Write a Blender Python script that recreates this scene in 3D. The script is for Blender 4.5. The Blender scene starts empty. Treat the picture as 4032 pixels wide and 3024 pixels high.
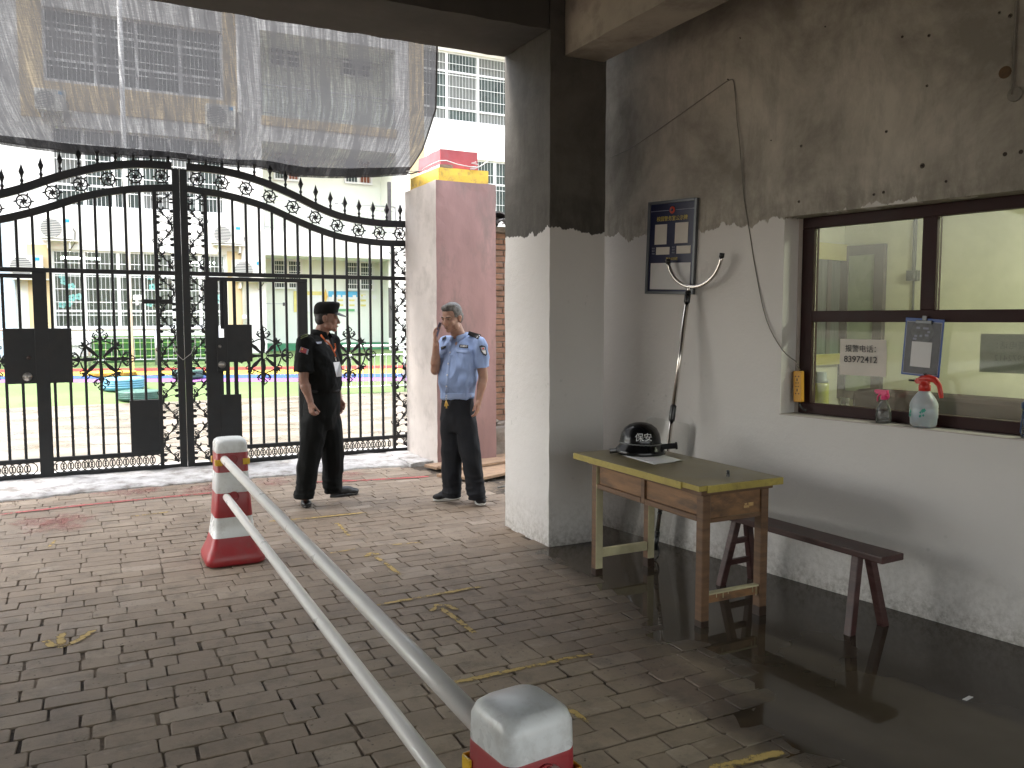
import bpy, bmesh, math, random
from mathutils import Vector, Matrix, noise, Quaternion
R = math.radians
random.seed(7)
# ---------------------------------------------------------------- camera, light, exposure
scene = bpy.context.scene
COL = scene.collection
F, CX, CY, H = 3300.0, 2016.0, 1512.0, 1.6
PITCH = math.atan((CY - 1258) / F); YAW = R(27.05)
cd = bpy.data.cameras.new('camera'); cam = bpy.data.objects.new('camera', cd); COL.objects.link(cam)
cam.location = (0, 0, H); cam.rotation_euler = (math.pi / 2 - PITCH, 0, -YAW)
cd.sensor_width = 36; cd.lens = F / 4032 * 36; cd.clip_start = .05; cd.clip_end = 400
scene.camera = cam
world = bpy.data.worlds.new('World'); scene.world = world; world.use_nodes = True
wn = world.node_tree.nodes; wl_ = world.node_tree.links
bgn = wn['Background']; sk = wn.new('ShaderNodeTexSky'); sk.sky_type = 'NISHITA'; sk.sun_disc = False
sk.sun_elevation = R(60); sk.sun_rotation = R(288); sk.air_density = 1.6; sk.dust_density = 5; sk.ozone_density = 1.0
hs = wn.new('ShaderNodeHueSaturation'); hs.inputs['Saturation'].default_value = .35
wl_.new(sk.outputs[0], hs.inputs['Color']); wl_.new(hs.outputs[0], bgn.inputs[0]); bgn.inputs[1].default_value = .15
sd = bpy.data.lights.new('sun', 'SUN'); sd.energy = 1.2; sd.angle = R(25); sd.color = (1, .97, .93)
sun = bpy.data.objects.new('sun', sd); COL.objects.link(sun)
az = R(288); el = R(60)
sdir = Vector((math.sin(az) * math.cos(el), math.cos(az) * math.cos(el), math.sin(el)))
sun.rotation_euler = sdir.to_track_quat('Z', 'Y').to_euler()
scene.view_settings.view_transform = 'Standard'; scene.view_settings.look = 'None'
scene.view_settings.gamma = 1; scene.view_settings.use_curve_mapping = False
scene.view_settings.exposure = 2.95
try:
    scene.cycles.use_denoising = True; scene.cycles.max_bounces = 10; scene.cycles.diffuse_bounces = 5
    scene.cycles.transparent_max_bounces = 16; scene.cycles.sample_clamp_indirect = 8
    scene.cycles.caustics_reflective = False; scene.cycles.caustics_refractive = False
except Exception: pass

# ---------------------------------------------------------------- measuring the place (rays of the surveyed camera)
CAM = Vector((0, 0, H))
def ray(px, py):
    u = (px - CX) / F; v = -(py - CY) / F
    c, s = math.cos(PITCH), math.sin(PITCH); y = c + v * s; z = -s + v * c
    cy, sy = math.cos(YAW), math.sin(YAW)
    return Vector((u * cy + y * sy, -u * sy + y * cy, z))
def onZ(px, py, z=0.): r = ray(px, py); return CAM + r * ((z - H) / r.z)
def onY(px, py, Y): r = ray(px, py); return CAM + r * (Y / r.y)
def onX(px, py, X): r = ray(px, py); return CAM + r * (X / r.x)
def onP(px, py, p0, n): r = ray(px, py); return CAM + r * ((p0 - CAM).dot(n) / r.dot(n))

# ---------------------------------------------------------------- scene graph helpers
BASE = {}
def tag(o, label=None, cat=None, group=None, kind=None):
    if label: o['label'] = label
    if cat: o['category'] = cat
    if group: o['group'] = group
    if kind: o['kind'] = kind
    return o
def thing(name, loc, label, cat, group=None):
    o = bpy.data.objects.new(name, None); COL.objects.link(o); o.location = loc; o.empty_display_size = .1
    BASE[o] = Vector(loc); return tag(o, label, cat, group)
def place(name, mesh, parent=None, loc=(0, 0, 0), rot=None):
    """link a mesh whose own origin stands at world point loc"""
    o = bpy.data.objects.new(name, mesh); COL.objects.link(o)
    if parent is not None:
        o.parent = parent; o.location = Vector(loc) - BASE[parent]
    else: o.location = loc
    if rot is not None: o.rotation_euler = rot
    BASE[o] = Vector(loc); return o

class MB:
    def __init__(s): s.v = []; s.f = []; s.m = []; s.sm = []
    def add(s, vs, fs, mi=0, smooth=False):
        b = len(s.v); s.v += [Vector(x) for x in vs]
        for f in fs: s.f.append(tuple(i + b for i in f)); s.m.append(mi); s.sm.append(smooth)
        return s
    def box(s, a, b, mi=0):
        x0, y0, z0 = a; x1, y1, z1 = b
        return s.add([(x0,y0,z0),(x1,y0,z0),(x1,y1,z0),(x0,y1,z0),(x0,y0,z1),(x1,y0,z1),(x1,y1,z1),(x0,y1,z1)],
                     [(0,3,2,1),(4,5,6,7),(0,1,5,4),(1,2,6,5),(2,3,7,6),(3,0,4,7)], mi)
    def obox(s, c, ax, ay, az_, mi=0):
        """box with centre c and half-axis vectors"""
        c = Vector(c); ax = Vector(ax); ay = Vector(ay); az_ = Vector(az_); vs = []
        for k in (-1, 1):
            for i, j in ((-1,-1),(1,-1),(1,1),(-1,1)): vs.append(c + ax*i + ay*j + az_*k)
        return s.add(vs, [(0,3,2,1),(4,5,6,7),(0,1,5,4),(1,2,6,5),(2,3,7,6),(3,0,4,7)], mi)
    def beam(s, p, q, w, h, up=(0,0,1), mi=0):
        p = Vector(p); q = Vector(q); d = q - p; L = d.length; d.normalize()
        sx = d.cross(Vector(up)).normalized(); uu = sx.cross(d).normalized()
        return s.obox((p+q)/2, sx*(w/2), uu*(h/2), d*(L/2), mi)
    def tube(s, pts, r, n=8, mi=0, closed=False, caps=True):
        pts = [Vector(p) for p in pts]; N = len(pts); rr = r if isinstance(r, (list, tuple)) else [r]*N
        b = len(s.v); up = Vector((0.013, .021, 1)); prev = None
        for i, p in enumerate(pts):
            if closed: t = pts[(i+1) % N] - pts[i-1]
            else: t = pts[min(i+1, N-1)] - pts[max(i-1, 0)]
            t.normalize()
            if prev is None:
                a = t.cross(up)
                if a.length < .05: a = t.cross(Vector((1, 0, 0)))
            else:
                a = prev - t * prev.dot(t)
            a.normalize(); prev = a; c = t.cross(a)
            for k in range(n):
                an = 2*math.pi*k/n; s.v.append(p + (a*math.cos(an) + c*math.sin(an))*rr[i])
        M_ = N if closed else N-1
        for i in range(M_):
            j = (i+1) % N
            for k in range(n):
                l = (k+1) % n; s.f.append((b+i*n+k, b+i*n+l, b+j*n+l, b+j*n+k)); s.m.append(mi); s.sm.append(True)
        if caps and not closed:
            s.f.append(tuple(b+k for k in range(n))[::-1]); s.m.append(mi); s.sm.append(False)
            s.f.append(tuple(b+(N-1)*n+k for k in range(n))); s.m.append(mi); s.sm.append(False)
        return s
    def lathe(s, prof, n=24, c=(0,0,0), mi=0, smooth=True, M4=None):
        b = len(s.v); c = Vector(c)
        for r, z in prof:
            for k in range(n):
                a = 2*math.pi*k/n; p = Vector((r*math.cos(a), r*math.sin(a), z))
                if M4 is not None: p = M4 @ p
                s.v.append(p + c)
        for i in range(len(prof)-1):
            for k in range(n):
                l = (k+1) % n; s.f.append((b+i*n+k, b+i*n+l, b+(i+1)*n+l, b+(i+1)*n+k)); s.m.append(mi); s.sm.append(smooth)
        if prof[0][0] > 1e-4: s.f.append(tuple(b+k for k in range(n))[::-1]); s.m.append(mi); s.sm.append(False)
        if prof[-1][0] > 1e-4: s.f.append(tuple(b+(len(prof)-1)*n+k for k in range(n))); s.m.append(mi); s.sm.append(False)
        return s
    def ribbon(s, pts, w, t, mi=0, plane='xz', closed=False):
        """flat bar swept along 2-D points (in the x-z plane), w across, t thick in y"""
        N = len(pts); ww = w if isinstance(w, (list, tuple)) else [w]*N; b = len(s.v)
        for i in range(N):
            if closed: d = Vector(pts[(i+1) % N]) - Vector(pts[i-1])
            else: d = Vector(pts[min(i+1, N-1)]) - Vector(pts[max(i-1, 0)])
            d = Vector((d[0], d[1])); 
            if d.length < 1e-9: d = Vector((1, 0))
            d.normalize(); nx, nz = -d[1], d[0]; h = ww[i]/2
            x, z = pts[i]
            for sx, sy in ((1,-1),(1,1),(-1,1),(-1,-1)):
                s.v.append(Vector((x+nx*h*sx, sy*t/2, z+nz*h*sx)))
        for i in range(N if closed else N-1):
            j = (i+1) % N
            for k in range(4):
                l = (k+1) % 4; s.f.append((b+i*4+k, b+i*4+l, b+j*4+l, b+j*4+k)); s.m.append(mi); s.sm.append(False)
        if not closed:
            s.f.append((b+3,b+2,b+1,b)); s.m.append(mi); s.sm.append(False)
            e = b+(N-1)*4; s.f.append((e,e+1,e+2,e+3)); s.m.append(mi); s.sm.append(False)
        return s
    def plate(s, poly, t, mi=0, y=0):
        """polygon in x-z plane extruded in y"""
        n = len(poly); b = len(s.v)
        for yy in (y-t/2, y+t/2):
            for x, z in poly: s.v.append(Vector((x, yy, z)))
        s.f.append(tuple(b+i for i in range(n))); s.m.append(mi); s.sm.append(False)
        s.f.append(tuple(b+n+i for i in range(n))[::-1]); s.m.append(mi); s.sm.append(False)
        for i in range(n):
            j = (i+1) % n; s.f.append((b+i, b+n+i, b+n+j, b+j)); s.m.append(mi); s.sm.append(False)
        return s
    def xf(s, M4):
        s.v = [M4 @ v for v in s.v]; return s
    def mesh(s, name, mats, origin=(0,0,0), bevel=0, seg=2, fixn=True):
        me = bpy.data.meshes.new(name); o = Vector(origin)
        me.from_pydata([v - o for v in s.v], [], s.f)
        if not isinstance(mats, (list, tuple)): mats = [mats]
        for m in mats: me.materials.append(m)
        me.polygons.foreach_set('material_index', s.m); me.polygons.foreach_set('use_smooth', s.sm); me.update()
        if bevel or fixn:
            bm = bmesh.new(); bm.from_mesh(me)
            if bevel:
                es = [e for e in bm.edges if len(e.link_faces) == 2 and e.calc_face_angle(0) > .6]
                bmesh.ops.bevel(bm, geom=es, offset=bevel, segments=seg, profile=.6, affect='EDGES', clamp_overlap=True)
            if fixn: bmesh.ops.recalc_face_normals(bm, faces=bm.faces)
            bm.to_mesh(me); bm.free()
        return me
    def build(s, name, mats, parent=None, bevel=0, origin=None, seg=2, fixn=True):
        if parent is not None: origin = BASE[parent]
        elif origin is None:
            xs = [v.x for v in s.v]; ys = [v.y for v in s.v]; zs = [v.z for v in s.v]
            origin = Vector(((min(xs)+max(xs))/2, (min(ys)+max(ys))/2, min(zs)))
        me = s.mesh(name, mats, origin, bevel, seg, fixn)
        return place(name, me, parent, origin)

# ---------------------------------------------------------------- materials
def nodes(m): m.use_nodes = True; return m.node_tree.nodes, m.node_tree.links, m.node_tree.nodes['Principled BSDF']
def setin(n, **k):
    for a, v in k.items():
        a = a.replace('_', ' ')
        if a in n.inputs: n.inputs[a].default_value = v
def c4(c): return (c[0], c[1], c[2], 1)
def coord(N, L, kind, scale=(1,1,1)):
    if kind == 'World': g = N.new('ShaderNodeNewGeometry').outputs['Position']
    else: g = N.new('ShaderNodeTexCoord').outputs[kind]
    mp = N.new('ShaderNodeMapping'); mp.inputs['Scale'].default_value = scale; L.new(g, mp.inputs[0]); return mp.outputs[0]
def tnoise(N, L, vec, scale, detail=4, rough=.6, dist=0):
    t = N.new('ShaderNodeTexNoise'); setin(t, Scale=scale, Detail=detail, Roughness=rough, Distortion=dist); L.new(vec, t.inputs['Vector']); return t.outputs['Fac']
def ramp(N, L, fac, stops):
    r = N.new('ShaderNodeValToRGB'); L.new(fac, r.inputs[0]); e = r.color_ramp.elements
    while len(e) > len(stops): e.remove(e[-1])
    while len(e) < len(stops): e.new(.5)
    for i, (p, c) in enumerate(stops): e[i].position = p; e[i].color = c4(c) if isinstance(c, tuple) else (c, c, c, 1)
    return r.outputs[0]
def mixc(N, L, fac, a, b, mode='MIX'):
    m = N.new('ShaderNodeMix'); m.data_type = 'RGBA'; m.blend_type = mode
    for idx, v in ((0, fac), (6, a), (7, b)):
        if hasattr(v, 'is_linked') or hasattr(v, 'links'): L.new(v, m.inputs[idx])
        elif idx == 0: m.inputs[0].default_value = v
        else: m.inputs[idx].default_value = c4(v)
    return m.outputs[2]
def math_(N, L, op, a, b=None, clamp=False):
    m = N.new('ShaderNodeMath'); m.operation = op; m.use_clamp = clamp
    for i, v in enumerate((a, b)):
        if v is None: continue
        if hasattr(v, 'links'): L.new(v, m.inputs[i])
        else: m.inputs[i].default_value = v
    return m.outputs[0]
def bump(N, L, P, h, strength=.2, dist=.01):
    b = N.new('ShaderNodeBump'); setin(b, Strength=strength, Distance=dist); L.new(h, b.inputs['Height']); L.new(b.outputs[0], P.inputs['Normal'])
def M(name, col, rough=.6, var=.12, scale=6, bmp=.15, bscale=60, metal=0, coords='Object', stretch=(1,1,1), dirt=None, dscale=3, damt=.5, spec=.5, **kw):
    m = bpy.data.materials.new(name); N, L, P = nodes(m)
    v = coord(N, L, coords, stretch); n1 = tnoise(N, L, v, scale, 5)
    a = tuple(max(0, x*(1-var)) for x in col); b = tuple(min(1, x*(1+var)) for x in col)
    c = ramp(N, L, n1, [(.3, a), (.7, b)])
    if dirt:
        n2 = tnoise(N, L, v, dscale, 6, .7); f = ramp(N, L, n2, [(.5, 0.), (.72, damt)]); c = mixc(N, L, f, c, dirt)
    L.new(c, P.inputs['Base Color'])
    rr = ramp(N, L, n1, [(.2, max(0, rough-.08)), (.8, min(1, rough+.08))]); L.new(rr, P.inputs['Roughness'])
    setin(P, Metallic=metal); P.inputs['Specular IOR Level'].default_value = spec
    for k, x in kw.items(): P.inputs[k.replace('_', ' ')].default_value = x
    if bmp: bump(N, L, P, tnoise(N, L, v, bscale, 3), bmp, .004)
    return m
MT = {}
MT['black_iron'] = M('black_iron', (.012,.014,.016), .45, .3, 5, .2, 90, spec=.4, dirt=(.05,.035,.028), damt=.25)
MT['rust_iron'] = M('rust_iron', (.03,.018,.014), .6, .4, 8, .3, 120)
MT['lock_steel'] = M('lock_steel', (.35,.33,.3), .35, .2, 20, .05, metal=.9)
MT['white_plastic'] = M('white_plastic', (.78,.81,.82), .28, .05, 4, .05, 40, dirt=(.34,.32,.29), dscale=7, damt=.5)
MT['red_plastic'] = M('red_plastic', (.34,.028,.035), .38, .12, 5, .08, 40, dirt=(.22,.09,.085), dscale=7, damt=.6)
MT['yellow_reflector'] = M('yellow_reflector', (.75,.46,.03), .3, .1, 30, .2, 200)
MT['pvc'] = M('pvc_pole', (.78,.77,.75), .3, .04, 3, .03, 30, dirt=(.45,.42,.38), damt=.3)
MT['wood_brown'] = M('wood_brown', (.15,.083,.044), .5, .3, 4, .2, 40, stretch=(1,1,8), dirt=(.05,.035,.03), damt=.6)
MT['wood_panel'] = M('wood_panel', (.235,.125,.058), .5, .3, 3, .15, 40, stretch=(3,1.2,7), dirt=(.045,.04,.035), dscale=2.2, damt=.85)
MT['wood_paint'] = M('cream_paint', (.48,.44,.28), .5, .12, 5, .1, 40, dirt=(.25,.2,.1), damt=.5)
MT['table_top'] = M('table_top', (.20,.165,.085), .33, .2, 5, .06, 60, dirt=(.12,.09,.045), damt=.6)
MT['table_edge'] = M('yellow_edge', (.40,.32,.075), .4, .15, 12, .1, 60, dirt=(.12,.1,.04), damt=.7, dscale=12)
MT['dark_red_wood'] = M('dark_red_wood', (.055,.02,.018), .42, .4, 6, .2, 50, stretch=(1,1,4), dirt=(.12,.1,.085), damt=.35)
MT['frame_maroon'] = M('window_frame_paint', (.028,.009,.009), .55, .2, 6, .1, 50, spec=.25)
MT['steel'] = M('stainless_steel', (.62,.58,.54), .22, .1, 10, .03, 50, metal=1)
MT['black_plastic'] = M('black_plastic', (.012,.012,.013), .3, .2, 10, .05)
MT['black_gloss'] = M('black_gloss', (.006,.006,.007), .2, .2, 10, .0, spec=.35)
MT['band_grey'] = M('band_grey', (.16,.16,.16), .6, .2, 30, .2)
MT['paper'] = M('paper', (.66,.62,.56), .7, .06, 6, .1, 30)
MT['paper_white'] = M('paper_white', (.72,.72,.72), .65, .05, 6, .1, 30)
MT['ink'] = M('ink', (.015,.015,.018), .6, .1, 5, 0)
MT['yellow_ink'] = M('yellow_ink', (.7,.55,.12), .6, .1, 5, 0)
MT['white_ink'] = M('white_ink', (.75,.75,.75), .6, .05, 5, 0)
MT['grey_ink'] = M('grey_ink', (.3,.32,.4), .6, .05, 5, 0)
MT['navy'] = M('navy_board', (.012,.016,.06), .35, .15, 4, .03, 30)
MT['grey_alu'] = M('board_frame', (.13,.14,.15), .4, .1, 6, .05, metal=.6)
MT['red_emblem'] = M('red_emblem', (.5,.06,.03), .5, .1, 9, .05)
MT['gold'] = M('gold', (.7,.45,.1), .4, .1, 9, .05)
MT['yellow_plastic'] = M('orange_yellow_plastic', (.68,.34,.03), .4, .08, 6, .03)
MT['blue_clip'] = M('blue_clipboard', (.02,.08,.32), .4, .1, 6, .03)
MT['grey_print'] = M('grey_print', (.055,.06,.07), .4, .3, 25, .0)
MT['red_trigger'] = M('red_trigger', (.55,.035,.025), .35, .06, 6, .02)
MT['pink_trigger'] = M('pink_trigger', (.75,.05,.2), .35, .06, 6, .02)
MT['milky'] = M('milky_bottle', (.42,.47,.5), .35, .06, 6, .05, 40, Subsurface_Weight=.25)
MT['green_print'] = M('green_print', (.06,.36,.27), .5, .3, 40, .0)
MT['blue_plastic'] = M('dark_blue_plastic', (.01,.05,.16), .35, .1, 6, .02)
MT['wire'] = M('old_wire', (.20,.185,.16), .6, .2, 20, .05)
MT['rope'] = M('pale_rope', (.45,.43,.42), .7, .15, 20, .1)
MT['skin1'] = M('skin', (.36,.205,.145), .5, .1, 14, .08, 160, Subsurface_Weight=.12)
MT['skin2'] = M('skin_tanned', (.27,.15,.11), .5, .12, 14, .08, 160, Subsurface_Weight=.1)
MT['lip'] = M('lip', (.22,.09,.075), .5, .1, 14, 0)
MT['hair_grey'] = M('grey_hair', (.10,.095,.09), .55, .6, 30, .6, 180, stretch=(1,1,.35))
MT['hair_black'] = M('black_hair', (.012,.011,.011), .5, .4, 30, .5, 180)
MT['eye'] = M('eye_dark', (.015,.012,.01), .7, .1, 10, 0)
MT['shirt_blue'] = M('light_blue_shirt', (.245,.335,.56), .75, .07, 5, .12, 380)
MT['navy_cloth'] = M('navy_cloth', (.0035,.0045,.008), .9, .2, 6, .1, 260)
MT['black_cloth'] = M('black_cloth', (.0035,.0042,.0042), .9, .25, 6, .15, 260, spec=.25)
MT['black_leather'] = M('black_leather', (.012,.013,.015), .35, .3, 8, .15, 60)
MT['white_rubber'] = M('white_rubber', (.7,.7,.68), .5, .08, 9, .05)
MT['black_knit'] = M('black_knit', (.012,.012,.014), .8, .2, 9, .3, 300)
MT['silver'] = M('silver_button', (.6,.6,.58), .3, .1, 9, 0, metal=1)
MT['orange_cloth'] = M('orange_cloth', (.75,.16,.04), .6, .1, 30, .05)
MT['cap_visor'] = M('visor_grey', (.05,.05,.06), .45, .15, 9, .1)
MT['green_thread'] = M('olive_stripe', (.12,.15,.06), .7, .1, 9, .05)
MT['pink_paint'] = M('pink_painted_plaster', (.28,.17,.165), .8, .28, 1.6, .25, 40, coords='World', stretch=(1,1,.35), dirt=(.15,.125,.115), dscale=3.5, damt=.8)
MT['pale_plaster'] = M('pale_painted_plaster', (.56,.51,.48), .8, .12, 2.0, .2, 40, coords='World', dirt=(.3,.27,.25), dscale=2.5, damt=.6)
MT['yellow_paint'] = M('yellow_painted_plaster', (.62,.42,.06), .7, .15, 3, .2, 40, coords='World', dirt=(.12,.1,.09), dscale=9, damt=.85)
MT['red_paint'] = M('red_painted_plaster', (.32,.06,.07), .7, .2, 3, .2, 40, coords='World', dirt=(.14,.10,.11), dscale=6, damt=.6)
MT['red_brick'] = M('red_brick', (.25,.135,.09), .85, .4, 5, .4, 60, coords='World', dirt=(.22,.18,.15), dscale=9, damt=.6)
MT['mortar'] = M('mortar', (.16,.13,.11), .9, .3, 20, .5, 60, coords='World')
MT['facade'] = M('white_facade', (.78,.77,.75), .8, .04, .6, .1, 20, coords='World')
MT['facade_beige'] = M('beige_facade', (.60,.47,.28), .8, .07, .8, .1, 20, coords='World')
MT['facade_shade'] = M('shaded_white_facade', (.74,.76,.69), .8, .05, .8, .1, 20, coords='World')  # white facade copy with the shade of the recess tinted into it
MT['white_metal'] = M('white_metal', (.75,.75,.75), .4, .04, 3, 0)
MT['steel_rail'] = M('steel_rail', (.55,.56,.58), .3, .08, 3, 0, metal=.7)
MT['ac_white'] = M('air_conditioner_white', (.66,.65,.6), .5, .06, 3, .02, dirt=(.4,.37,.3), damt=.4)
MT['ac_grille'] = M('air_conditioner_grille', (.16,.165,.17), .6, .1, 3, 0)
MT['ac_label'] = M('blue_label', (.02,.3,.6), .5, .1, 9, 0)
MT['glass_dark'] = M('school_window_glass', (.045,.06,.055), .3, .35, 1.2, 0, coords='World', spec=.3)
MT['curtain'] = M('curtain', (.14,.145,.14), .8, .3, 6, .2, 30, coords='World', stretch=(6,1,.3))
MT['brown_curtain'] = M('brown_curtain', (.2,.07,.04), .8, .3, 6, .2, 30, coords='World', stretch=(6,1,.3))
MT['teal_sticker'] = M('teal_sticker', (.2,.5,.47), .6, .1, 5, 0)
MT['poster_yellow'] = M('poster_yellow', (.7,.62,.22), .5, .1, 8, 0)
MT['poster_blue'] = M('poster_blue', (.1,.42,.68), .5, .15, 4, 0)
MT['poster_green'] = M('poster_green', (.15,.4,.18), .5, .2, 9, 0)
MT['hedge_green'] = M('artificial_turf_step', (.035,.10,.03), .9, .4, 40, .6, 90, coords='World')
MT['hedge_top'] = M('turf_step_tread', (.13,.25,.05), .9, .3, 40, .6, 90, coords='World')
MT['green_board'] = M('green_base_board', (.03,.17,.08), .6, .15, 4, .1, coords='World')
MT['turf'] = M('green_playground', (.062,.105,.025), .75, .10, 1.2, .1, 40, coords='World', dirt=(.10,.125,.062), dscale=.5, damt=.5)
MT['track_red'] = M('track_red', (.27,.013,.008), .7, .1, 3, .05, coords='World')
MT['track_yellow'] = M('track_yellow', (.36,.25,.03), .7, .1, 3, .05, coords='World')
MT['track_blue'] = M('track_blue', (.008,.05,.21), .7, .1, 3, .05, coords='World')
MT['track_purple'] = M('track_purple', (.20,.06,.24), .7, .1, 3, .05, coords='World')
MT['tyre_blue'] = M('tyre_blue', (.10,.26,.38), .55, .15, 9, .2, 60)
MT['tyre_green'] = M('tyre_green', (.02,.07,.055), .6, .3, 9, .3, 60, dirt=(.1,.15,.13), damt=.4)
MT['tyre_yellow'] = M('tyre_yellow', (.65,.38,.04), .6, .2, 9, .2, 60)
MT['dirt'] = M('dirt_ground', (.16,.13,.105), .95, .3, 6, .5, 30, coords='World')
MT['room_wall'] = M('pale_green_room_wall', (.67,.66,.53), .8, .05, 1.2, .08, 40, coords='World')
MT['room_floor'] = M('room_floor', (.16,.13,.11), .7, .2, 3, .1, coords='World')
MT['kraft'] = M('brown_carton', (.20,.13,.07), .85, .12, 4, .1, coords='Object')
MT['sofa'] = M('dark_sofa', (.045,.03,.03), .8, .2, 4, .1)
MT['room_dark'] = M('dull_frame', (.13,.11,.11), .7, .15, 4, .1)
MT['plank'] = M('old_plank', (.30,.20,.13), .85, .3, 4, .4, 50, stretch=(2,9,9), dirt=(.13,.1,.08), damt=.6)
MT['rubble'] = M('rubble', (.22,.19,.165), .95, .35, 9, .5, 50)
MT['grey_roof'] = M('dark_roof_tile', (.07,.065,.065), .6, .3, 8, .3, 50)

def mat_glass(name, tint=(.9,.95,.92), rough=.02, alpha=.12, refl=.5):
    """thin clear sheet: mostly see-through, with a real Fresnel reflection"""
    m = bpy.data.materials.new(name); m.use_nodes = True; N = m.node_tree.nodes; L = m.node_tree.links
    N.remove(N['Principled BSDF']); out = N['Material Output']
    t = N.new('ShaderNodeBsdfTransparent'); t.inputs[0].default_value = c4(tint)
    g = N.new('ShaderNodeBsdfGlossy'); g.inputs['Roughness'].default_value = rough
    fr = N.new('ShaderNodeFresnel'); fr.inputs[0].default_value = 1.45
    f2 = math_(N, L, 'MULTIPLY', fr.outputs[0], refl, True); f3 = math_(N, L, 'ADD', f2, .002, True)
    mx = N.new('ShaderNodeMixShader'); L.new(f3, mx.inputs[0]); L.new(t.outputs[0], mx.inputs[1]); L.new(g.outputs[0], mx.inputs[2])
    d = N.new('ShaderNodeBsdfDiffuse'); d.inputs[0].default_value = (.5,.52,.48,1)
    v = coord(N, L, 'World'); n = tnoise(N, L, v, 3, 5, .7); fa = ramp(N, L, n, [(.35, alpha*.35), (.75, alpha)])
    m2 = N.new('ShaderNodeMixShader'); L.new(fa, m2.inputs[0]); L.new(mx.outputs[0], m2.inputs[1]); L.new(d.outputs[0], m2.inputs[2])
    L.new(m2.outputs[0], out.inputs[0]); return m
MT['pane'] = mat_glass('window_glass', (.92,.96,.90), .02, .10)
MT['shield'] = mat_glass('clear_shield', (.95,.95,.94), .15, .12, .9)
MT['clear_bottle'] = mat_glass('clear_bottle', (.85,.85,.87), .05, .22, 1.)

def mat_emit(name, col, s):
    m = bpy.data.materials.new(name); N, L, P = nodes(m); P.inputs['Base Color'].default_value = c4(col)
    P.inputs['Emission Color'].default_value = c4(col); P.inputs['Emission Strength'].default_value = s; return m
MT['tube'] = mat_emit('lit_tube', (.95,1,.9), 6); MT['tube_far'] = mat_emit('lit_tube_far', (.9,.95,1), 12)

def mat_wall(name, paint_z, upper, upper2, lower, amp=.05):
    """white paint below a ragged brush line, bare cement above, with stains and mildew"""
    m = bpy.data.materials.new(name); N, L, P = nodes(m); v = coord(N, L, 'World')
    sp = N.new('ShaderNodeSeparateXYZ'); L.new(v, sp.inputs[0])
    n = tnoise(N, L, coord(N, L, 'World', (1,1,.35)), 5, 6, .62); e = math_(N, L, 'MULTIPLY', math_(N, L, 'SUBTRACT', n, .5), amp*9)
    d = math_(N, L, 'SUBTRACT', math_(N, L, 'ADD', sp.outputs[2], e), paint_z)
    k = math_(N, L, 'MULTIPLY', d, 160); k = math_(N, L, 'ADD', k, .5, True)
    n1 = tnoise(N, L, v, 1.3, 8, .68, .3); up = ramp(N, L, n1, [(.36, upper2), (.5, upper), (.63, tuple(min(1, x*1.32) for x in upper))])
    n3 = tnoise(N, L, coord(N, L, 'World', (2.5,2.5,.7)), 2.2, 7, .75); up = mixc(N, L, ramp(N, L, n3, [(.5, 0.), (.66, .45)]), up, tuple(x*.6 for x in upper))
    # dark smeared fringe right above the paint edge
    fr = ramp(N, L, d, [(.0, .55), (.28, 0.)]); n4 = tnoise(N, L, coord(N, L, 'World', (3,3,1.1)), 6, 5, .7)
    up = mixc(N, L, math_(N, L, 'MULTIPLY', fr, ramp(N, L, n4, [(.42, 0.), (.6, 1.)])), up, tuple(x*.45 for x in upper))
    n2 = tnoise(N, L, v, .9, 5); lo = ramp(N, L, n2, [(.3, tuple(x*.93 for x in lower)), (.7, lower)])
    # grime rising from the floor
    base = ramp(N, L, math_(N, L, 'ADD', sp.outputs[2], math_(N, L, 'MULTIPLY', tnoise(N, L, v, 14, 6, .7), .35)), [(.16, .8), (.30, .35), (.55, 0.)])
    lo = mixc(N, L, math_(N, L, 'MULTIPLY', base, ramp(N, L, tnoise(N, L, v, 30, 5, .75), [(.38, .15), (.62, .9)])), lo, (.2,.18,.15))
    vo = N.new('ShaderNodeTexVoronoi'); setin(vo, Scale=13.); L.new(mixc(N, L, .12, v, N.new('ShaderNodeTexNoise').outputs['Color']), vo.inputs['Vector'])
    sp2 = ramp(N, L, vo.outputs['Distance'], [(.07, .5), (.16, 0.)]); msk = ramp(N, L, tnoise(N, L, v, 1.6, 3), [(.55, 0.), (.63, 1.)])
    lo = mixc(N, L, math_(N, L, 'MULTIPLY', math_(N, L, 'MULTIPLY', sp2, .6), msk), lo, (.3,.31,.29))
    L.new(mixc(N, L, k, lo, up), P.inputs['Base Color']); P.inputs['Roughness'].default_value = .85
    hb = math_(N, L, 'ADD', math_(N, L, 'MULTIPLY', tnoise(N, L, v, 9, 8, .7), 1), math_(N, L, 'MULTIPLY', k, -.4))
    bump(N, L, P, hb, .45, .012); return m
MT['wall_inner'] = mat_wall('painted_cement_wall', 2.205, (.42,.39,.34), (.25,.23,.20), (.72,.70,.675), .035)
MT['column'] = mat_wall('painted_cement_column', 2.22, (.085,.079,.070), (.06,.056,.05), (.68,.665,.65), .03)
MT['cement'] = M('bare_cement', (.37,.33,.28), .9, .25, 1.6, .4, 12, coords='World', dirt=(.14,.12,.10), dscale=2.5, damt=.7)
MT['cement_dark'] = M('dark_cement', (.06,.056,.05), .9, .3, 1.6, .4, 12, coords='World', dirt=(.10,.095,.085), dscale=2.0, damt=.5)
MT['ceiling'] = M('dark_ceiling', (.035,.034,.032), .9, .3, 1.6, .3, 12, coords='World')  # very dark, nearly even ceiling tone

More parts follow.
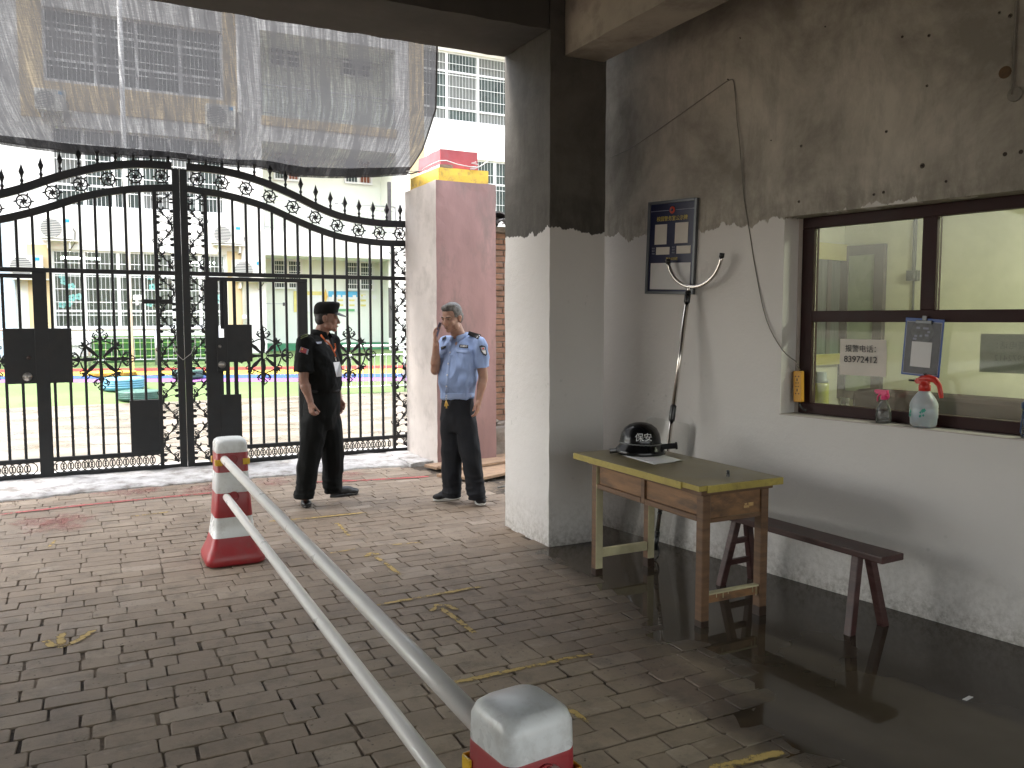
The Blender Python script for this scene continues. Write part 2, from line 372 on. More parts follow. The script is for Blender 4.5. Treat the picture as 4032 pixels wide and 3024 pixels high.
def mat_brick():
    m = bpy.data.materials.new('grey_paving_brick'); N, L, P = nodes(m); v = coord(N, L, 'World')
    isl = N.new('ShaderNodeNewGeometry').outputs['Random Per Island']; ob = N.new('ShaderNodeObjectInfo').outputs['Random']
    rnd = math_(N, L, 'FRACT', math_(N, L, 'ADD', isl, math_(N, L, 'MULTIPLY', ob, 7.31)))
    c = ramp(N, L, rnd, [(0., (.165,.120,.085)), (.35, (.200,.150,.109)), (.7, (.232,.176,.129)), (.9, (.262,.208,.158)), (1., (.36,.30,.245))])
    n1 = tnoise(N, L, v, 1.1, 6, .65); c = mixc(N, L, .55, c, ramp(N, L, n1, [(.3, (.150,.110,.076)), (.5, (.215,.166,.122)), (.72, (.33,.27,.212))]))
    dirt = ramp(N, L, tnoise(N, L, v, 6, 8, .75), [(.48, 0.), (.66, .7)]); c = mixc(N, L, dirt, c, (.115,.088,.064))
    whit = ramp(N, L, tnoise(N, L, coord(N, L, 'World', (1,2,1)), 2.6, 7, .7), [(.6, 0.), (.74, .55)]); c = mixc(N, L, whit, c, (.38,.345,.31))
    vo = N.new('ShaderNodeTexVoronoi'); setin(vo, Scale=34.); L.new(v, vo.inputs['Vector'])
    pit = ramp(N, L, vo.outputs['Distance'], [(.10, 1.), (.2, 0.)]); pm = ramp(N, L, tnoise(N, L, v, 3.1, 4), [(.5, 0.), (.6, 1.)])
    pits = math_(N, L, 'MULTIPLY', pit, pm); c = mixc(N, L, math_(N, L, 'MULTIPLY', pits, .8), c, (.03,.025,.02))
    at = N.new('ShaderNodeAttribute'); at.attribute_name = 'wet'; wet = math_(N, L, 'MULTIPLY', at.outputs['Fac'], ramp(N, L, tnoise(N, L, v, 9, 5, .7), [(.25, .4), (.6, 1.)]), True)
    c = mixc(N, L, wet, c, (.045,.034,.024)); L.new(c, P.inputs['Base Color'])
    rg = ramp(N, L, n1, [(.3, .55), (.7, .82)]); L.new(math_(N, L, 'SUBTRACT', rg, math_(N, L, 'MULTIPLY', wet, .38)), P.inputs['Roughness'])
    h = math_(N, L, 'SUBTRACT', tnoise(N, L, v, 34, 9, .8), math_(N, L, 'MULTIPLY', pits, .8)); bump(N, L, P, h, .6, .006); return m
MT['floor_brick'] = mat_brick()
def mat_joint():
    m = bpy.data.materials.new('joint_dirt'); N, L, P = nodes(m); v = coord(N, L, 'World')
    L.new(ramp(N, L, tnoise(N, L, v, 2.2, 6, .7), [(.42, (.035,.026,.019)), (.58, (.19,.145,.105))]), P.inputs['Base Color']); P.inputs['Roughness'].default_value = .95
    bump(N, L, P, tnoise(N, L, v, 60, 5), .6, .01); return m
MT['joint'] = mat_joint()
def mat_water():
    m = bpy.data.materials.new('puddle_water'); N, L, P = nodes(m); v = coord(N, L, 'World')
    L.new(ramp(N, L, tnoise(N, L, v, 1.1, 4), [(.3, (.040,.031,.022)), (.7, (.070,.056,.041))]), P.inputs['Base Color'])
    L.new(ramp(N, L, tnoise(N, L, v, 2.3, 6, .7), [(.45, .025), (.75, .07)]), P.inputs['Roughness']); P.inputs['IOR'].default_value = 1.33
    bump(N, L, P, tnoise(N, L, v, 2.5, 2), .015, .01); return m
MT['water'] = mat_water()
def mat_paintmark(name, col, thr=.5, sc=26, soft=.12, alpha=.9):
    m = bpy.data.materials.new(name); m.use_nodes = True; N, L, P = nodes(m); v = coord(N, L, 'World')
    n = tnoise(N, L, v, sc, 6, .75); n2 = tnoise(N, L, v, 4, 3)
    s = math_(N, L, 'ADD', n, math_(N, L, 'MULTIPLY', math_(N, L, 'SUBTRACT', n2, .5), .5))
    a = N.new('ShaderNodeAttribute'); a.attribute_name = 'edge'; s = math_(N, L, 'ADD', s, math_(N, L, 'MULTIPLY', a.outputs['Fac'], .5))
    L.new(ramp(N, L, s, [(thr, 0.), (min(1, thr+soft), alpha)]), P.inputs['Alpha'])
    L.new(ramp(N, L, n, [(.3, tuple(x*.8 for x in col)), (.7, col)]), P.inputs['Base Color']); P.inputs['Roughness'].default_value = .7
    return m
MT['mark_yellow'] = mat_paintmark('worn_yellow_paint', (.46,.32,.10), .48)
MT['mark_red'] = mat_paintmark('worn_red_paint', (.42,.075,.075), .45)
MT['mark_smear'] = mat_paintmark('smeared_red_paint', (.40,.12,.11), .46, 14, .35, .45)
def mat_net():
    m = bpy.data.materials.new('shade_net_cloth'); m.use_nodes = True; N = m.node_tree.nodes; L = m.node_tree.links
    N.remove(N['Principled BSDF']); out = N['Material Output']; uv = N.new('ShaderNodeTexCoord').outputs['UV']
    mp = N.new('ShaderNodeMapping'); mp.inputs['Scale'].default_value = (1, .02, 1); L.new(uv, mp.inputs[0])
    n = tnoise(N, L, mp.outputs[0], 160, 6, .8); n2 = tnoise(N, L, mp.outputs[0], 28, 3, .6)
    mp2 = N.new('ShaderNodeMapping'); mp2.inputs['Scale'].default_value = (.15, 1, 1); L.new(uv, mp2.inputs[0]); n3 = tnoise(N, L, mp2.outputs[0], 300, 3, .6)
    s = math_(N, L, 'ADD', math_(N, L, 'MULTIPLY', n, .65), math_(N, L, 'MULTIPLY', n2, .35)); s = math_(N, L, 'ADD', math_(N, L, 'MULTIPLY', s, .85), math_(N, L, 'MULTIPLY', n3, .15))
    cov = ramp(N, L, s, [(.36, .60), (.46, .87), (.57, .975)])
    t = N.new('ShaderNodeBsdfTransparent'); d = N.new('ShaderNodeBsdfDiffuse'); tr = N.new('ShaderNodeBsdfTranslucent')
    d.inputs[0].default_value = (.016,.016,.017,1); tr.inputs[0].default_value = (.019,.019,.020,1)
    ad = N.new('ShaderNodeAddShader'); L.new(d.outputs[0], ad.inputs[0]); L.new(tr.outputs[0], ad.inputs[1])
    mx = N.new('ShaderNodeMixShader'); L.new(cov, mx.inputs[0]); L.new(t.outputs[0], mx.inputs[1]); L.new(ad.outputs[0], mx.inputs[2])
    L.new(mx.outputs[0], out.inputs[0]); return m
MT['net'] = mat_net()
def mat_concrete():
    m = bpy.data.materials.new('wet_yard_concrete'); N, L, P = nodes(m); v = coord(N, L, 'World', (1,2.2,1))
    n = tnoise(N, L, v, .9, 7, .7, .6); L.new(ramp(N, L, n, [(.3, (.07,.05,.034)), (.5, (.108,.088,.068)), (.7, (.165,.15,.128))]), P.inputs['Base Color'])
    L.new(ramp(N, L, n, [(.35, .12), (.6, .6)]), P.inputs['Roughness']); bump(N, L, P, tnoise(N, L, v, 30, 4), .15, .004); return m
MT['yard'] = mat_concrete()
def mat_threshold():
    m = bpy.data.materials.new('worn_white_threshold'); N, L, P = nodes(m); v = coord(N, L, 'World')
    n = tnoise(N, L, v, 5, 8, .72); L.new(ramp(N, L, n, [(.36, (.2,.18,.165)), (.5, (.42,.41,.41)), (.65, (.58,.57,.58))]), P.inputs['Base Color'])
    P.inputs['Roughness'].default_value = .7; bump(N, L, P, n, .5, .02); return m
MT['threshold'] = mat_threshold()

def text_mesh(s, size, mat, M4, thick=.0008, align='CENTER', bold=0., fine=False):
    cu = bpy.data.curves.new('t', 'FONT'); cu.body = s; cu.size = size; cu.extrude = thick; cu.offset = bold
    cu.align_x = align; cu.align_y = 'CENTER'; cu.resolution_u = 3
    o = bpy.data.objects.new('t', cu); COL.objects.link(o); dg = bpy.context.evaluated_depsgraph_get()
    me = bpy.data.meshes.new_from_object(o.evaluated_get(dg)); bpy.data.objects.remove(o); bpy.data.curves.remove(cu)
    if fine:
        bm = bmesh.new(); bm.from_mesh(me); bmesh.ops.triangulate(bm, faces=bm.faces[:])
        for _ in range(3): bmesh.ops.subdivide_edges(bm, edges=[e for e in bm.edges if e.calc_length() > size*.08], cuts=1)
        bm.to_mesh(me); bm.free()
    me.transform(M4); me.materials.clear(); me.materials.append(mat); return me
def frame4(o, x, y):
    """4x4 with origin o, axes x, y (lettering plane), z = x cross y"""
    x = Vector(x).normalized(); y = Vector(y).normalized(); z = x.cross(y)
    return Matrix(((x.x,y.x,z.x,o[0]),(x.y,y.y,z.y,o[1]),(x.z,y.z,z.z,o[2]),(0,0,0,1)))
#=====================================================================PART2
# ---------------------------------------------------------------- large structure
W0 = Vector((3.568, 5.43, 0)); D = Vector((.163, -.9866, 0)).normalized(); NW = Vector((D.y, -D.x, 0))   # right wall: start, run, outward normal
def wpt(u, off, z): return W0 + D*u - NW*off + Vector((0, 0, z))      # off > 0: into the wall
def onWall(px, py, off=0):
    p = onP(px, py, W0 - NW*off, NW); return (p - W0).dot(D), p.z
def wbox(mb, u0, u1, o0, o1, z0, z1, mi=0):
    c = wpt((u0+u1)/2, (o0+o1)/2, (z0+z1)/2); return mb.obox(c, D*((u1-u0)/2), NW*((o1-o0)/2), Vector((0,0,(z1-z0)/2)), mi)

o = MB().add([(-120,-60,-.16),(160,-60,-.16),(160,200,-.16),(-120,200,-.16)], [(0,1,2,3)]).build('ground', MT['dirt']); tag(o, kind='structure')
mb = MB()
xs = [-12 + i*.5 for i in range(36)]; 
o = mb.add([(-12,-9,-.009),(5.2,-9,-.009),(5.2,9.0,-.009),(-12,9.0,-.009)], [(0,1,2,3)]).build('paving_bed', MT['joint']); tag(o, kind='structure')
# yard behind the gate: wet concrete, then turf that rises gently to the school
ZR = onY(300, 1441, 23.3).z
def gz(y): return 0. if y < 17.6 else (y-17.6)/(23.3-17.6)*ZR
JY = [9.5, 11.9, 15.2, 17.6]
o = MB().add([(-40,9.3,-.05),(45,9.3,-.05),(45,17.7,-.05),(-40,17.7,-.05)], [(0,1,2,3)]).build('yard_bed', MT['joint']); tag(o, kind='structure')
yard = tag(thing('yard_pavement', (0, 13, 0), None, None), kind='structure'); 
sl = None
for j in range(3):
    for i in range(-3, 5):
        x0 = i*9 + j*3.1; m = MB().box((x0+.004, JY[j]+.004, -.05), (x0+8.996, JY[j+1]-.004, 0)); m.build('concrete_slab', MT['yard'], yard, bevel=.004)
o = MB().add([(-40,17.6,0.),(45,17.6,0.),(45,30,gz(30)),(-40,30,gz(30))], [(0,1,2,3)]).build('playground_turf', MT['turf']); tag(o, kind='structure')
def stripe(name, F0, F1, mat, lift):
    # F0/F1: far and near edge as (left y, right y) at x=270 and x=1605
    def lineY(p, q):
        def hit(px, py):
            n = Vector((0, -ZR/(23.3-17.6), 1)).normalized(); return onP(px, py, Vector((0, 17.6, lift)), n)
        a, b = hit(*p), hit(*q); s = (b.y-a.y)/(b.x-a.x); return lambda x: a.y + s*(x-a.x)
    f, n_ = lineY(*F0), lineY(*F1); vs = []
    for x in (-25, 25):
        for g in (n_, f): y = g(x); vs.append((x, y, (y-17.6)*ZR/(23.3-17.6)+lift))
    return tag(MB().add(vs, [(0,2,3,1)]).build(name, mat), kind='structure')
y_ = lambda a, b: ((288, a), (1600, b))
ed = [y_(1452,1438), y_(1464,1451), y_(1478,1469), y_(1491,1485), y_(1505,1500)]
for i, (nm, mt) in enumerate((('track_stripe_red','track_red'),('track_stripe_yellow','track_yellow'),('track_stripe_blue','track_blue'),('track_stripe_purple','track_purple'))):
    stripe(nm, ed[i], ed[i+1], MT[mt], .006)

# gateway roof: slab, beams, column, left wall
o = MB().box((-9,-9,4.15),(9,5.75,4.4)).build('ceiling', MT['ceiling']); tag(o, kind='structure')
def rough_box(a, b, seg, amp, sd):
    """box with subdivided faces, edges slightly chipped"""
    bm = bmesh.new(); bmesh.ops.create_cube(bm, size=1)
    S = Vector(b)-Vector(a); c = (Vector(a)+Vector(b))/2
    for v in bm.verts: v.co = Vector((v.co.x*S.x, v.co.y*S.y, v.co.z*S.z)) + c
    for ax in range(3):
        n = max(1, int(S[ax]/seg))
        for k in range(1, n):
            co = Vector(c); co[ax] = a[ax] + S[ax]*k/n; no = Vector((0,0,0)); no[ax] = 1
            bmesh.ops.bisect_plane(bm, geom=bm.verts[:]+bm.edges[:]+bm.faces[:], plane_co=co, plane_no=no)
    for v in bm.verts:
        on = sum(1 for i in range(3) if abs(v.co[i]-a[i]) < 1e-4 or abs(v.co[i]-b[i]) < 1e-4)
        k = noise.noise_vector(v.co*7 + Vector((sd,0,0)))
        am = amp*(1.6 if on >= 2 else .55)
        f = max(0, noise.noise(v.co*3+Vector((0,sd,0))))*amp*2.2 if on >= 2 else 0
        v.co += k*am + (c-v.co).normalized()*f
    return bm
def bm_obj(bm, name, mat, origin, parent=None, smooth=False):
    me = bpy.data.meshes.new(name)
    if parent is not None: origin = BASE[parent]
    bmesh.ops.translate(bm, vec=-Vector(origin), verts=bm.verts); bm.to_mesh(me); bm.free(); me.materials.append(mat)
    if smooth: me.polygons.foreach_set('use_smooth', [True]*len(me.polygons))
    return place(name, me, parent, origin)
o = bm_obj(rough_box((2.875,5.06,-.03),(3.325,5.75,4.15),.05,.003,3), 'column', MT['column'], (3.1,5.4,0))
tag(o, 'square cement column in the middle, lower half painted white, at the gateway edge', 'column')
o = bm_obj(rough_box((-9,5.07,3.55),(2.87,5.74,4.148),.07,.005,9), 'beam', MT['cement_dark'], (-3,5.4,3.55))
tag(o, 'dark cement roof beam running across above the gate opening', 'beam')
o = bm_obj(rough_box((2.985,-6,3.39),(3.30,5.055,4.148),.07,.003,5), 'beam', MT['cement'], (3.14,0,3.39))
tag(o, 'pale bare cement beam coming from the column towards the viewer', 'beam')
o = bm_obj(rough_box((-7.8,-9,-.03),(-7.5,5.06,4.148),.3,.003,5), 'side_wall', MT['wall_inner'], (-7.6,0,0))  # out of view; stands this far left to let more light in
tag(o, 'unseen painted cement wall far out on the left of the gateway, placed for the light', 'wall')

# guard room on the right
room = thing('guard_room', wpt(2.5, 1.5, 0), 'guard room with peeling cement wall and maroon framed window on the right', 'guard room')
UA, UB, ZA, ZB = 1.605, 4.35, 1.012, 2.222
mb = MB(); wbox(mb, -.5, UA, 0, .24, -.03, 4.148); wbox(mb, UB, 8.5, 0, .24, -.03, 4.148)
wbox(mb, UA, UB, 0, .24, -.03, ZA); wbox(mb, UA, UB, 0, .24, ZB, 4.148)
mb.build('wall', MT['wall_inner'], room)
# sill skim with a rough lip
mb = MB(); wbox(mb, UA-.004, UB, -.004, .19, ZA, ZA+.006); mb.build('sill', MT['pale_plaster'], room)
FO = .165                                                       # window plane inside the reveal
win = None
mb = MB()
fr = [(UA+.035, UB, 2.155, ZB-.002), (UA+.035, UB, ZA+.008, 1.085), (UA+.035, UA+.115, 1.085, 2.155), (UB-.08, UB, 1.085, 2.155),
      (UA+.115, UB-.08, 1.585, 1.652), (2.39, 2.47, 1.652, 2.155), (3.40, 3.47, 1.652, 2.155)]
for (a, b, c, d) in fr: wbox(mb, a, b, FO-.03, FO+.03, c, d)
win = mb.build('window_frame', MT['frame_maroon'], room, bevel=.004)
mb = MB(); wbox(mb, UA+.12, UB-.085, FO+.004, FO+.03, 1.088, 1.103); wbox(mb, UA+.12, UB-.085, FO-.035, FO-.026, 1.135, 1.14)
for (a, b, c, d) in [(UA+.115, 2.39, 1.652, 2.155), (2.47, 3.40, 1.652, 2.155), (3.47, UB-.08, 1.652, 2.155), (UA+.115, 3.0, 1.085, 1.585), (3.0, UB-.08, 1.085, 1.585)]:
    m = MB(); wbox(m, a+.001, b-.001, FO-.002, FO+.002, c+.001, d-.001); m.build('pane', MT['pane'], win)
# reveal filler left of the frame
mb = MB(); wbox(mb, UA+.001, UA+.034, FO-.02, FO+.02, ZA+.007, ZB-.002); mb.build('mortar_strip', MT['pale_plaster'], room)
# interior shell
DR = 2.9
UL = onWall(3322, 1100, DR)[0]
mb = MB(); wbox(mb, UL, 6.0, DR, DR+.1, 0, 2.9); wbox(mb, UL-.1, UL, .24, DR+.1, 0, 2.9); wbox(mb, 6.0, 6.1, .24, DR+.1, 0, 2.9); wbox(mb, UL-.1, 6.1, .24, DR+.1, 2.9, 3.0)
wbox(mb, UL, UA+.0, .241, .26, 0, 2.9); wbox(mb, UB, 6.0, .241, .26, 0, 2.9); wbox(mb, UA, UB, .241, .26, 0, ZA-.01); wbox(mb, UA, UB, .241, .26, ZB+.01, 2.9)
mb.build('inner_wall', MT['room_wall'], room)
mb = MB(); wbox(mb, UL, 6.0, .24, DR, -.02, .0); mb.build('room_floor', MT['room_floor'], room)
# door with glazed leaf on the room's back wall
def bw(px, py, off): return onWall(px, py, off)
u0, zt = bw(3313, 972, DR-.03); u1, _ = bw(3488, 980, DR-.03); 
mb = MB(); w_ = .09
wbox(mb, u0, u0+w_, DR-.06, DR-.002, .85, zt); wbox(mb, u1-w_, u1, DR-.06, DR-.002, .85, zt); wbox(mb, u0+w_, u1-w_, DR-.06, DR-.002, zt-w_, zt); wbox(mb, u0+w_, u1-w_, DR-.055, DR-.002, 1.62, 1.66); wbox(mb, u0+w_, u1-w_, DR-.055, DR-.002, .85, .93)
bwf = mb.build('inner_window_frame', MT['room_dark'], room)
mb = MB(); wbox(mb, u0+w_, u1-w_, DR-.04, DR-.03, .93, zt-w_); mb.build('pane', M('green_grey_pane', (.33,.37,.28), .3, .1, 2, 0), bwf)
# left end window with curtains and a pale pelmet
mb = MB(); wbox(mb, UL+.005, UL+.06, 1.0, 2.85, 2.15, 2.3); wbox(mb, UL+.005, UL+.06, 1.0, 2.85, 1.18, 1.28); mb.build('pelmet', M('pelmet_yellow', (.55,.5,.2), .6, .05, 3, 0), room)
mb = MB()
for k in range(7): wbox(mb, UL+.005, UL+.025+.01*(k % 2), 1.25+k*.23, 1.42+k*.23, 1.28, 2.15)
mb.build('curtain', MT['curtain'], room)
mb = MB()
for k in range(6): wbox(mb, UL+.004, UL+.05, 1.42+k*.23, 1.475+k*.23, 1.28, 2.15)
mb.build('window_bar', MT['room_dark'], room)
# carton boxes / low brown back along the far wall and dark sofa
ux, zx = bw(3700, 1530, DR-.3)
mb = MB(); wbox(mb, 2.3, 5.9, DR-.45, DR-.02, 0, .90)
o = mb.build('carton_row', MT['kraft'], None, bevel=.01); tag(o, 'brown carton panels stacked along the back of the guard room, seen through the window', 'carton')
mb = MB(); wbox(mb, UL+.35, 2.2, DR-1.0, DR-.2, 0, .72); wbox(mb, UL+.35, 2.2, DR-.4, DR-.1, .6, .98)
o = mb.build('sofa', MT['sofa'], None, bevel=.08, seg=4); tag(o, 'dark sofa back inside the guard room behind the pink sprayer', 'sofa')
# conduit and socket on back wall
uc, z1_ = bw(3597, 1065, DR-.02)
mb = MB(); wbox(mb, uc-.012, uc+.012, DR-.03, DR-.001, z1_, 2.9); c_ = mb.build('conduit', MT['curtain'], room)
mb = MB(); wbox(mb, uc-.05, uc+.05, DR-.05, DR-.001, z1_-.09, z1_); wbox(mb, uc-.03, uc+.03, DR-.07, DR-.05, z1_-.07, z1_-.02); mb.build('socket', MT['curtain'], room)
mb = MB(); wbox(mb, uc-.006, uc+.006, DR-.02, DR-.001, 1.3, z1_-.09); mb.build('lamp_cord', MT['curtain'], room)
# ceiling tube lamp of the room
lampo = thing('tube_lamp', wpt(3.6, 1.5, 2.85), 'lit tube lamp on the ceiling inside the guard room', 'lamp')
mb = MB(); wbox(mb, 3.0, 4.2, 1.46, 1.54, 2.85, 2.9); mb.build('housing', MT['white_metal'], lampo)
mb = MB(); mb.tube([wpt(3.02, 1.5, 2.83), wpt(4.18, 1.5, 2.83)], .016, 10); mb.build('tube', MT['tube'], lampo)
ld = bpy.data.lights.new('tube_light', 'AREA'); ld.shape = 'RECTANGLE'; ld.size = 1.2; ld.size_y = .06; ld.energy = 15; ld.color = (1, .98, .84)
lo = bpy.data.objects.new('tube_light', ld); COL.objects.link(lo); lo.parent = lampo; lo.location = (0, 0, -.06); lo.rotation_euler = (0, 0, math.atan2(D.y, D.x))

# old fixings on the bare wall: plugs, pipe stub, nail
k = 0
for (px, py, r_) in ((2915,150,6),(3155,575,9),(3490,518,8),(3632,653,13),(3441,766,8),(3479,757,8),(3146,794,8),(3725,714,7),(3957,607,10),(4020,598,10),(3650,338,7),(3553,145,7),(3658,140,8),(3935,50,7),(3978,62,10),(3250,105,5),(3037,553,5)):
    u, z = onWall(px, py); rr = r_*.0011
    mb = MB(); M4 = frame4(wpt(u, 0, z), D, (0,0,1)); mb.lathe([(rr, .0), (rr*.9, -.004 if 0 else .006), (rr*.35, .007), (rr*.3, -.01)], 9).xf(M4 @ Matrix.Scale(-1, 4, (0,0,1)))
    mb.build('wall_plug', MT['rust_iron'], room)
u, z = onWall(3998, 372); M4 = frame4(wpt(u, 0, z), D, (0,0,1)) @ Matrix.Scale(-1, 4, (0,0,1))
mb = MB().lathe([(.034,-.01),(.036,.02),(.03,.03),(.02,.03),(.019,.0)], 14).xf(M4)
o = mb.build('pipe_stub', MT['wire'], room)
u2, z2 = onWall(3958, 285); M4 = frame4(wpt(u2, 0, z2), D, (0,0,1)) @ Matrix.Scale(-1, 4, (0,0,1))
MB().lathe([(.03,-.002),(.028,.004),(.001,.006)], 14).xf(M4).build('cover_cap', M('rust_brown', (.12,.07,.035), .8, .3, 20), room)
MB().tube([wpt(u-.012, -.008, z), wpt(u-.012, -.008, 4.14)], .006, 6).build('wall_pipe', MT['wire'], room)

# ---------------------------------------------------------------- brick floor with a real sag that the puddle fills
PUD = [(2140,2158),(2205,2220),(2265,2238),(2323,2272),(2362,2290),(2400,2323),(2486,2369),(2526,2402),(2587,2466),(2526,2494),(2560,2520),(2648,2510),(2692,2542),(2814,2553),(2862,2601),(2919,2636),(2967,2684),(3032,2723),(2975,2741),(2945,2789),(2948,2850),(2975,2884),(3059,2889),(3120,2933),(3181,2963),(3310,2977),(3344,3011)]
pud = [onZ(*p).to_2d() for p in PUD]
pud += [Vector((2.45, 1.55)), Vector((2.6, 1.0)), Vector((4.7, .8)), Vector((3.95, 5.5)), Vector((3.36, 5.5)), Vector((3.33, 5.05)), Vector((2.9, 5.05))]
def sdist(p):
    d = 1e9; ins = False; n = len(pud)
    for i in range(n):
        a = pud[i]; b = pud[(i+1) % n]; ab = b-a; t = max(0, min(1, (p-a).dot(ab)/ab.dot(ab))); d = min(d, (p-a-ab*t).length)
        if (a.y > p.y) != (b.y > p.y) and p.x < (b.x-a.x)*(p.y-a.y)/(b.y-a.y)+a.x: ins = not ins
    return -d if ins else d
ZW = -.006
def floor_z(x, y):
    z = noise.noise(Vector((x*.9, y*.9, 3)))*.003
    s = sdist(Vector((x, y)))
    if s < .45: z = min(z, ZW + max(-.03, s*.035)) if s < 0 else min(z, ZW + .002 + s*.03)
    return z
def poly_grow(pts, g):
    n = len(pts); out = []
    ar = sum(pts[i].x*pts[(i+1) % n].y - pts[(i+1) % n].x*pts[i].y for i in range(n)); sg = -1 if ar > 0 else 1
    for i in range(n):
        d = (pts[(i+1) % n]-pts[i-1]).normalized(); out.append(pts[i] + Vector((-d.y, d.x))*sg*g)
    return out
grow = poly_grow(pud, .10)
bm = bmesh.new(); vs = [bm.verts.new((p.x, p.y, ZW)) for p in grow]; bm.faces.new(vs); bmesh.ops.triangulate(bm, faces=bm.faces[:])
o = bm_obj(bm, 'puddle', MT['water'], (3.4, 3, ZW)); tag(o, kind='structure')
bmesh_up = o.data; 
if bmesh_up.polygons[0].normal.z < 0: bmesh_up.flip_normals()
tag(o, 'shallow brown water standing on the brick floor under table and bench')

floor_ = tag(thing('brick_floor', (1, 5, 0), None, None), kind='structure')
def wet_attr(me, ox=0., oy=0.):
    at = me.attributes.new('wet', 'FLOAT', 'POINT')
    at.data.foreach_set('value', [max(0., min(1., 1.15 - sdist(Vector((v.co.x+ox, v.co.y+oy)))/.16)) if v.co.z > -.03 else 1. for v in me.vertices])
def brick_rings(L, Wd, rnd):
    c = .008; x, y = L/2, Wd/2
    ring = [(-x+c,-y),(0,-y),(x-c,-y),(x,-y+c),(x,y-c),(x-c,y),(0,y),(-x+c,y),(-x,y-c),(-x,-y+c)]
    j = lambda a: rnd.uniform(-a, a)
    mid = [(px+j(.003), py+j(.0028)) for px, py in ring]
    top = [(px*(1-.004/L)+j(.0012) - (math.copysign(.001, px) if abs(px) > .01 else 0), py*(1-.005/Wd)+j(.0012)) for px, py in mid]
    return mid, top
def brick_geo(mb, cx, cy, L, Wd, rnd, zf, lift=0.):
    mid, top = brick_rings(L, Wd, rnd); n = len(mid); vs = []
    tilt = (rnd.uniform(-.008,.008), rnd.uniform(-.012,.012))
    for px, py in mid: vs.append((cx+px, cy+py, -.035))
    for px, py in mid: vs.append((cx+px, cy+py, zf(cx+px, cy+py)-.003+lift+px*tilt[0]+py*tilt[1]))
    for px, py in top: vs.append((cx+px, cy+py, zf(cx+px, cy+py)+lift+px*tilt[0]+py*tilt[1]))
    fs = [tuple(2*n+i for i in range(n))]
    for k in range(2):
        for i in range(n):
            j = (i+1) % n; fs.append((k*n+i, k*n+j, (k+1)*n+j, (k+1)*n+i))
    mb.add(vs, fs)
rnd = random.Random(11); cells = []
y = .75; row = 0
while y < 8.93:
    Wd = .1165 + rnd.uniform(-.003,.003); x = -2.3 - rnd.random()*.24 if rnd.random() < .45 else -2.3 - (row % 2)*.12
    while x < 4.6:
        t = rnd.random(); L = .236 if t < .58 else (.165 if t < .86 else .115); L += rnd.uniform(-.004,.004)
        gx = rnd.uniform(.0005,.004) if rnd.random() < .8 else rnd.uniform(.004,.009); cx, cy = x+L/2, y+Wd/2
        # keep clear of column / guard room wall
        uu = (Vector((cx, cy, 0))-W0).dot(NW)
        inside = (2.88 < cx < 3.32 and 5.07 < cy < 5.74) or (uu < -.03) or (cx > 4.35) or (3.4 < cx < 4.1 and 8.45 < cy) 
        if not inside: cells.append((cx, cy, L-.001, Wd-.001, rnd.uniform(-.003,.002)))
        x += L + gx
    y += Wd + (rnd.uniform(.001,.004) if rnd.random() < .7 else rnd.uniform(.004,.007)); row += 1
def view_of(cx, cy):
    d = Vector((cx, cy, -H)); sy, cy_ = math.sin(YAW), math.cos(YAW); X = d.x*cy_ - d.y*sy; Y = d.x*sy + d.y*cy_
    c, s = math.cos(PITCH), math.sin(PITCH); f = Y*c - d.z*s; up = Y*s + d.z*c
    return (CX+F*X/f, CY-F*up/f) if f > .2 else (-9999, 0)
def seen(cx, cy): px, py = view_of(cx, cy); return -60 < px < 4100 and 1500 < py < 3080
vis = [c for c in cells if seen(c[0], c[1]) and sdist(Vector((c[0], c[1]))) > -.12]
vis.sort(key=lambda c: c[0]**2+c[1]**2); near = vis[:300]; nearset = set(id(c) for c in near)
# shared brick shapes
var = {}
def std_mesh(L, Wd, k):
    key = (round(L, 2), k)
    if key not in var:
        mb = MB(); brick_geo(mb, 0, 0, round(L, 2)-.004, .1165, random.Random(k*17+int(L*1000)), lambda a, b: 0.); var[key] = mb.mesh('brick', MT['floor_brick'])
    return var[key]
rnd = random.Random(5)
for i, (cx, cy, L, Wd, lf) in enumerate(near):
    if sdist(Vector((cx, cy))) < .5:
        mb = MB(); brick_geo(mb, cx, cy, L, Wd, rnd, floor_z, lf); mb.v = [v - Vector((cx, cy, 0)) for v in mb.v]
        me_ = mb.mesh('brick', MT['floor_brick']); wet_attr(me_, cx, cy); place('brick', me_, floor_, (cx, cy, 0))
    else:
        o = place('brick', std_mesh(L, Wd, rnd.randint(0, 5)), floor_, (cx, cy, floor_z(cx, cy)+lf), (rnd.uniform(-.01,.01), rnd.uniform(-.006,.006), rnd.uniform(-.004,.004)))
mb = MB()
for c in cells:
    if id(c) in nearset: continue
    cx, cy, L, Wd, lf = c
    if seen(cx, cy) or True: brick_geo(mb, cx, cy, L, Wd, rnd, floor_z, lf)
o = tag(mb.build('paving_bricks', MT['floor_brick'], floor_), kind='stuff'); wet_attr(o.data, 1, 5)

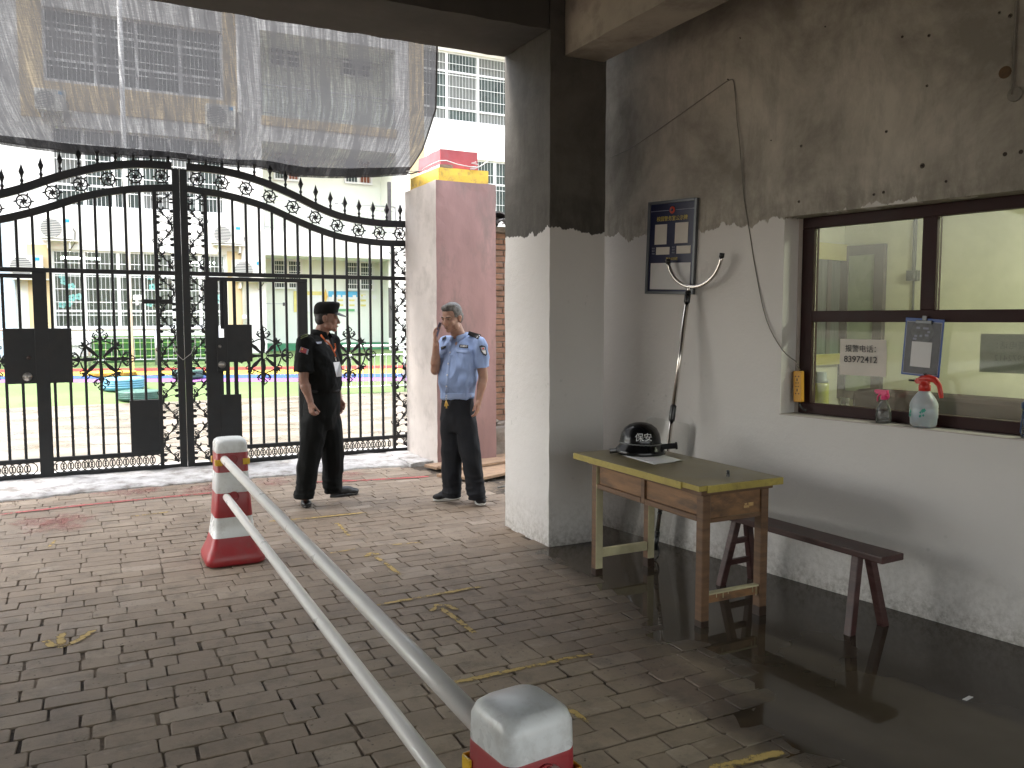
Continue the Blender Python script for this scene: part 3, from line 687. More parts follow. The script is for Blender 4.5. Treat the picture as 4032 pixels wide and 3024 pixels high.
# worn paint on the bricks
def mark(name, pts, w, mat, z=.0055):
    P = [onZ(*p) for p in pts]; fine = []
    for a, b in zip(P[:-1], P[1:]):
        n = max(1, int((b-a).length/.04))
        for k in range(n): fine.append(a+(b-a)*k/n)
    fine.append(P[-1]); vs = []; ev = []; fs = []
    for i, p in enumerate(fine):
        d = (fine[min(i+1, len(fine)-1)]-fine[max(i-1, 0)]).normalized(); n_ = Vector((-d.y, d.x, 0)); end = -.3 if i in (0, len(fine)-1) else 0
        for s_, e in ((-1.25,-.45),(-.5,.22),(.5,.22),(1.25,-.45)): vs.append(p + n_*w/2*s_ + Vector((0,0,z))); ev.append(e+end)
    for i in range(len(fine)-1):
        for k in range(3): fs.append((i*4+k, i*4+k+1, i*4+4+k+1, i*4+4+k))
    o = MB().add(vs, fs).build(name, mat, fixn=False)
    at = o.data.attributes.new('edge', 'FLOAT', 'POINT'); at.data.foreach_set('value', ev); tag(o, kind='structure')
s5 = .422; r5 = lambda x, y: (1000+x*s5, 2000+y*s5)
r8 = lambda x, y: (1600+x*.452, 2500+y*.452)
r6l = lambda x, y: (x*.6774, 1900+y*.6774)
r4 = lambda x, y: (2700+x*.6775, 1900+y*.6775)
r6 = lambda x, y: (1050+x*.5727, 1100+y*.5727)
Yl = MT['mark_yellow']
mark('painted_line', [r5(135,131), r5(560,97), r5(1080,43)], .045, Yl)
mark('painted_line', [r5(640,440), r5(950,388)], .03, Yl); mark('painted_line', [r5(1270,352), r5(1590,323)], .03, Yl)
mark('painted_line', [r5(925,952), r5(1400,868), r5(2140,735)], .045, Yl)
mark('painted_line', [r8(190,470), r8(460,415), r8(1640,165)], .045, Yl)
mark('painted_line', [r4(120,1680), r4(565,1572)], .06, Yl)
mark('painted_line', [r6l(755,202), r6l(1010,170)], .04, Yl); mark('painted_line', [r6l(325,338), r6l(275,388)], .03, Yl)
mark('painted_arrow', [r5(725,155), r5(785,150), r5(885,265)], .035, Yl)
mark('painted_arrow', [r5(1040,468), r5(1085,425), r5(1185,442)], .05, Yl); mark('painted_arrow', [r5(1130,460), r5(1260,545), r5(1360,632)], .045, Yl)
mark('painted_arrow', [r5(1640,988), r5(1700,910), r5(1800,918), r5(1905,962)], .05, Yl); mark('painted_arrow', [r5(1740,940), r5(1900,1050), r5(2070,1185)], .045, Yl)
mark('painted_arrow', [r8(1240,465), r8(1345,492)], .04, Yl); mark('painted_arrow', [r8(1385,630), r8(1540,740), r8(1625,792)], .04, Yl)
mark('painted_arrow', [r6l(355,868), r6l(362,958)], .055, Yl); mark('painted_arrow', [r6l(262,922), r6l(300,950), r6l(362,962), r6l(450,925), r6l(552,858)], .05, Yl)
mark('painted_red_line', [r6l(0,188), r6l(330,150), r6l(800,102), r6l(1235,62)], .07, MT['mark_red'])
mark('painted_red_line', [r6(330,1396), r6(700,1382), r6(1115,1358)], .08, MT['mark_red'])
def blob(px, py, rx, ry, sdn):
    c = onZ(px, py); vs = [c+Vector((0,0,.007))]; ev = [.35]; fs = []; n = 28; rn = random.Random(sdn)
    for ring, e in ((.5, .15), (1., -.6)):
        for k in range(n):
            a = 2*math.pi*k/n; f = 1+noise.noise(Vector((math.cos(a)*2, math.sin(a)*2, sdn)))*.5
            vs.append(c+Vector((math.cos(a)*rx*ring*f, math.sin(a)*ry*ring*f, .007))); ev.append(e)
    for k in range(n):
        l = (k+1) % n; fs.append((0, 1+k, 1+l)); fs.append((1+k, 1+n+k, 1+n+l, 1+l))
    o = MB().add(vs, fs).build('red_paint_smear', MT['mark_smear'], fixn=False)
    at = o.data.attributes.new('edge', 'FLOAT', 'POINT'); at.data.foreach_set('value', ev); tag(o, kind='structure')
for i, (x, y, a, b) in enumerate(((150,240,.12,.3),(255,240,.3,.4),(330,220,.3,.35),(420,215,.25,.3),(400,262,.2,.2),(235,282,.2,.15),(700,60,.35,.3),(800,55,.3,.3),(850,40,.25,.3),(1150,45,.3,.3),(1220,30,.3,.3))): blob(*r6l(x, y), a, b, i)
blob(*r6(560,1345), .25, .3, 20); blob(*r6(480,1390), .2, .2, 21); blob(*r6(40,1400), .3, .3, 22)

# threshold under the gate: rough whitewashed mortar, higher at the back
mb = MB(); n = 150; rows_ = []
for i in range(n+1):
    x = -2.6 + 7.2*i/n; e = 8.62 + .09*noise.noise(Vector((x*2.1, 0, 1))) + .05*noise.noise(Vector((x*9, 0, 5))) + (0.0 if x > .3 else -(.3-x)*.13)
    z1 = .03 + .012*noise.noise(Vector((x*4, 0, 2)))
    rows_.append([(x, e, -.03), (x, e+.012, .012+.01*noise.noise(Vector((x*14,3,2)))), (x, e+.2, z1), (x, 9.2, z1+.012), (x, 9.75, z1+.012), (x, 9.75, -.03)])
for r_ in rows_: mb.v += [Vector(p) for p in r_]
for i in range(n):
    for k in range(5): mb.f.append((i*6+k, i*6+6+k, i*6+7+k, i*6+k+1)); mb.m.append(0); mb.sm.append(k in (1,2,3))
tag(mb.build('threshold', MT['threshold']), kind='structure')
# ---------------------------------------------------------------- ornamental gate
YG = 9.42
def G(dx, dy): p = onY(dx*1.82278, dy*1.82278, YG); return p.x, p.z
XC = .94
TOP = [(.0,3.176),(.35,3.172),(.61,3.138),(.871,3.072),(1.162,2.966),(1.415,2.855),(1.67,2.768),(1.938,2.725),(2.208,2.707),(2.474,2.713)]
LOW = [(.0,2.958),(.264,2.935),(.436,2.917),(.672,2.871),(.909,2.805),(1.157,2.704),(1.411,2.61),(1.667,2.537),(1.935,2.5),(2.206,2.484),(2.472,2.49)]
def interp(tab, a):
    a = min(abs(a), tab[-1][0])
    for i in range(len(tab)-1):
        if a <= tab[i+1][0]:
            x0, y0 = tab[i]; x1, y1 = tab[i+1]; t = (a-x0)/(x1-x0)
            ym = tab[i-1][1] if i > 0 else tab[1][1]; xm = tab[i-1][0] if i > 0 else -tab[1][0]
            yn, xn = (tab[i+2][1], tab[i+2][0]) if i+2 < len(tab) else (y1, x1+.2)
            m0 = (y1-ym)/(x1-xm)*(x1-x0); m1 = (yn-y0)/(xn-x0)*(x1-x0)
            return (2*t**3-3*t*t+1)*y0+(t**3-2*t*t+t)*m0+(-2*t**3+3*t*t)*y1+(t**3-t*t)*m1
    return tab[-1][1]
IRON = MT['black_iron']
def circ(cx, cz, r, n=20, a0=0, a1=2*math.pi):
    return [(cx+r*math.cos(a0+(a1-a0)*k/n), cz+r*math.sin(a0+(a1-a0)*k/n)) for k in range(n+(0 if abs(a1-a0) > 6.28 else 1))]
def disc(mb, cx, cz, r, t, n=12): mb.plate(circ(cx, cz, r, n), t)
# pinwheel roundel
mb = MB(); mb.ribbon(circ(0,0,.061,28), .014, .012, closed=True); disc(mb, 0, 0, .019, .02)
for k in range(6):
    a = k*math.pi/3; disc(mb, .02*math.cos(a+.4), .02*math.sin(a+.4), .009, .018, 8)
    pts = []
    for t in range(7):
        u = t/6; r = .02+.038*u; th = a + .9*math.sin(u*math.pi/2) ; pts.append((r*math.cos(th), r*math.sin(th)))
    mb.ribbon(pts, [.011,.010,.009,.009,.009,.011,.013], .01)
    a2 = a; c, s = math.cos(a2), math.sin(a2)
    mb.plate([(.058*c-.010*s, .058*s+.010*c), (.088*c-.006*s, .088*s+.006*c), (.088*c+.006*s, .088*s-.006*c), (.058*c+.010*s, .058*s-.010*c)], .009)
ROUNDEL = mb.mesh('pinwheel_roundel', IRON)
# spear finial
mb = MB(); prof = [(.015,0),(.017,.012),(.010,.02),(.016,.034),(.018,.046),(.010,.058),(.009,.072),(.013,.082)]
mb.lathe(prof, 8, smooth=True)
zz = [(.013,.082),(.034,.125),(.020,.155),(.001,.205)]
mb.lathe(zz, 4, smooth=False)
FINIAL = mb.mesh('spear_finial', IRON)
# vine unit: one half wave (mirrored for the next), height .30, stem from (+a,0) to (-a,.30)
def leaf(mb, x, z, ang, L, wd, t=.006, curve=.0):
    """solid almond leaf with curled tip"""
    n = 7; ctr = []
    for i in range(n):
        u = i/(n-1); an = ang + curve*u; 
        if i == 0: ctr.append((x, z))
        else: ctr.append((ctr[-1][0]+math.cos(an)*L/(n-1), ctr[-1][1]+math.sin(an)*L/(n-1)))
    mb.ribbon(ctr, [max(.003, wd*math.sin(math.pi*(.12+.86*i/(n-1)))) for i in range(n)], t)
    return ctr[-1]
def loop(mb, x, z, ang, L, wd, t=.007, lw=.0085):
    """open petal drawn in thin bar"""
    pts = []
    for i in range(17):
        u = i/16*2*math.pi; a = (1-math.cos(u))/2*L; b = wd*math.sin(u)*(.35+.65*(a/L)); pts.append((x+math.cos(ang)*a-math.sin(ang)*b, z+math.sin(ang)*a+math.cos(ang)*b))
    mb.ribbon(pts, lw, t)
def bud(mb, x, z, r, ang):
    disc(mb, x, z, r, .014, 12)
    for k in (-1, 0, 1):
        a = ang+k*.5; c, s = math.cos(a), math.sin(a)
        mb.plate([(x+r*.7*c-.006*s, z+r*.7*s+.006*c), (x+r*1.45*c, z+r*1.45*s), (x+r*.7*c+.006*s, z+r*.7*s-.006*c)], .01)
def vine_unit(sg):
    mb = MB(); Hh = .225; A = .050
    mb.ribbon([(sg*A*math.cos(math.pi*i/14), Hh*i/14) for i in range(15)], .009, .008)
    sx = lambda t: sg*A*math.cos(math.pi*t); sz = lambda t: Hh*t
    for (t, an, L, wd) in ((.04,.25,.085,.014),(.10,-.55,.080,.015),(.42,-1.05,.062,.012),(.55,.55,.085,.014),(.60,1.35,.058,.012),(.90,.15,.05,.010)):
        loop(mb, sx(t), sz(t), math.pi/2+sg*an, L, wd, lw=.0068)
    for (t, an, L, cv, w) in ((.12,1.5,.052,-1.6,.015),(.30,-1.35,.050,1.7,.014),(.48,1.2,.05,-1.5,.014),(.72,-1.3,.055,1.5,.015),(.82,.9,.045,-1.3,.013)):
        leaf(mb, sx(t), sz(t), math.pi/2+sg*an, L, w, curve=sg*cv)
    bud(mb, -sg*.050, .040, .0165, math.pi/2+sg*.9); bud(mb, -sg*.048, .098, .0155, math.pi/2+sg*.3); bud(mb, sg*.052, .160, .0165, math.pi/2-sg*.5)
    mb.ribbon([(-sg*.050,.040),(-sg*.030,.052),(0,.045),(sg*.028,.025),(sx(.1),sz(.1)-.005)], .0065, .007)
    mb.ribbon([(-sg*.048,.098),(-sg*.022,.118),(-sg*.004,.112),(sx(.45),sz(.45))], .0065, .007)
    mb.ribbon([(sg*.052,.160),(sg*.030,.182),(0,.186),(-sg*.025,.175),(sx(.75),sz(.75))], .0065, .007)
    return mb.mesh('vine_scroll', IRON), Hh
VU = [vine_unit(1), vine_unit(-1)]
# compass rosette
mb = MB()
for k in range(8):
    a = k*math.pi/4; c, s = math.cos(a), math.sin(a); P_ = lambda r, w: (r*c - w*s, r*s + w*c)
    mb.plate([P_(.03,.008), P_(.13,.021), P_(.19,.009), P_(.19,-.009), P_(.13,-.021), P_(.03,-.008)], .016)
    a2 = a+math.pi/8; ring_c = (.045*math.cos(a2), .045*math.sin(a2)); mb.ribbon(circ(*ring_c, .011, 10), .006, .012, closed=True)
    mb.ribbon(circ(0, 0, .035, 4, a2-math.pi/8, a2+math.pi/8), .008, .012)
    # outer hoop arcs
    mb.ribbon(circ(0, 0, .185, 6, a+.17, a+math.pi/4-.17), .013, .010)
    for q in (.17, math.pi/4-.17, .39): mb.plate([(.185*math.cos(a+q)+dx, .185*math.sin(a+q)+dz) for dx, dz in ((-.009,0),(0,-.009),(.009,0),(0,.009))], .012)
    if k % 2 == 0:
        for sg in (-1, 1):
            # scroll
            pts = []
            for t in range(13):
                th = t/12*4.6; r = .026*(1-t/16); cxr, cwr = .235, sg*.034
                pts.append(P_(cxr - r*math.cos(th), cwr + sg*r*math.sin(th)))
            mb.ribbon(pts, .012, .01)
            mb.ribbon([P_(.19, sg*.0), P_(.205, sg*.045), P_(.225, sg*.066), P_(.25, sg*.066), P_(.268, sg*.05)], .012, .01)
            mb.ribbon([P_(.255, 0), P_(.275, sg*.028), P_(.30, sg*.026), P_(.315, 0)], .011, .01)
            for (r_, w_2) in ((.235,.07),(.262,.058),(.285,.03)): mb.plate([P_(r_-.009, sg*w_2), P_(r_, sg*(w_2+.012)), P_(r_+.009, sg*w_2), P_(r_, sg*(w_2-.008))], .012)
        mb.plate([P_(.185,.02), P_(.20,.034), P_(.215,.02), P_(.26,.008), P_(.335,.0), P_(.26,-.008), P_(.215,-.02), P_(.20,-.034), P_(.185,-.02)], .014)
    else:
        mb.plate([P_(.19,.012), P_(.215,.032), P_(.235,.03), P_(.225,.012), P_(.258,0), P_(.225,-.012), P_(.235,-.03), P_(.215,-.032), P_(.19,-.012)], .014)
        for sg in (-1, 1): mb.ribbon([P_(.185, sg*.01), P_(.195, sg*.045), P_(.225, sg*.048), P_(.236, sg*.03)], .011, .01)
ROSETTE = mb.mesh('compass_rosette', MT['black_iron'])
# ring of the bottom band
mb = MB(); mb.ribbon(circ(0,0,.057,22), .009, .008, closed=True); RING = mb.mesh('ring', IRON)
mb = MB(); mb.plate([(-.013,.03),(.013,.03),(.004,.008),(.012,0),(.004,-.008),(.013,-.03),(-.013,-.03),(-.004,-.008),(-.012,0),(-.004,.008)], .013)
mb.box((-.003,-.004,.05),(.003,.004,.066)); mb.box((-.003,-.004,-.066),(.003,.004,-.05)); CLIP = mb.mesh('ring_clip', IRON)

def gate_leaf(label, sg):
    x_end = XC + sg*2.47 if sg > 0 else XC - 3.2
    g = thing('gate_leaf', (XC + sg*1.2, YG, .0), label, 'gate', 'double gate leaves')
    gb = lambda nm, x0, x1, z0, z1, t=.045, mt=IRON, yo=0: MB().box((min(x0,x1), YG+yo-t/2, z0), (max(x0,x1), YG+yo+t/2, z1)).build(nm, mt, g, bevel=.003, seg=1)
    gb('meeting_stile', XC+sg*.003, XC+sg*.072, .045, 3.150, .06)
    # arched rails
    for nm, tab, hh in (('arch_rail', TOP, .075), ('arch_rail', LOW, .07)):
        n = 44; a0 = .072; a1 = 2.474 if sg > 0 else 2.9; pts = [(XC+sg*(a0+(a1-a0)*i/n), interp(tab, a0+(a1-a0)*i/n)) for i in range(n+1)]
        mb = MB().ribbon(pts, hh, .05); mb.v = [v+Vector((0, YG, 0)) for v in mb.v]; mb.build(nm, IRON, g)
    aend = 2.474 if sg > 0 else 2.9
    gb('mid_rail', XC+sg*.072, XC+sg*aend, 2.058, 2.102)
    gb('low_rail', XC+sg*.252, XC+sg*aend, .195, .235)
    gb('bottom_rail', XC+sg*.072, XC+sg*aend, .045, .085, .05) if 0 else gb('bottom_rail', XC+sg*.072, XC+sg*aend, .02, .078, .05)
    # vertical bars
    sp = .1372; xb0 = XC+sg*.246
    nb = 16 if sg > 0 else 18
    for i in range(nb):
        x = xb0 + sg*sp*i; a = abs(x-XC); zt = interp(LOW, a)-.03; wd = .034 if i in (0, 15) else .024
        big = (sg > 0 and i in (0, 7, 15)) or (sg < 0 and i in (0, 9))
        if sg > 0 and i in (7,): 
            gb('bar', x-.014, x+.014, 2.102, zt, .024); continue
        if i in (0, 15): gb('bar', x-.019, x+.019, .078, zt, .04); continue
        if sg > 0 and 1 <= i <= 6:      # through the wicket door: split
            gb('bar', x-.013, x+.013, 2.102, zt, .024); continue
        if sg < 0 and i >= 9: gb('bar', x-.013, x+.013, 2.102, zt, .024); continue
        gb('bar', x-.013, x+.013, .235, zt, .024)
    # roundels and finials
    for k in range(10 if sg > 0 else 12):
        a = .172 + .247*k
        if a > 2.45: break
        x = XC+sg*a; z = (interp(TOP, a)+interp(LOW, a))/2; slope = (interp(TOP, a+.05)-interp(TOP, a-.05))/.1
        place('pinwheel_roundel', ROUNDEL, g, (x, YG, z), (0, -sg*math.atan(slope)*.0+random.uniform(-.1,.1), 0))
    for k in range(15 if sg > 0 else 17):
        a = (.10 if sg > 0 else .10) + .1645*k; x = XC+sg*a
        if a > 2.42: break
        place('spear_finial', FINIAL, g, (x, YG, interp(TOP, a)+.034), (0, 0, math.pi/4))
    # vine strips
    def strip(xa, z0, z1):
        k = 0; z = z0
        while z < z1-.1:
            me, hh = VU[k % 2]; o = place('vine_scroll', me, g, (xa, YG, z)); s_ = min(1., (z1-z)/hh); o.scale = (1.33, 1, s_); z += hh; k += 1
    xs_ = XC+sg*.152
    strip(xs_, .085, 2.055); strip(xs_, 2.105, interp(LOW, .15)-.035)
    if sg > 0: strip(XC+2.39, .085, 2.055); strip(XC+2.39, 2.105, 2.46)
    # ring band
    a = .31; k = 0
    while a < (2.25 if sg > 0 else 2.6):
        blocked = (sg > 0 and (1.20 < a < 1.32)) or (sg < 0 and (1.22 < a < 1.40))
        if not blocked:
            place('ring', RING, g, (XC+sg*a, YG+(.004 if k % 2 else -.004), .1365)); place('ring_clip', CLIP, g, (XC+sg*(a+.0315), YG, .1365))
        a += .063; k += 1
    return g, gb
gr, gb = gate_leaf('right leaf of the black wrought iron gate, next to the pink pillar', 1)
def gplate(nm, dx0, dy0, dx1, dy1, t=.03, mt=IRON, yo=0, b=None):
    x0, z0 = G(dx0, dy1); x1, z1 = G(dx1, dy0); return (b or gb)(nm, x0, x1, z0, z1, t, mt, yo)
# wicket door in the right leaf
gb('wicket_rail', 1.20, 2.24, 2.008, 2.050, .05); gb('wicket_stile', 2.128, 2.238, .03, 2.008, .05)
gplate('wicket_stile', 450, 606, 469, 960, .05); gplate('wicket_stile', 484, 606, 490, 730, .05); gplate('lock_case', 469, 729, 490, 802, .07); gplate('lock_case', 488, 701, 543, 782, .06)
gplate('kick_plate', 469, 851, 521, 960, .04)
for a_ in (475, 489, 507): gplate('bar', a_, 778, a_+7, 855, .024)
gplate('bar', 469, 782, 475, 851, .03)
for i in range(1, 7):
    x = XC+.246+.1372*i; z1 = 2.008; z0 = .235
    if x < 1.62: z0 = 1.50
    if i == 3: z0 = .235
    gb('bar', x-.013, x+.013, z0, z1, .024)
gb('bar', 1.33, 1.352, 1.5, 2.008, .024); gb('bar', 1.44, 1.456, 1.5, 2.008, .02)
for (xc_, zc_) in ((1.75,1.205),(2.706,1.198)): place('compass_rosette', ROSETTE, gr, (xc_, YG-.02, zc_))
def knob(px, py, r, parent, mt):
    p = onY(px, py, YG-.035); place('door_knob', MB().lathe([(r,0),(r,.008),(r*.62,.014),(r*.55,.035),(r*.3,.045),(.001,.046)], 18).xf(Matrix.Rotation(math.pi/2, 4, 'X')).mesh('door_knob', mt), parent, p)
r5a = lambda x, y: (x*.4973, 1350+y*.4973)
knob(*r5a(1758,172), .04, gr, MT['lock_steel']); knob(*r5a(1740,28), .018, gr, MT['lock_steel'])
gl, gb2 = gate_leaf('left leaf of the black wrought iron gate, with the big solid lock plate', -1)
gplate('lock_plate', 12, 709, 154, 830, .05, b=gb2); gplate('kick_plate', 284, 862, 349, 977, .03, b=gb2); gplate('bolt_rail', 307, 647, 373, 656, .03, b=gb2)
gb2('wicket_stile', -.425, -.305, .03, 2.058, .055); gb2('wicket_rail', -2.2, -.425, 2.0, 2.04, .05)
for i in range(9, 16):
    x = XC-.246-.1372*i; gb2('bar', x-.013, x+.013, .235, 2.0, .024)
place('compass_rosette', ROSETTE, gl, (.149, YG-.02, 1.20)); place('compass_rosette', ROSETTE, gl, (-.90, YG-.02, 1.20))
knob(*r5a(217,268), .042, gl, MT['lock_steel']); knob(*r5a(228,117), .02, gl, MT['rust_iron'])
# pale rope loop tying the leaves
pts = [Vector((x, YG-.05, z)) for x, z in [(onY(700+a*.452,700+b*.452,YG).x, onY(700+a*.452,700+b*.452,YG).z) for a, b in ((130,1355),(150,1400),(140,1470),(95,1540),(40,1580))]]
pts2 = [Vector((onY(a*.452,700+b*.452,YG).x, YG-.05, onY(a*.452,700+b*.452,YG).z)) for a, b in ((1515,1450),(1530,1530),(1590,1585),(1660,1530),(1700,1440),(1690,1360))]
o = MB().tube(pts2, .004, 6).build('tie_wire', MT['rope']); tag(o, 'thin pale wire looped round the meeting stiles of the gate', 'wire')

# ---------------------------------------------------------------- gate pillar and brick wall
pil = thing('gate_pillar', (3.75, 8.9, 0), 'pink painted square gate pillar with yellow cap and red block on top', 'pillar')
def rb(nm, a, b, mt, seg=.12, amp=.004, sdn=1):
    return bm_obj(rough_box(a, b, seg, amp, sdn), nm, mt, (0,0,0), pil)
bm = rough_box((3.39,8.42,-.03),(4.10,9.38,3.08),.09,.004,2); o = bm_obj(bm, 'shaft', MT['pink_paint'], (0,0,0), pil)
o.data.materials.append(MT['pale_plaster'])
for p in o.data.polygons:
    if p.normal.x < -.7: p.material_index = 1  # left side takes the paler plaster, painting in its stronger light
rb('cap', (3.44,8.47,3.082), (4.03,9.33,3.225), MT['yellow_paint'], .07, .004, 4)
rb('finial_block', (3.49,8.53,3.227), (3.93,9.2,3.43), MT['red_paint'], .07, .005, 6)
o = rb('mortar_bed', (3.47,8.50,3.226), (3.62,9.2,3.26), MT['mortar'], .05, .006, 7)
bp = pil.children[2]
bp.data.materials.append(MT['pale_plaster'])
for p in bp.data.polygons:
    if p.normal.x < -.7: p.material_index = 1  # same paler left side here, light put into the colour
rub = bm_obj(rough_box((3.12,8.55,-.02),(3.388,9.35,.045),.05,.014,8), 'foot_fillet', MT['threshold'], (0,0,0), pil)
q = lambda x, y, Y=8.42: onY(1600+x*.205, 560+y*.205, Y)
o = MB().tube([q(0,560), q(200,550), q(290,545,8.5), q(430,450,8.5), q(640,358,8.46), q(760,352,8.46), q(1000,430,8.46), q(1250,480,8.46), q(1340,470,8.46)], .006, 6).build('tie_wire', MT['rope'])
tag(o, 'pale wire wrapped round the red block on the gate pillar', 'wire')
o = MB().tube([q(1340,380,8.44), q(1250,400,8.44), q(1380,430,8.44), q(1400,455,8.44), q(1220,520,8.44), q(1300,520,8.44), q(1420,460,8.44), q(1540,385,8.44), q(1595,328,8.44)], .006, 6).build('tie_wire', MT['rope'])
tag(o, 'loose twisted wire end sticking out at the right of the gate pillar top', 'wire')

bwl = thing('brick_wall', (4.8, 8.85, 0), 'old red brick wall with crumbling base between pillar and column', 'wall')
MB().box((4.12,8.78,-.03),(6.6,9.1,2.62)).build('mortar_core', MT['mortar'], bwl)
rnd = random.Random(3); z = .42; row = 0
while z < 2.58:
    x = 4.12 + (0 if row % 2 else -.12) 
    while x < 6.5:
        L = .235 + rnd.uniform(-.008,.008); x0 = max(4.121, x)
        if x + L < 5.0 or True:
            dp = rnd.uniform(.004,.02); mb = MB().box((x0, 8.78-dp, z+rnd.uniform(0,.004)), (x+L, 8.80, z+.056+rnd.uniform(-.004,.003)))
            if x < 5.0: mb.build('brick', MT['red_brick'], bwl, bevel=.004, seg=1)
        x += L + .012
    z += .066; row += 1
# rest of the wall in the same courses, past what the gap shows
mb = MB(); z = .42; row = 0
while z < 2.58:
    x = 5.06 + (row % 2)*.12
    while x < 6.5: mb.box((x, 8.768, z), (x+.235, 8.80, z+.056)); x += .247
    z += .066; row += 1
tag(mb.build('bricks', MT['red_brick'], bwl), kind='stuff')
# crumbled base
for k in range(46):
    r_ = rnd.uniform(.015,.05); bm = bmesh.new(); bmesh.ops.create_icosphere(bm, subdivisions=1, radius=r_)
    for v in bm.verts: v.co = Vector((v.co.x*1.3, v.co.y, v.co.z*.8)) + noise.noise_vector(v.co*40+Vector((k,0,0)))*r_*.5
    x = rnd.uniform(4.15,5.0); zz_ = rnd.uniform(0,.42); yy = 8.76 - (0.42-zz_)*rnd.uniform(.0,.35)
    bmesh.ops.translate(bm, vec=(x, yy, zz_), verts=bm.verts); bm_obj(bm, 'rubble_stone', MT['rubble'], (0,0,0), bwl)
bm_obj(rough_box((4.12,8.60,-.03),(5.2,8.79,.36),.05,.03,3), 'crumbled_footing', MT['rubble'], (0,0,0), bwl)
# tile coping
for k, (x, y, zz_, ry) in enumerate(((4.16,8.7,2.68,.25),(4.34,8.72,2.70,.3),(4.52,8.7,2.66,.5),(4.75,8.72,2.70,.3),(5.0,8.7,2.69,.35),(4.30,8.85,2.76,.1),(4.6,8.9,2.75,-.2))):
    mb = MB(); n = 8; vs = []
    for t in (0, .018):
        for j in (0, 1):
            for i in range(n+1): a = math.pi*i/n; vs.append((-(.09-t)*math.cos(a), -.17+.34*j, (.05-t)*math.sin(a)))
    fs = []
    for b_ in (0, 2):
        for i in range(n): fs.append(((b_)*(n+1)+i, (b_)*(n+1)+i+1, (b_+1)*(n+1)+i+1, (b_+1)*(n+1)+i))
    for i in range(n): fs.append((i, i+1, 2*(n+1)+i+1, 2*(n+1)+i)); fs.append(((n+1)+i, (n+1)+i+1, 3*(n+1)+i+1, 3*(n+1)+i))
    mb.add(vs, fs); place('roof_tile', mb.mesh('roof_tile', MT['grey_roof']), bwl, (x, y, zz_), (rnd.uniform(-.3,.2), ry, rnd.uniform(-.4,.4)))
MB().box((4.11,8.70,2.60),(6.6,9.15,2.66)).build('coping_slab', MT['rubble'], bwl, bevel=.01)

# planks lying by the wall
for i, (a, b, w, z0, lb) in enumerate((((3.30,8.02),(4.6,8.30),.24,.05,'rear weathered plank on the ground at the foot of the pillar'),((3.30,7.50),(4.5,7.95),.30,.035,'front reddish plank on the ground behind the man in the blue shirt'))):
    d = (Vector(b)-Vector(a)).normalized(); n_ = Vector((-d.y, d.x)); a3 = Vector((*a, z0)); b3 = Vector((*b, z0+.01)); 
    mb = MB().beam(a3, b3, w, .03); mb.add([v + Vector((n_.x*.16*1.6, n_.y*.16*1.6, -.02)) for v in mb.v[:8]], [(0,3,2,1),(4,5,6,7),(0,1,5,4),(1,2,6,5),(2,3,7,6),(3,0,4,7)])
    o = mb.build('plank', MT['plank'], bevel=.003, seg=1); tag(o, lb, 'plank', 'planks by the pillar')
o = MB().tube([Vector((3.45,7.05,.01)), Vector((3.7,7.12,.015)), Vector((3.95,7.22,.01)), Vector((4.2,7.28,.012))], .008, 6).build('rag_strip', MT['curtain']); tag(o, 'pale green twisted plastic strip lying in front of the planks', 'strip')

# ---------------------------------------------------------------- shade net
top = [(-6.5,3.70),(2.86,3.63)]
bott = [(-6.6, 3.62)]
for px, py in ((0,554),(140,574),(268,592),(420,604),(540,606),(662,617),(806,637),(1008,651),(1172,684),(1290,690),(1389,688),(1500,683),(1600,680)):
    p = onY(px, py, 9.62); bott.append((p.x, p.z))
nx, ny = 120, 36; vs = []; uvs = []
def lerp_tab(tab, x):
    if x <= tab[0][0]: return tab[0][1]
    for (a, b), (c, d) in zip(tab[:-1], tab[1:]):
        if x <= c: return b+(d-b)*(x-a)/(c-a)
    return tab[-1][1]
xr_t = 2.0; pe = [onY(1722,152,5.76), onY(1690,330,7.2), onY(1640,545,8.5), onY(1608,676,9.55)]
for j in range(ny+1):
    t = j/ny; tt = t*3; i0 = min(2, int(tt)); f = tt-i0; xr = pe[i0].x+(pe[i0+1].x-pe[i0].x)*f
    for i in range(nx+1):
        s = i/nx; X0 = -6.5 + (pe[0].x+6.5)*s; x = X0 + (xr-pe[0].x)*max(0, min(1, (X0+1.2)/(pe[0].x+1.2)))**1.2; y = 5.76 + (9.62-5.76)*t
        zt = 3.66 + (x+0)*-.004; zb = lerp_tab(bott, x)
        z = zt + (zb-zt)*t - .20*math.sin(math.pi*t)**1.0*(1-.5*s**6) + .03*math.sin(x*2.3+t*2)*math.sin(math.pi*t) + .015*noise.noise(Vector((x*3, y*.4, 0)))*t
        if t > .9: z -= (t-.9)*.25*(noise.noise(Vector((x*1.2, 4, 0)))+.2)
        vs.append((x, y, z)); uvs.append((X0/4, y/4))
fs = [(j*(nx+1)+i, j*(nx+1)+i+1, (j+1)*(nx+1)+i+1, (j+1)*(nx+1)+i) for j in range(ny) for i in range(nx)]
mb = MB().add(vs, fs, smooth=True); netE = thing('shade_net', (-2, 7.6, 3.6), 'grey woven shade net stretched from the roof beam over the gate', 'shade net')
o = mb.build('net_cloth', MT['net'], netE, fixn=False)
uvl = o.data.uv_layers.new(name='UVMap')
for l in o.data.loops: uvl.data[l.index].uv = uvs[l.vertex_index]
j0 = int(ny*.91); sub_ = [Vector(v)+Vector((0,0,-.03*math.sin(math.pi*((k//(nx+1))/(ny-j0))*.5) )) for k, v in enumerate(vs[j0*(nx+1):])]; nr_ = ny-j0
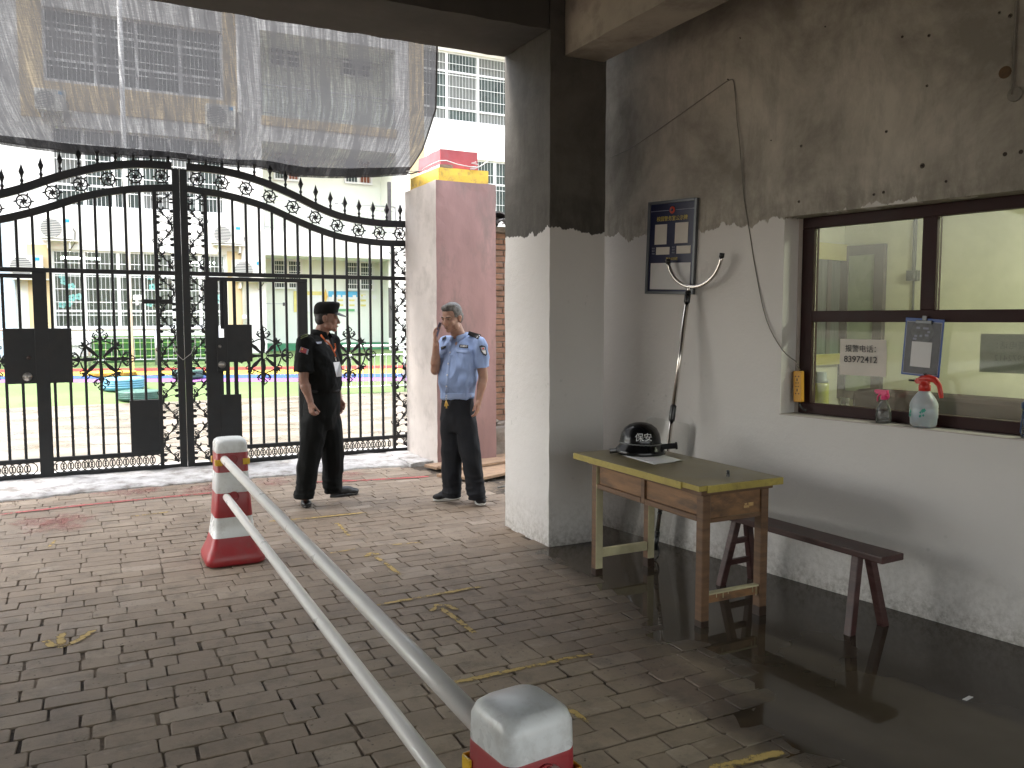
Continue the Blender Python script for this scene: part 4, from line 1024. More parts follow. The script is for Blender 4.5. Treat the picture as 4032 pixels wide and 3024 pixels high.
o2 = MB().add(sub_, [(j*(nx+1)+i, j*(nx+1)+i+1, (j+1)*(nx+1)+i+1, (j+1)*(nx+1)+i) for j in range(nr_) for i in range(nx)], smooth=True).build('dark_band_layer', MT['net'], netE, fixn=False)  # second net layer, added to darken the band along the lower edge
uv2 = o2.data.uv_layers.new(name='UVMap')
for l in o2.data.loops: a_ = uvs[l.vertex_index+j0*(nx+1)]; uv2.data[l.index].uv = (a_[0]+.37, a_[1])
hem = [Vector(vs[ny*(nx+1)+i]) for i in range(0, nx+1, 2)]; side = [Vector(vs[j*(nx+1)+nx]) for j in range(ny+1)]
MB().tube(hem, .008, 5).build('hem_cord', MT['black_knit'], netE); MB().tube(side, .008, 5).build('hem_cord', MT['black_knit'], netE)
MB().tube([side[-1], (side[-1]+q(200,552,8.6))/2+Vector((0,0,-.02)), q(285,545,8.5)], .008, 6).build('tie_cord', MT['black_knit'], netE)

# ---------------------------------------------------------------- school building behind
YF = 25.3
def fx(px, py, Y=YF): p = onY(px, py, Y); return p.x, p.z
sch = thing('school_building', (0, 26, gz(25.3)), 'white three storey school building with barred windows and beige pilasters', 'building')
def holes_wall(mb, x0, x1, z0, z1, y0, y1, holes, mi=0):
    xs = sorted(set([x0, x1]+[h[0] for h in holes]+[h[1] for h in holes])); zs = sorted(set([z0, z1]+[h[2] for h in holes]+[h[3] for h in holes]))
    xs = [x for x in xs if x0 <= x <= x1]; zs = [z for z in zs if z0 <= z <= z1]
    for i in range(len(xs)-1):
        for j in range(len(zs)-1):
            cx, cz = (xs[i]+xs[i+1])/2, (zs[j]+zs[j+1])/2
            if any(h[0] < cx < h[1] and h[2] < cz < h[3] for h in holes): continue
            mb.box((xs[i], y0, zs[j]), (xs[i+1], y1, zs[j+1]), mi)
    return mb
def rect(a, b, Y=YF):
    x0, z1 = fx(*a, Y); x1, z0 = fx(*b, Y); return [x0, x1, z0, z1]
W3 = rect((165,30),(878,378)); W3[2] = fx(172,308)[1]; W3[3] = fx(172,22)[1]
W2 = rect((203,560),(885,838)); W2[2] = fx(420,818)[1]; W2[3] = W2[2]+2.05
W1 = rect((203,985),(897,1292)); W1[2] = fx(203,1292)[1]; W1[3] = fx(203,980)[1]
xR0 = fx(1044,1003)[0]; xR1 = fx(1540,1003)[0]; xEnd = fx(1672,900)[0]
porch = [xR0, xR1, gz(25.3), fx(1044,1003)[1]]
b2 = [fx(1030,553)[0], fx(1559,553)[0], fx(1050,905)[1], fx(1030,555)[1]]
b3 = [fx(1030,455)[0], fx(1559,455)[0], fx(1030,452)[1], fx(1030,160)[1]+.3]
holes = [W1, W2, W3, porch, b2, b3]
XL = -22
holes_wall(MB(), XL, xEnd, -.2, 11.5, YF, YF+.3, holes).build('wall', MT['facade'], sch)
yb = YF+1.6
mb = MB().box((b3[0]-.3, yb, -.2), (b3[1]+.3, yb+.2, 11.5)); mb.box((b3[0]-.3, YF+.3, -.2), (b3[0], yb, 11.5)); mb.box((b3[1], YF+.3, -.2), (b3[1]+.3, yb, 11.5))
for h in (porch, b2, b3): mb.box((b3[0], YF+.3, h[3]), (b3[1], yb, h[3]+.15)); 
for h in (b2, b3): mb.box((b3[0], YF+.3, h[2]-.15), (b3[1], yb, h[2]))
mb.build('recessed_wall', MT['facade_shade'], sch)
def bband(nm, a, b, Y=YF, mt='facade_beige', pr=.04):
    x0, x1, z0, z1 = rect(a, b, Y); MB().box((x0, Y-pr, z0), (x1, Y, z1)).build(nm, MT[mt], sch)
XB = [fx(72,200)[0], W3[0]-.03, W3[1]+.03, fx(935,300)[0]]
MB().box((XB[0], YF-.04, W3[2]-1.0), (XB[1], YF, 11)).box((XB[2], YF-.04, W3[2]-.95), (XB[3], YF, 11)).box((XB[1], YF-.04, W3[2]-.75), (XB[2], YF, W3[2]-.06)).build('beige_band', MT['facade_beige'], sch)
MB().box((fx(110,1100)[0], YF-.04, gz(YF)), (W1[0]-.03, YF, fx(110,962)[1])).build('beige_band', MT['facade_beige'], sch)
MB().box((W1[1]+.03, YF-.04, gz(YF)), (fx(960,1100)[0], YF, fx(110,962)[1])).build('beige_band', MT['facade_beige'], sch)
MB().box((fx(1612,400)[0], YF-.04, 5.2), (xEnd-.002, YF, 11)).build('beige_band', MT['facade_beige'], sch)
MB().box((b3[0], YF-.05, b3[2]-.28), (b3[1], YF, b3[2]-.02)).build('balcony_edge', MT['facade_beige'], sch)
def window(r, Y, cols, trans, nv, nh, parent, paneM, depth=.08, fw=.05, proud=.06, rowm=None):
    x0, x1, z0, z1 = r; mb = MB(); cs = [x0+(x1-x0)*c for c in cols]; ts = [z0+(z1-z0)*t for t in trans]
    mb.box((x0, Y, z0), (x0+fw, Y+depth, z1)).box((x1-fw, Y, z0), (x1, Y+depth, z1)).box((x0+fw, Y, z0), (x1-fw, Y+depth, z0+fw)).box((x0+fw, Y, z1-fw), (x1-fw, Y+depth, z1))
    for c in cs: mb.box((c-fw*.9, Y+.002, z0+fw), (c+fw*.9, Y+depth-.002, z1-fw))
    for t in ts: mb.box((x0+fw, Y+.004, t-fw*.6), (x1-fw, Y+depth-.004, t+fw*.6))
    w = mb.build('window', MT['white_metal'], parent)
    bx = [x0]+cs+[x1]; bz = [z0]+ts+[z1]
    for i in range(len(bx)-1):
        for j in range(len(bz)-1):
            MB().box((bx[i]+.02, Y+depth*.4, bz[j]+.02), (bx[i+1]-.02, Y+depth*.5, bz[j+1]-.02)).build('pane', paneM if not rowm else rowm(i, j), w)
    if nv:
        g = MB(); s = .0045
        for i in range(nv+1): x = x0+(x1-x0)*i/nv; g.box((x-s, Y-proud-s, z0), (x+s, Y-proud+s, z1))
        for j in range(nh+1): z = z0+(z1-z0)*j/nh; g.box((x0, Y-proud-s*2, z-s*2.2), (x1, Y-proud+s*2, z+s*2.2))
        tag(g.build('grille', MT['white_metal'], w), kind='stuff')
    return w
rm = lambda i, j: [MT['glass_dark'], MT['curtain'], MT['glass_dark'], MT['glass_dark']][(i*3+j*5) % 4]
window(W3, YF+.12, [.27,.5,.75], [.3,.72], 42, 5, sch, None, rowm=rm)
window(W2, YF+.12, [.17,.335,.5,.67,.83], [.28,.72], 42, 5, sch, None, rowm=rm)
w1 = window(W1, YF+.12, [.17,.36,.5,.68,.84], [.22,.70], 42, 6, sch, MT['pane'])
# classroom behind the ground-floor window, with its tube lamps lit
mb = MB(); x0, x1, z0, z1 = W1; mb.box((x0-.5, YF+3.5, 0), (x1+.5, YF+3.6, 4.2)).box((x0-.6, YF+.3, 0), (x0-.5, YF+3.6, 4.2)).box((x1+.5, YF+.3, 0), (x1+.6, YF+3.6, 4.2)).box((x0-.5, YF+.3, 3.75), (x1+.5, YF+3.5, 3.8)).box((x0-.5, YF+.3, .6), (x1+.5, YF+3.5, .7))
mb.build('classroom', M('classroom_wall', (.20,.21,.19), .8, .2, 1.5, .1, coords='World'), sch)
mb = MB()
for (a, b) in ((.52,.62),(.86,.93)):
    xa, xb = x0+(x1-x0)*a, x0+(x1-x0)*b
    for k in range(6): mb.box((xa+(xb-xa)*k/6, YF+.24+.02*(k % 2), z0+.1), (xa+(xb-xa)*(k+.9)/6, YF+.27+.02*(k % 2), z1-.05))
mb.build('curtain', MT['curtain'], sch)
for (pa, pb, Yt) in (((240,1015),(395,1019),YF+1.2), ((740,1033),(845,1037),YF+1.2), ((780,1048),(838,1050),YF+2.4)):
    a, b = onY(*pa, Yt), onY(*pb, Yt); b.z = a.z
    tl = thing('tube_lamp', (a+b)/2, 'lit tube lamp glowing behind the barred ground floor classroom window, %s' % ('left half' if pa[0] < 500 else ('upper of two at right' if pa[1] < 1040 else 'lower of two at right')), 'lamp', 'classroom tube lamps')
    MB().tube([a, b], .022, 8).build('tube', MT['tube_far'], tl); MB().box((a.x, Yt-.04, a.z+.024), (b.x, Yt+.04, a.z+.07)).build('housing', MT['white_metal'], tl)
# teal paper flowers stuck on the panes
rnd = random.Random(9)
for (px, py) in ((252,1108),(282,1128),(310,1168),(285,1172),(245,1200),(270,1195),(592,1090),(600,1130),(590,1195),(245,1085),(865,1170),(850,1190)):
    x, z = fx(px, py, YF+.14); mb = MB()
    for k in range(5): a = k*1.257; mb.plate(circ(x+.055*math.cos(a), z+.055*math.sin(a), .042, 8), .004, y=YF+.145)
    mb.build('paper_flower', MT['teal_sticker'], w1)
r9 = lambda x, y: (1000+x*.3617, 900+y*.3617)
window(rect(r9(200,335), r9(520,660), yb), yb-.10, [.5], [.5], 12, 5, sch, MT['glass_dark'], proud=.1)
window(rect(r9(990,355), r9(1295,675), yb), yb-.10, [.5], [.5], 12, 5, sch, MT['glass_dark'], proud=.1)
r2_ = lambda x, y: (900+x*.5425, y*.5425)
window(rect(r2_(320,1130), r2_(515,1320), yb), yb-.10, [.5], [.5], 9, 3, sch, None, rowm=lambda i, j: MT['brown_curtain'] if i else MT['glass_dark'])
window(rect(r2_(835,1150), r2_(1035,1345), yb), yb-.10, [.5], [.5], 9, 3, sch, None, rowm=lambda i, j: MT['brown_curtain'] if i else MT['glass_dark'])
window(rect(r2_(290,300), r2_(520,510), yb), yb-.10, [.5], [.5], 9, 4, sch, MT['glass_dark']); window(rect(r2_(815,345), r2_(1030,580), yb), yb-.10, [.5], [.5], 9, 4, sch, MT['glass_dark'])
# balcony rails
def rail(nm, x0, x1, z0, z1, Y, nposts, mids, parent, mt='steel_rail', r=.018):
    mb = MB().tube([Vector((x0, Y, z1)), Vector((x1, Y, z1))], r*1.2, 8); mb.build('top_rail', MT[mt], parent)
    mb = MB()
    for z in mids: mb.tube([Vector((x0, Y, z)), Vector((x1, Y, z))], r*.7, 6)
    mb.build('cross_rail', MT[mt], parent)
    for i in range(nposts+1):
        x = x0+(x1-x0)*i/nposts; MB().tube([Vector((x, Y, z0)), Vector((x, Y, z1))], r, 8).build('post', MT[mt], parent)
    mb = MB(); n = int((x1-x0)/.13)
    for i in range(n): x = x0+(x1-x0)*(i+.5)/n; mb.box((x-.007, Y-.007, min(mids)), (x+.007, Y+.007, max(mids) if len(mids) > 1 else z1))
    tag(mb.build('balusters', MT[mt], parent), kind='stuff')
rail('rail', b3[0]+.03, b3[1]-.03, b3[2], fx(1035,328)[1], YF+.1, 3, [b3[2]+.1, fx(1035,328)[1]-.12], sch)
rail('rail', b2[0]+.03, b2[1]-.03, b2[2], fx(1050,781)[1], YF+.1, 3, [b2[2]+.1, fx(1050,781)[1]-.15], sch)
# porch fittings
def flat(nm, a, b, Y, mt, t=.03, parent=sch):
    x0, x1, z0, z1 = rect(a, b, Y); return MB().box((x0, Y-t, z0), (x1, Y, z1)).build(nm, MT[mt], parent)
x0, x1, z0, z1 = rect(r9(430,680), r9(760,910), yb-.03)
po = thing('wall_poster', ((x0+x1)/2, yb-.03, z0), 'pale yellow notice poster on the porch wall left of the blue one', 'poster', 'posters on the porch wall')
MB().box((x0, yb-.03, z0), (x1, yb-.01, z1)).build('sheet', MT['paper_white'], po); MB().box((x0, yb-.035, z1-.12), (x1, yb-.031, z1)).box((x0, yb-.035, z0), (x0+.13, yb-.031, z1-.12)).build('border', MT['poster_yellow'], po)
MB().plate([(x0+.95, z0+.5), (x0+1.02, z0+.75), (x0+1.09, z0+.5), (x0+1.02, z0+.3)], .004, y=yb-.034).build('flame_mark', MT['gold'], po)
x0, x1, z0, z1 = rect(r9(810,680), r9(1128,905), yb-.03)
po = thing('wall_poster', ((x0+x1)/2, yb-.03, z0), 'blue headed timetable poster on the porch wall, beside the second window', 'poster', 'posters on the porch wall')
MB().box((x0, yb-.03, z0), (x1, yb-.01, z1)).build('sheet', MT['paper_white'], po); MB().box((x0, yb-.036, z0+.72*(z1-z0)), (x1, yb-.031, z1)).build('heading', MT['poster_blue'], po)
mb = MB()
for i in range(3):
    for j in range(3): mb.box((x0+.3+i*.38, yb-.0345, z0+.18+j*.16), (x0+.48+i*.38, yb-.0305, z0+.24+j*.16))
mb.build('table_entries', MT['poster_yellow'], po)
MB().box((x0+.1, yb-.036, z0+.01), (x1-.1, yb-.031, z0+.09)).build('grass_strip', MT['poster_green'], po)
mb = MB()
for i in range(9):
    if i != 3: mb.box((x0+.12+i*.17, yb-.040, z1-.24), (x0+.23+i*.17, yb-.037, z1-.12))
tag(mb.build('heading_letters', MT['white_ink'], po), kind='stuff')
o = MB().box((b3[0]+.02, YF+.5, gz(YF)-.02), (b3[1]-.02, yb-.002, gz(YF)+.24)).build('base_board', MT['green_board'], sch)
a, b = onY(*r9(135,815), YF+.6), onY(*r9(335,820), YF+.6)
c_ = thing('wall_camera', b, 'small grey camera on a thin horizontal rod in the porch', 'camera')
MB().tube([a, b], .012, 6).build('rod', MT['steel_rail'], c_); MB().box((b.x-.05, b.y-.06, b.z-.06), (b.x+.05, b.y+.06, b.z+.04)).box((b.x+.02, b.y-.04, b.z-.12), (b.x+.06, b.y+.04, b.z-.06)).build('housing', MT['grey_roof'], c_, bevel=.01)
x, _ = fx(*r9(1480,800)); MB().box((x-.05, YF-.09, fx(1530,1330)[1]), (x+.05, YF-.002, fx(1530,1133)[1])).box((x-.05, YF-.09, fx(1530,870)[1]), (x+.05, YF-.002, fx(1530,718)[1])).build('dark_shutter_edge', MT['grey_roof'], sch)
x, _ = fx(955,1000); dp = MB().tube([Vector((x, YF-.1, gz(YF))), Vector((x, YF-.1, 11))], .055, 10); 
for z in (1.6, 3.0, 4.9, 7.4): dp.tube([Vector((x, YF-.1, z)), Vector((x, YF-.1, z+.12))], .07, 10)
dp.build('drain_pipe', MT['facade'], sch)
x, _ = fx(28,1000); MB().box((x-.25, YF-.12, gz(YF)), (x+.15, YF-.002, 4.2)).build('pale_blue_panel', M('pale_blue_panel', (.5,.62,.72), .5, .1, 2, 0), sch)
MB().box((XL, YF-.06, fx(300,1345)[1]-.1), (fx(355,1300)[0], YF-.001, fx(300,1345)[1]+.0)).build('plinth', MT['facade'], sch)

# air conditioners
AC = None
def aircon(a, b, label, Y=YF):
    x0, x1, z0, z1 = rect(a, b, Y-.35); w = x1-x0; h = z1-z0
    t = thing('air_conditioner', ((x0+x1)/2, Y-.18, z0), label, 'air conditioner', 'air conditioners on the facade')
    MB().box((x0, Y-.36, z0+.03), (x1, Y-.03, z1)).build('casing', MT['ac_white'], t, bevel=.015)
    cx, cz, r = x0+w*.34, z0+h*.5, h*.42; mb = MB()
    mb.lathe([(r,0),(r,.012),(r*.96,.014)], 28).xf(Matrix.Translation((cx, Y-.362, cz)) @ Matrix.Rotation(math.pi/2, 4, 'X'))
    mb.build('fan_opening', MT['ac_grille'], t)
    mb = MB()
    for k in range(11):
        z = cz-r+2*r*(k+.5)/11; hw = math.sqrt(max(.0001, r*r-(z-cz)**2)); mb.box((cx-hw, Y-.386, z-.006), (cx+hw, Y-.377, z+.006))
    mb.build('fan_grille', MT['ac_white'], t)
    MB().box((x0+w*.76, Y-.368, z1-h*.22), (x0+w*.90, Y-.361, z1-h*.08)).build('label', MT['ac_label'], t)
    MB().box((x0+.05, Y-.42, z0-.03), (x1+.12, Y, z0+.0)).box((x0+w*.2, Y-.35, z0-.22), (x0+w*.26, Y, z0-.03)).box((x0+w*.85, Y-.35, z0-.22), (x0+w*.91, Y, z0-.03)).build('bracket', MT['ac_white'], t)
    MB().tube([Vector((x1-.02, Y-.2, z0+h*.6)), Vector((x1+.05, Y-.15, z0+h*.4)), Vector((x1+.03, Y-.1, z0-.05)), Vector((x1-.1, Y-.05, z0-.25))], .015, 6).build('hose', MT['wire'], t)
aircon((154,851), (289,946), 'air conditioner between ground and first floor at left, behind the arch of the left leaf')
aircon((36,1003), (172,1098), 'lowest left air conditioner, half hidden by the mid rail of the left leaf')
aircon((832,883), (960,965), 'air conditioner on the facade just right of the meeting stiles')
aircon((917,1022), (1040,1107), 'low air conditioner beside the drain pipe, behind the right wicket')
aircon((133,343), (262,437), 'air conditioner seen through the net under the left end of the top window')
aircon((812,405), (930,505), 'air conditioner seen through the net under the right end of the top window')

# tall pole with camera
p = onY(515, 1330, 22.0); 
o = thing('lamp_pole', (p.x, 22, gz(22)), 'tall pale metal pole in the yard in front of the school windows', 'pole')
MB().tube([Vector((p.x, 22, gz(22))), Vector((p.x, 22, 11))], .055, 12).build('pole', MT['white_metal'], o)
q_ = onY(543, 1172, 21.95); MB().box((q_.x-.1, 21.85, q_.z-.05), (q_.x+.12, 21.97, q_.z+.06)).tube([Vector((q_.x-.02, 21.9, q_.z)), Vector((q_.x-.02, 21.9, q_.z-.18))], .03, 8).build('camera', MT['white_metal'], o, bevel=.01)
# turf steps
st = thing('turf_steps', (onY(495,1439,24).x, 24.2, gz(24)), 'broad steps covered with artificial turf in front of the school door', 'steps')
xa, xb = onY(366,1439,24).x, onY(840,1439,24).x
for k in range(4):
    y0 = 23.75+k*.36; z0 = gz(23.7)+.165*k; MB().box((xa, y0, -.1), (xb, YF-.07, z0+.15)).build('riser', MT['hedge_green'], st); MB().box((xa, y0-.01, z0+.15), (xb, YF-.07, z0+.168)).build('tread', MT['hedge_top'], st)
# yard rails
fr_ = thing('yard_railing', (0, 23.2, gz(23.2)), 'long low steel railing at the foot of the school building', 'railing', 'railings in the yard')
zt = onY(300,1297,23.2).z; zm = onY(300,1333,23.2).z; zb = onY(300,1421,23.2).z
rail('r', -6, onY(860,1300,23.2).x, gz(23.2), zt, 23.2, 6, [zb, zm], fr_, r=.03)
fr_ = thing('yard_railing', (6, 17.7, 0), 'nearer steel railing at the turf edge behind the man in black', 'railing', 'railings in the yard')
zt = onY(1474,1362,17.7).z; rail('r', onY(1325,1550,17.7).x, 11, 0, zt, 17.7, 8, [onY(1474,1521,17.7).z, onY(1474,1398,17.7).z], fr_, r=.024)
# tyres
def tyre(px, pyb, wpx, hpx, mt, label):
    # base contact, solved on the turf slope
    n = Vector((0, -ZR/(23.3-17.6), 1)).normalized(); p = onP(px, pyb, Vector((0, 17.6, 0)), n)
    if p.y < 17.6: p = onZ(px, pyb)
    dist = (p-CAM).length; R0 = wpx/3310*dist/2; hh = hpx/3310*dist; p = p + Vector((0, R0*.8, 0)); p.z = gz(p.y)
    r1 = R0; prof = [(r1*.60,0),(r1*.9,.0),(r1*.985,hh*.12),(r1,hh*.3),(r1,hh*.7),(r1*.985,hh*.88),(r1*.9,hh),(r1*.66,hh*.98),(r1*.60,hh*.9),(r1*.62,hh*.5),(r1*.60,0)]
    t = thing('tyre', p, label, 'tyre', 'painted tyres on the playground')
    place('tread_body', MB().lathe(prof, 40).mesh('tread_body', MT[mt]), t, p)
    mb = MB()
    for k in range(4): z = hh*(.22+.18*k); mb.lathe([(r1*.99,z-.012),(r1*1.018,z-.006),(r1*1.018,z+.03),(r1*.99,z+.036)], 44)
    place('tread_rib', mb.mesh('tread_rib', MT[mt]), t, p)
def _fixt():
    pass
tyre(486, 1544, 143, 44, 'tyre_blue', 'light blue painted tyre lying flat on the playground')
tyre(553, 1584, 145, 34, 'tyre_green', 'dark green tyre in front of the blue one')
tyre(450, 1487, 150, 12, 'tyre_yellow', 'yellow tyre lying flat behind the blue one')
tyre(745, 1496, 110, 32, 'tyre_green', 'dark green tyre partly hidden behind the meeting stiles of the gate')

# farther wing on the right
YW = 36.0
wing = thing('far_wing', (16, YW, gz(30)), 'farther white school wing with tall barred windows, seen right of the net', 'building')
A1 = rect((1640,195),(2130,480), YW); A1[2] = onY(1678,462,YW).z; A1[3] = onY(1712,192,YW).z; A1[0] = onY(1600,300,YW).x; A1[1] = onY(2150,300,YW).x
A2 = [onY(1850,700,YW).x, onY(2150,700,YW).x, onY(1900,860,YW).z, onY(1900,630,YW).z]
holes_wall(MB(), onY(1560,900,YW).x, 45, -.5, 15, YW, YW+.3, [A1, A2]).build('wall', MT['facade'], wing)
window(A1, YW+.12, [.28,.5,.75], [.18,.72], 44, 6, wing, None, depth=.1, fw=.07, rowm=lambda i, j: [MT['curtain'], MT['glass_dark']][(i+j) % 2])
window(A2, YW+.12, [.33,.66], [.6], 26, 4, wing, MT['glass_dark'], depth=.1, fw=.07)
MB().box((onY(1560,900,YW).x, YW-.7, A1[3]+.55), (45, YW, A1[3]+.8)).build('eave', MT['facade_beige'], wing)
MB().box((onY(1835,170,YW).x, YW-.9, onY(1835,172,YW).z), (45, YW-.7, onY(1835,172,YW).z+.8)).build('roof_tile_edge', MT['red_brick'], wing)
# ---------------------------------------------------------------- barrier cones and poles
def rsq(h, r, n=5):
    """rounded square outline, half size h, corner radius r"""
    pts = []
    for k, (sx, sy) in enumerate(((1,1),(-1,1),(-1,-1),(1,-1))):
        for i in range(n+1):
            a = k*math.pi/2 + i/n*math.pi/2; pts.append((sx*(h-r)+r*math.cos(a), sy*(h-r)+r*math.sin(a)))
    return pts
PROF = [(0,.170,.05),(.012,.186,.055),(.05,.186,.055),(.085,.172,.05),(.13,.152,.045),(.19,.136,.04),(.33,.119,.036),(.33,.119,.036),(.50,.108,.034),(.50,.111,.036),(.645,.1035,.034),(.645,.101,.033),(.78,.099,.034),(.78,.1005,.035),(.84,.099,.036),(.862,.092,.04),(.874,.078,.045),(.879,.05,.045)]
def pf(z):
    for a, b in zip(PROF[:-1], PROF[1:]):
        if a[0] <= z <= b[0] and b[0] > a[0]: t = (z-a[0])/(b[0]-a[0]); return (z, a[1]+(b[1]-a[1])*t, a[2]+(b[2]-a[2])*t)
    return PROF[-1]
def cone(cx, cy, rz, label, sc=1., sw=1.):
    t = thing('barrier_cone', (cx, cy, .004), label, 'traffic cone', 'red and white barrier cones'); n = 6
    for nm, mt, z0, z1, pr in (('red_band','red_plastic',0,.19,0),('white_band','white_plastic',.19,.33,-.0015),('red_band','red_plastic',.33,.50,.001),('white_band','white_plastic',.50,.645,0),('red_band','red_plastic',.645,.78,.0015),('white_cap','white_plastic',.78,.879,0)):
        zs = sorted(set([z0, z1]+[p[0] for p in PROF if z0 < p[0] < z1]+[z0+.004, z1-.004])); mb = MB(); rings = []
        for z in zs:
            _, h, r = pf(z)
            if z1 == .19 and z == 0: h, r = .170, .05
            e = 0 if (z in (z0, z1) and z1 < .87 and z > 0) else pr
            rings.append([(x, y, z) for x, y in rsq(h+e, r, n)])
        m = len(rings[0]); vs = [v for r_ in rings for v in r_]; fs = []
        for i in range(len(rings)-1):
            for k in range(m): l = (k+1) % m; fs.append((i*m+k, i*m+l, (i+1)*m+l, (i+1)*m+k))
        if z0 == 0: fs.append(tuple(range(m))[::-1])
        if z1 > .87: fs.append(tuple((len(rings)-1)*m+k for k in range(m)))
        mb.add(vs, fs, smooth=True); place(nm, mb.mesh(nm, MT[mt]), t, (cx, cy, .004), (0,0,rz))
    mb = MB()
    for sx, sy in ((-1,-1),(1,-1),(1,1),(-1,1)):
        h = .1055
        for c_, a_, b_ in (((sx*(h-.022), sy*h, .715), (.02,0,0), (0,.003,0)), ((sx*h, sy*(h-.022), .715), (.003,0,0), (0,.02,0))):
            mb = MB().obox(c_, a_, b_, (0,0,.021)); place('reflector', mb.mesh('reflector', MT['yellow_reflector'], bevel=.0015, seg=1), t, (cx, cy, .004), (0,0,rz))
    for z, h in ((.735,.1045),(.475,.1135)):
        for sy in (-1, 1):
            mb = MB().lathe([(.034,-.002),(.034,.004),(.028,.004),(.027,-.02)], 20).xf(Matrix.Translation((0, sy*h, z)) @ Matrix.Rotation(-sy*math.pi/2, 4, 'X'))
            place('hole_rim', mb.mesh('hole_rim', MT['red_plastic']), t, (cx, cy, .004), (0,0,rz))
    t.scale = (sw, sw, sc); return t
ct = onZ(898, 1722, .823)
FCX, FCY = ct.x+.01, ct.y
cone(FCX, FCY, R(0), 'farther barrier cone, standing by the gate with both poles in its near side', .935, 1.)
NC = onZ(2052, 2753, .815); cone(NC.x, NC.y, R(6), 'nearest barrier cone at the bottom of the photo, white rounded cap on red body', .925, .85)
def pole(a, b, label, r=.025):
    o = MB().tube([Vector(a)+(Vector(b)-Vector(a))*k/6 for k in range(7)], r, 22).build('barrier_pole', MT['pvc']); return tag(o, label, 'pole', 'white poles between the cones')
pole((FCX-.050, FCY-.07, .692), (NC.x-.012, NC.y+.05, .685), 'upper white pole slung between the two barrier cones', .026)
pole((FCX-.045, FCY-.08, .447), (NC.x-.012, NC.y+.05, .435), 'lower white pole slung between the two barrier cones', .024)
pole((NC.x+.02, NC.y-.04, .685), (NC.x+.08, -1.6, .67), 'short visible end of pole leaving the near side of the nearest cone', .026)

# ---------------------------------------------------------------- desk
TZ = .757
tb = thing('desk', (3.03, 3.88, 0), 'old wooden desk with yellow edged top standing in the puddle', 'desk')
def tbx(nm, a, b, mt, bevel=.003): return MB().box(a, b).build(nm, MT[mt] if isinstance(mt, str) else mt, tb, bevel=bevel, seg=1)
def ramp_board(): pass
mb = MB().box((2.752,3.302,TZ-.03),(3.318,4.52,TZ)); o = mb.build('tabletop', [MT['table_top'], MT['table_edge'], MT['wood_brown']], tb, bevel=.0015, seg=1)
for p in o.data.polygons:
    if p.normal.z > .5: p.material_index = 0
    elif p.normal.z < -.5: p.material_index = 2
    else: p.material_index = 1
tbx('edge_strip', (2.744,3.44,TZ-.038),(2.7515,4.52,TZ-.001),'table_edge',.001); tbx('edge_strip', (2.80,3.294,TZ-.038),(3.318,3.3015,TZ-.001),'table_edge',.001)
tbx('top_rail', (2.795,3.335,TZ-.062),(3.285,4.425,TZ-.031),'wood_brown')
for i, (x, y) in enumerate(((2.815,3.345),(2.815,4.355),(3.215,3.345),(3.215,4.355))):
    o = MB().box((x,y,-.02),(x+.052,y+.055,TZ-.063)).build('leg', [MT['wood_brown'], MT['wood_paint']], tb, bevel=.004, seg=1)
    for p in o.data.polygons:
        if i in (1, 3) and (p.normal.y < -.6): p.material_index = 1
    MB().box((x-.001,y-.001,-.02),(x+.053,y+.056,.03+.008*i)).build('leg_foot', M('wet_wood%d' % i, (.035,.02,.013), .4, .3, 8, .1) if i == 0 else bpy.data.materials['wet_wood0'], tb, bevel=.003, seg=1)
zb, zt = .548, TZ-.063
tbx('panel', (2.833,3.405,zb+.03),(2.845,3.86,zt-.0),'wood_panel',.002); tbx('panel', (2.833,3.895,zb+.03),(2.845,4.35,zt-.0),'wood_panel',.002)
tbx('panel_post', (2.818,3.86,zb),(2.85,3.895,zt),'wood_brown')
tbx('lower_rail', (2.817,3.402,zb),(2.85,3.859,zb+.031),'wood_brown'); tbx('lower_rail', (2.817,3.896,zb),(2.85,4.354,zb+.031),'wood_brown')
tbx('end_panel', (2.868,3.357,zb+.005),(3.214,3.368,zt),'wood_panel',.002); tbx('lower_rail', (2.868,3.350,zb-.004),(3.214,3.372,zb+.02),'wood_brown')
tbx('end_panel', (2.868,4.387,zb),(3.214,4.398,zt),'wood_panel',.002); tbx('back_panel', (3.24,3.402,zb),(3.252,4.354,zt),'wood_panel',.002)
tbx('desk_bottom', (2.85,3.373,zb+.006),(3.239,4.386,zb+.016),'wood_brown',0)
tbx('stretcher', (2.868,3.355,.115),(3.214,3.385,.158),'wood_panel'); tbx('paint_line', (2.867,3.352,.159),(3.214,3.388,.168),'wood_paint',.001)
tbx('stretcher', (2.868,4.36,.105),(3.214,4.39,.160),'wood_paint')
mb = MB()
for x, l in ((2.92,.02),(2.965,.028),(3.0,.012),(3.17,.03),(3.195,.05)): mb.box((x,3.3515,.16-l),(x+.003,3.3555,.162))
mb.build('paint_drips', MT['wood_paint'], tb)
mb = MB().box((3.10,3.3545,.60),(3.135,3.3565,.612)).box((3.13,3.3545,.607),(3.165,3.3565,.625)).box((3.105,3.3545,.615),(3.12,3.3565,.624)); mb.build('bare_wood_scar', M('fresh_wood', (.55,.36,.16), .7, .2, 30), tb)
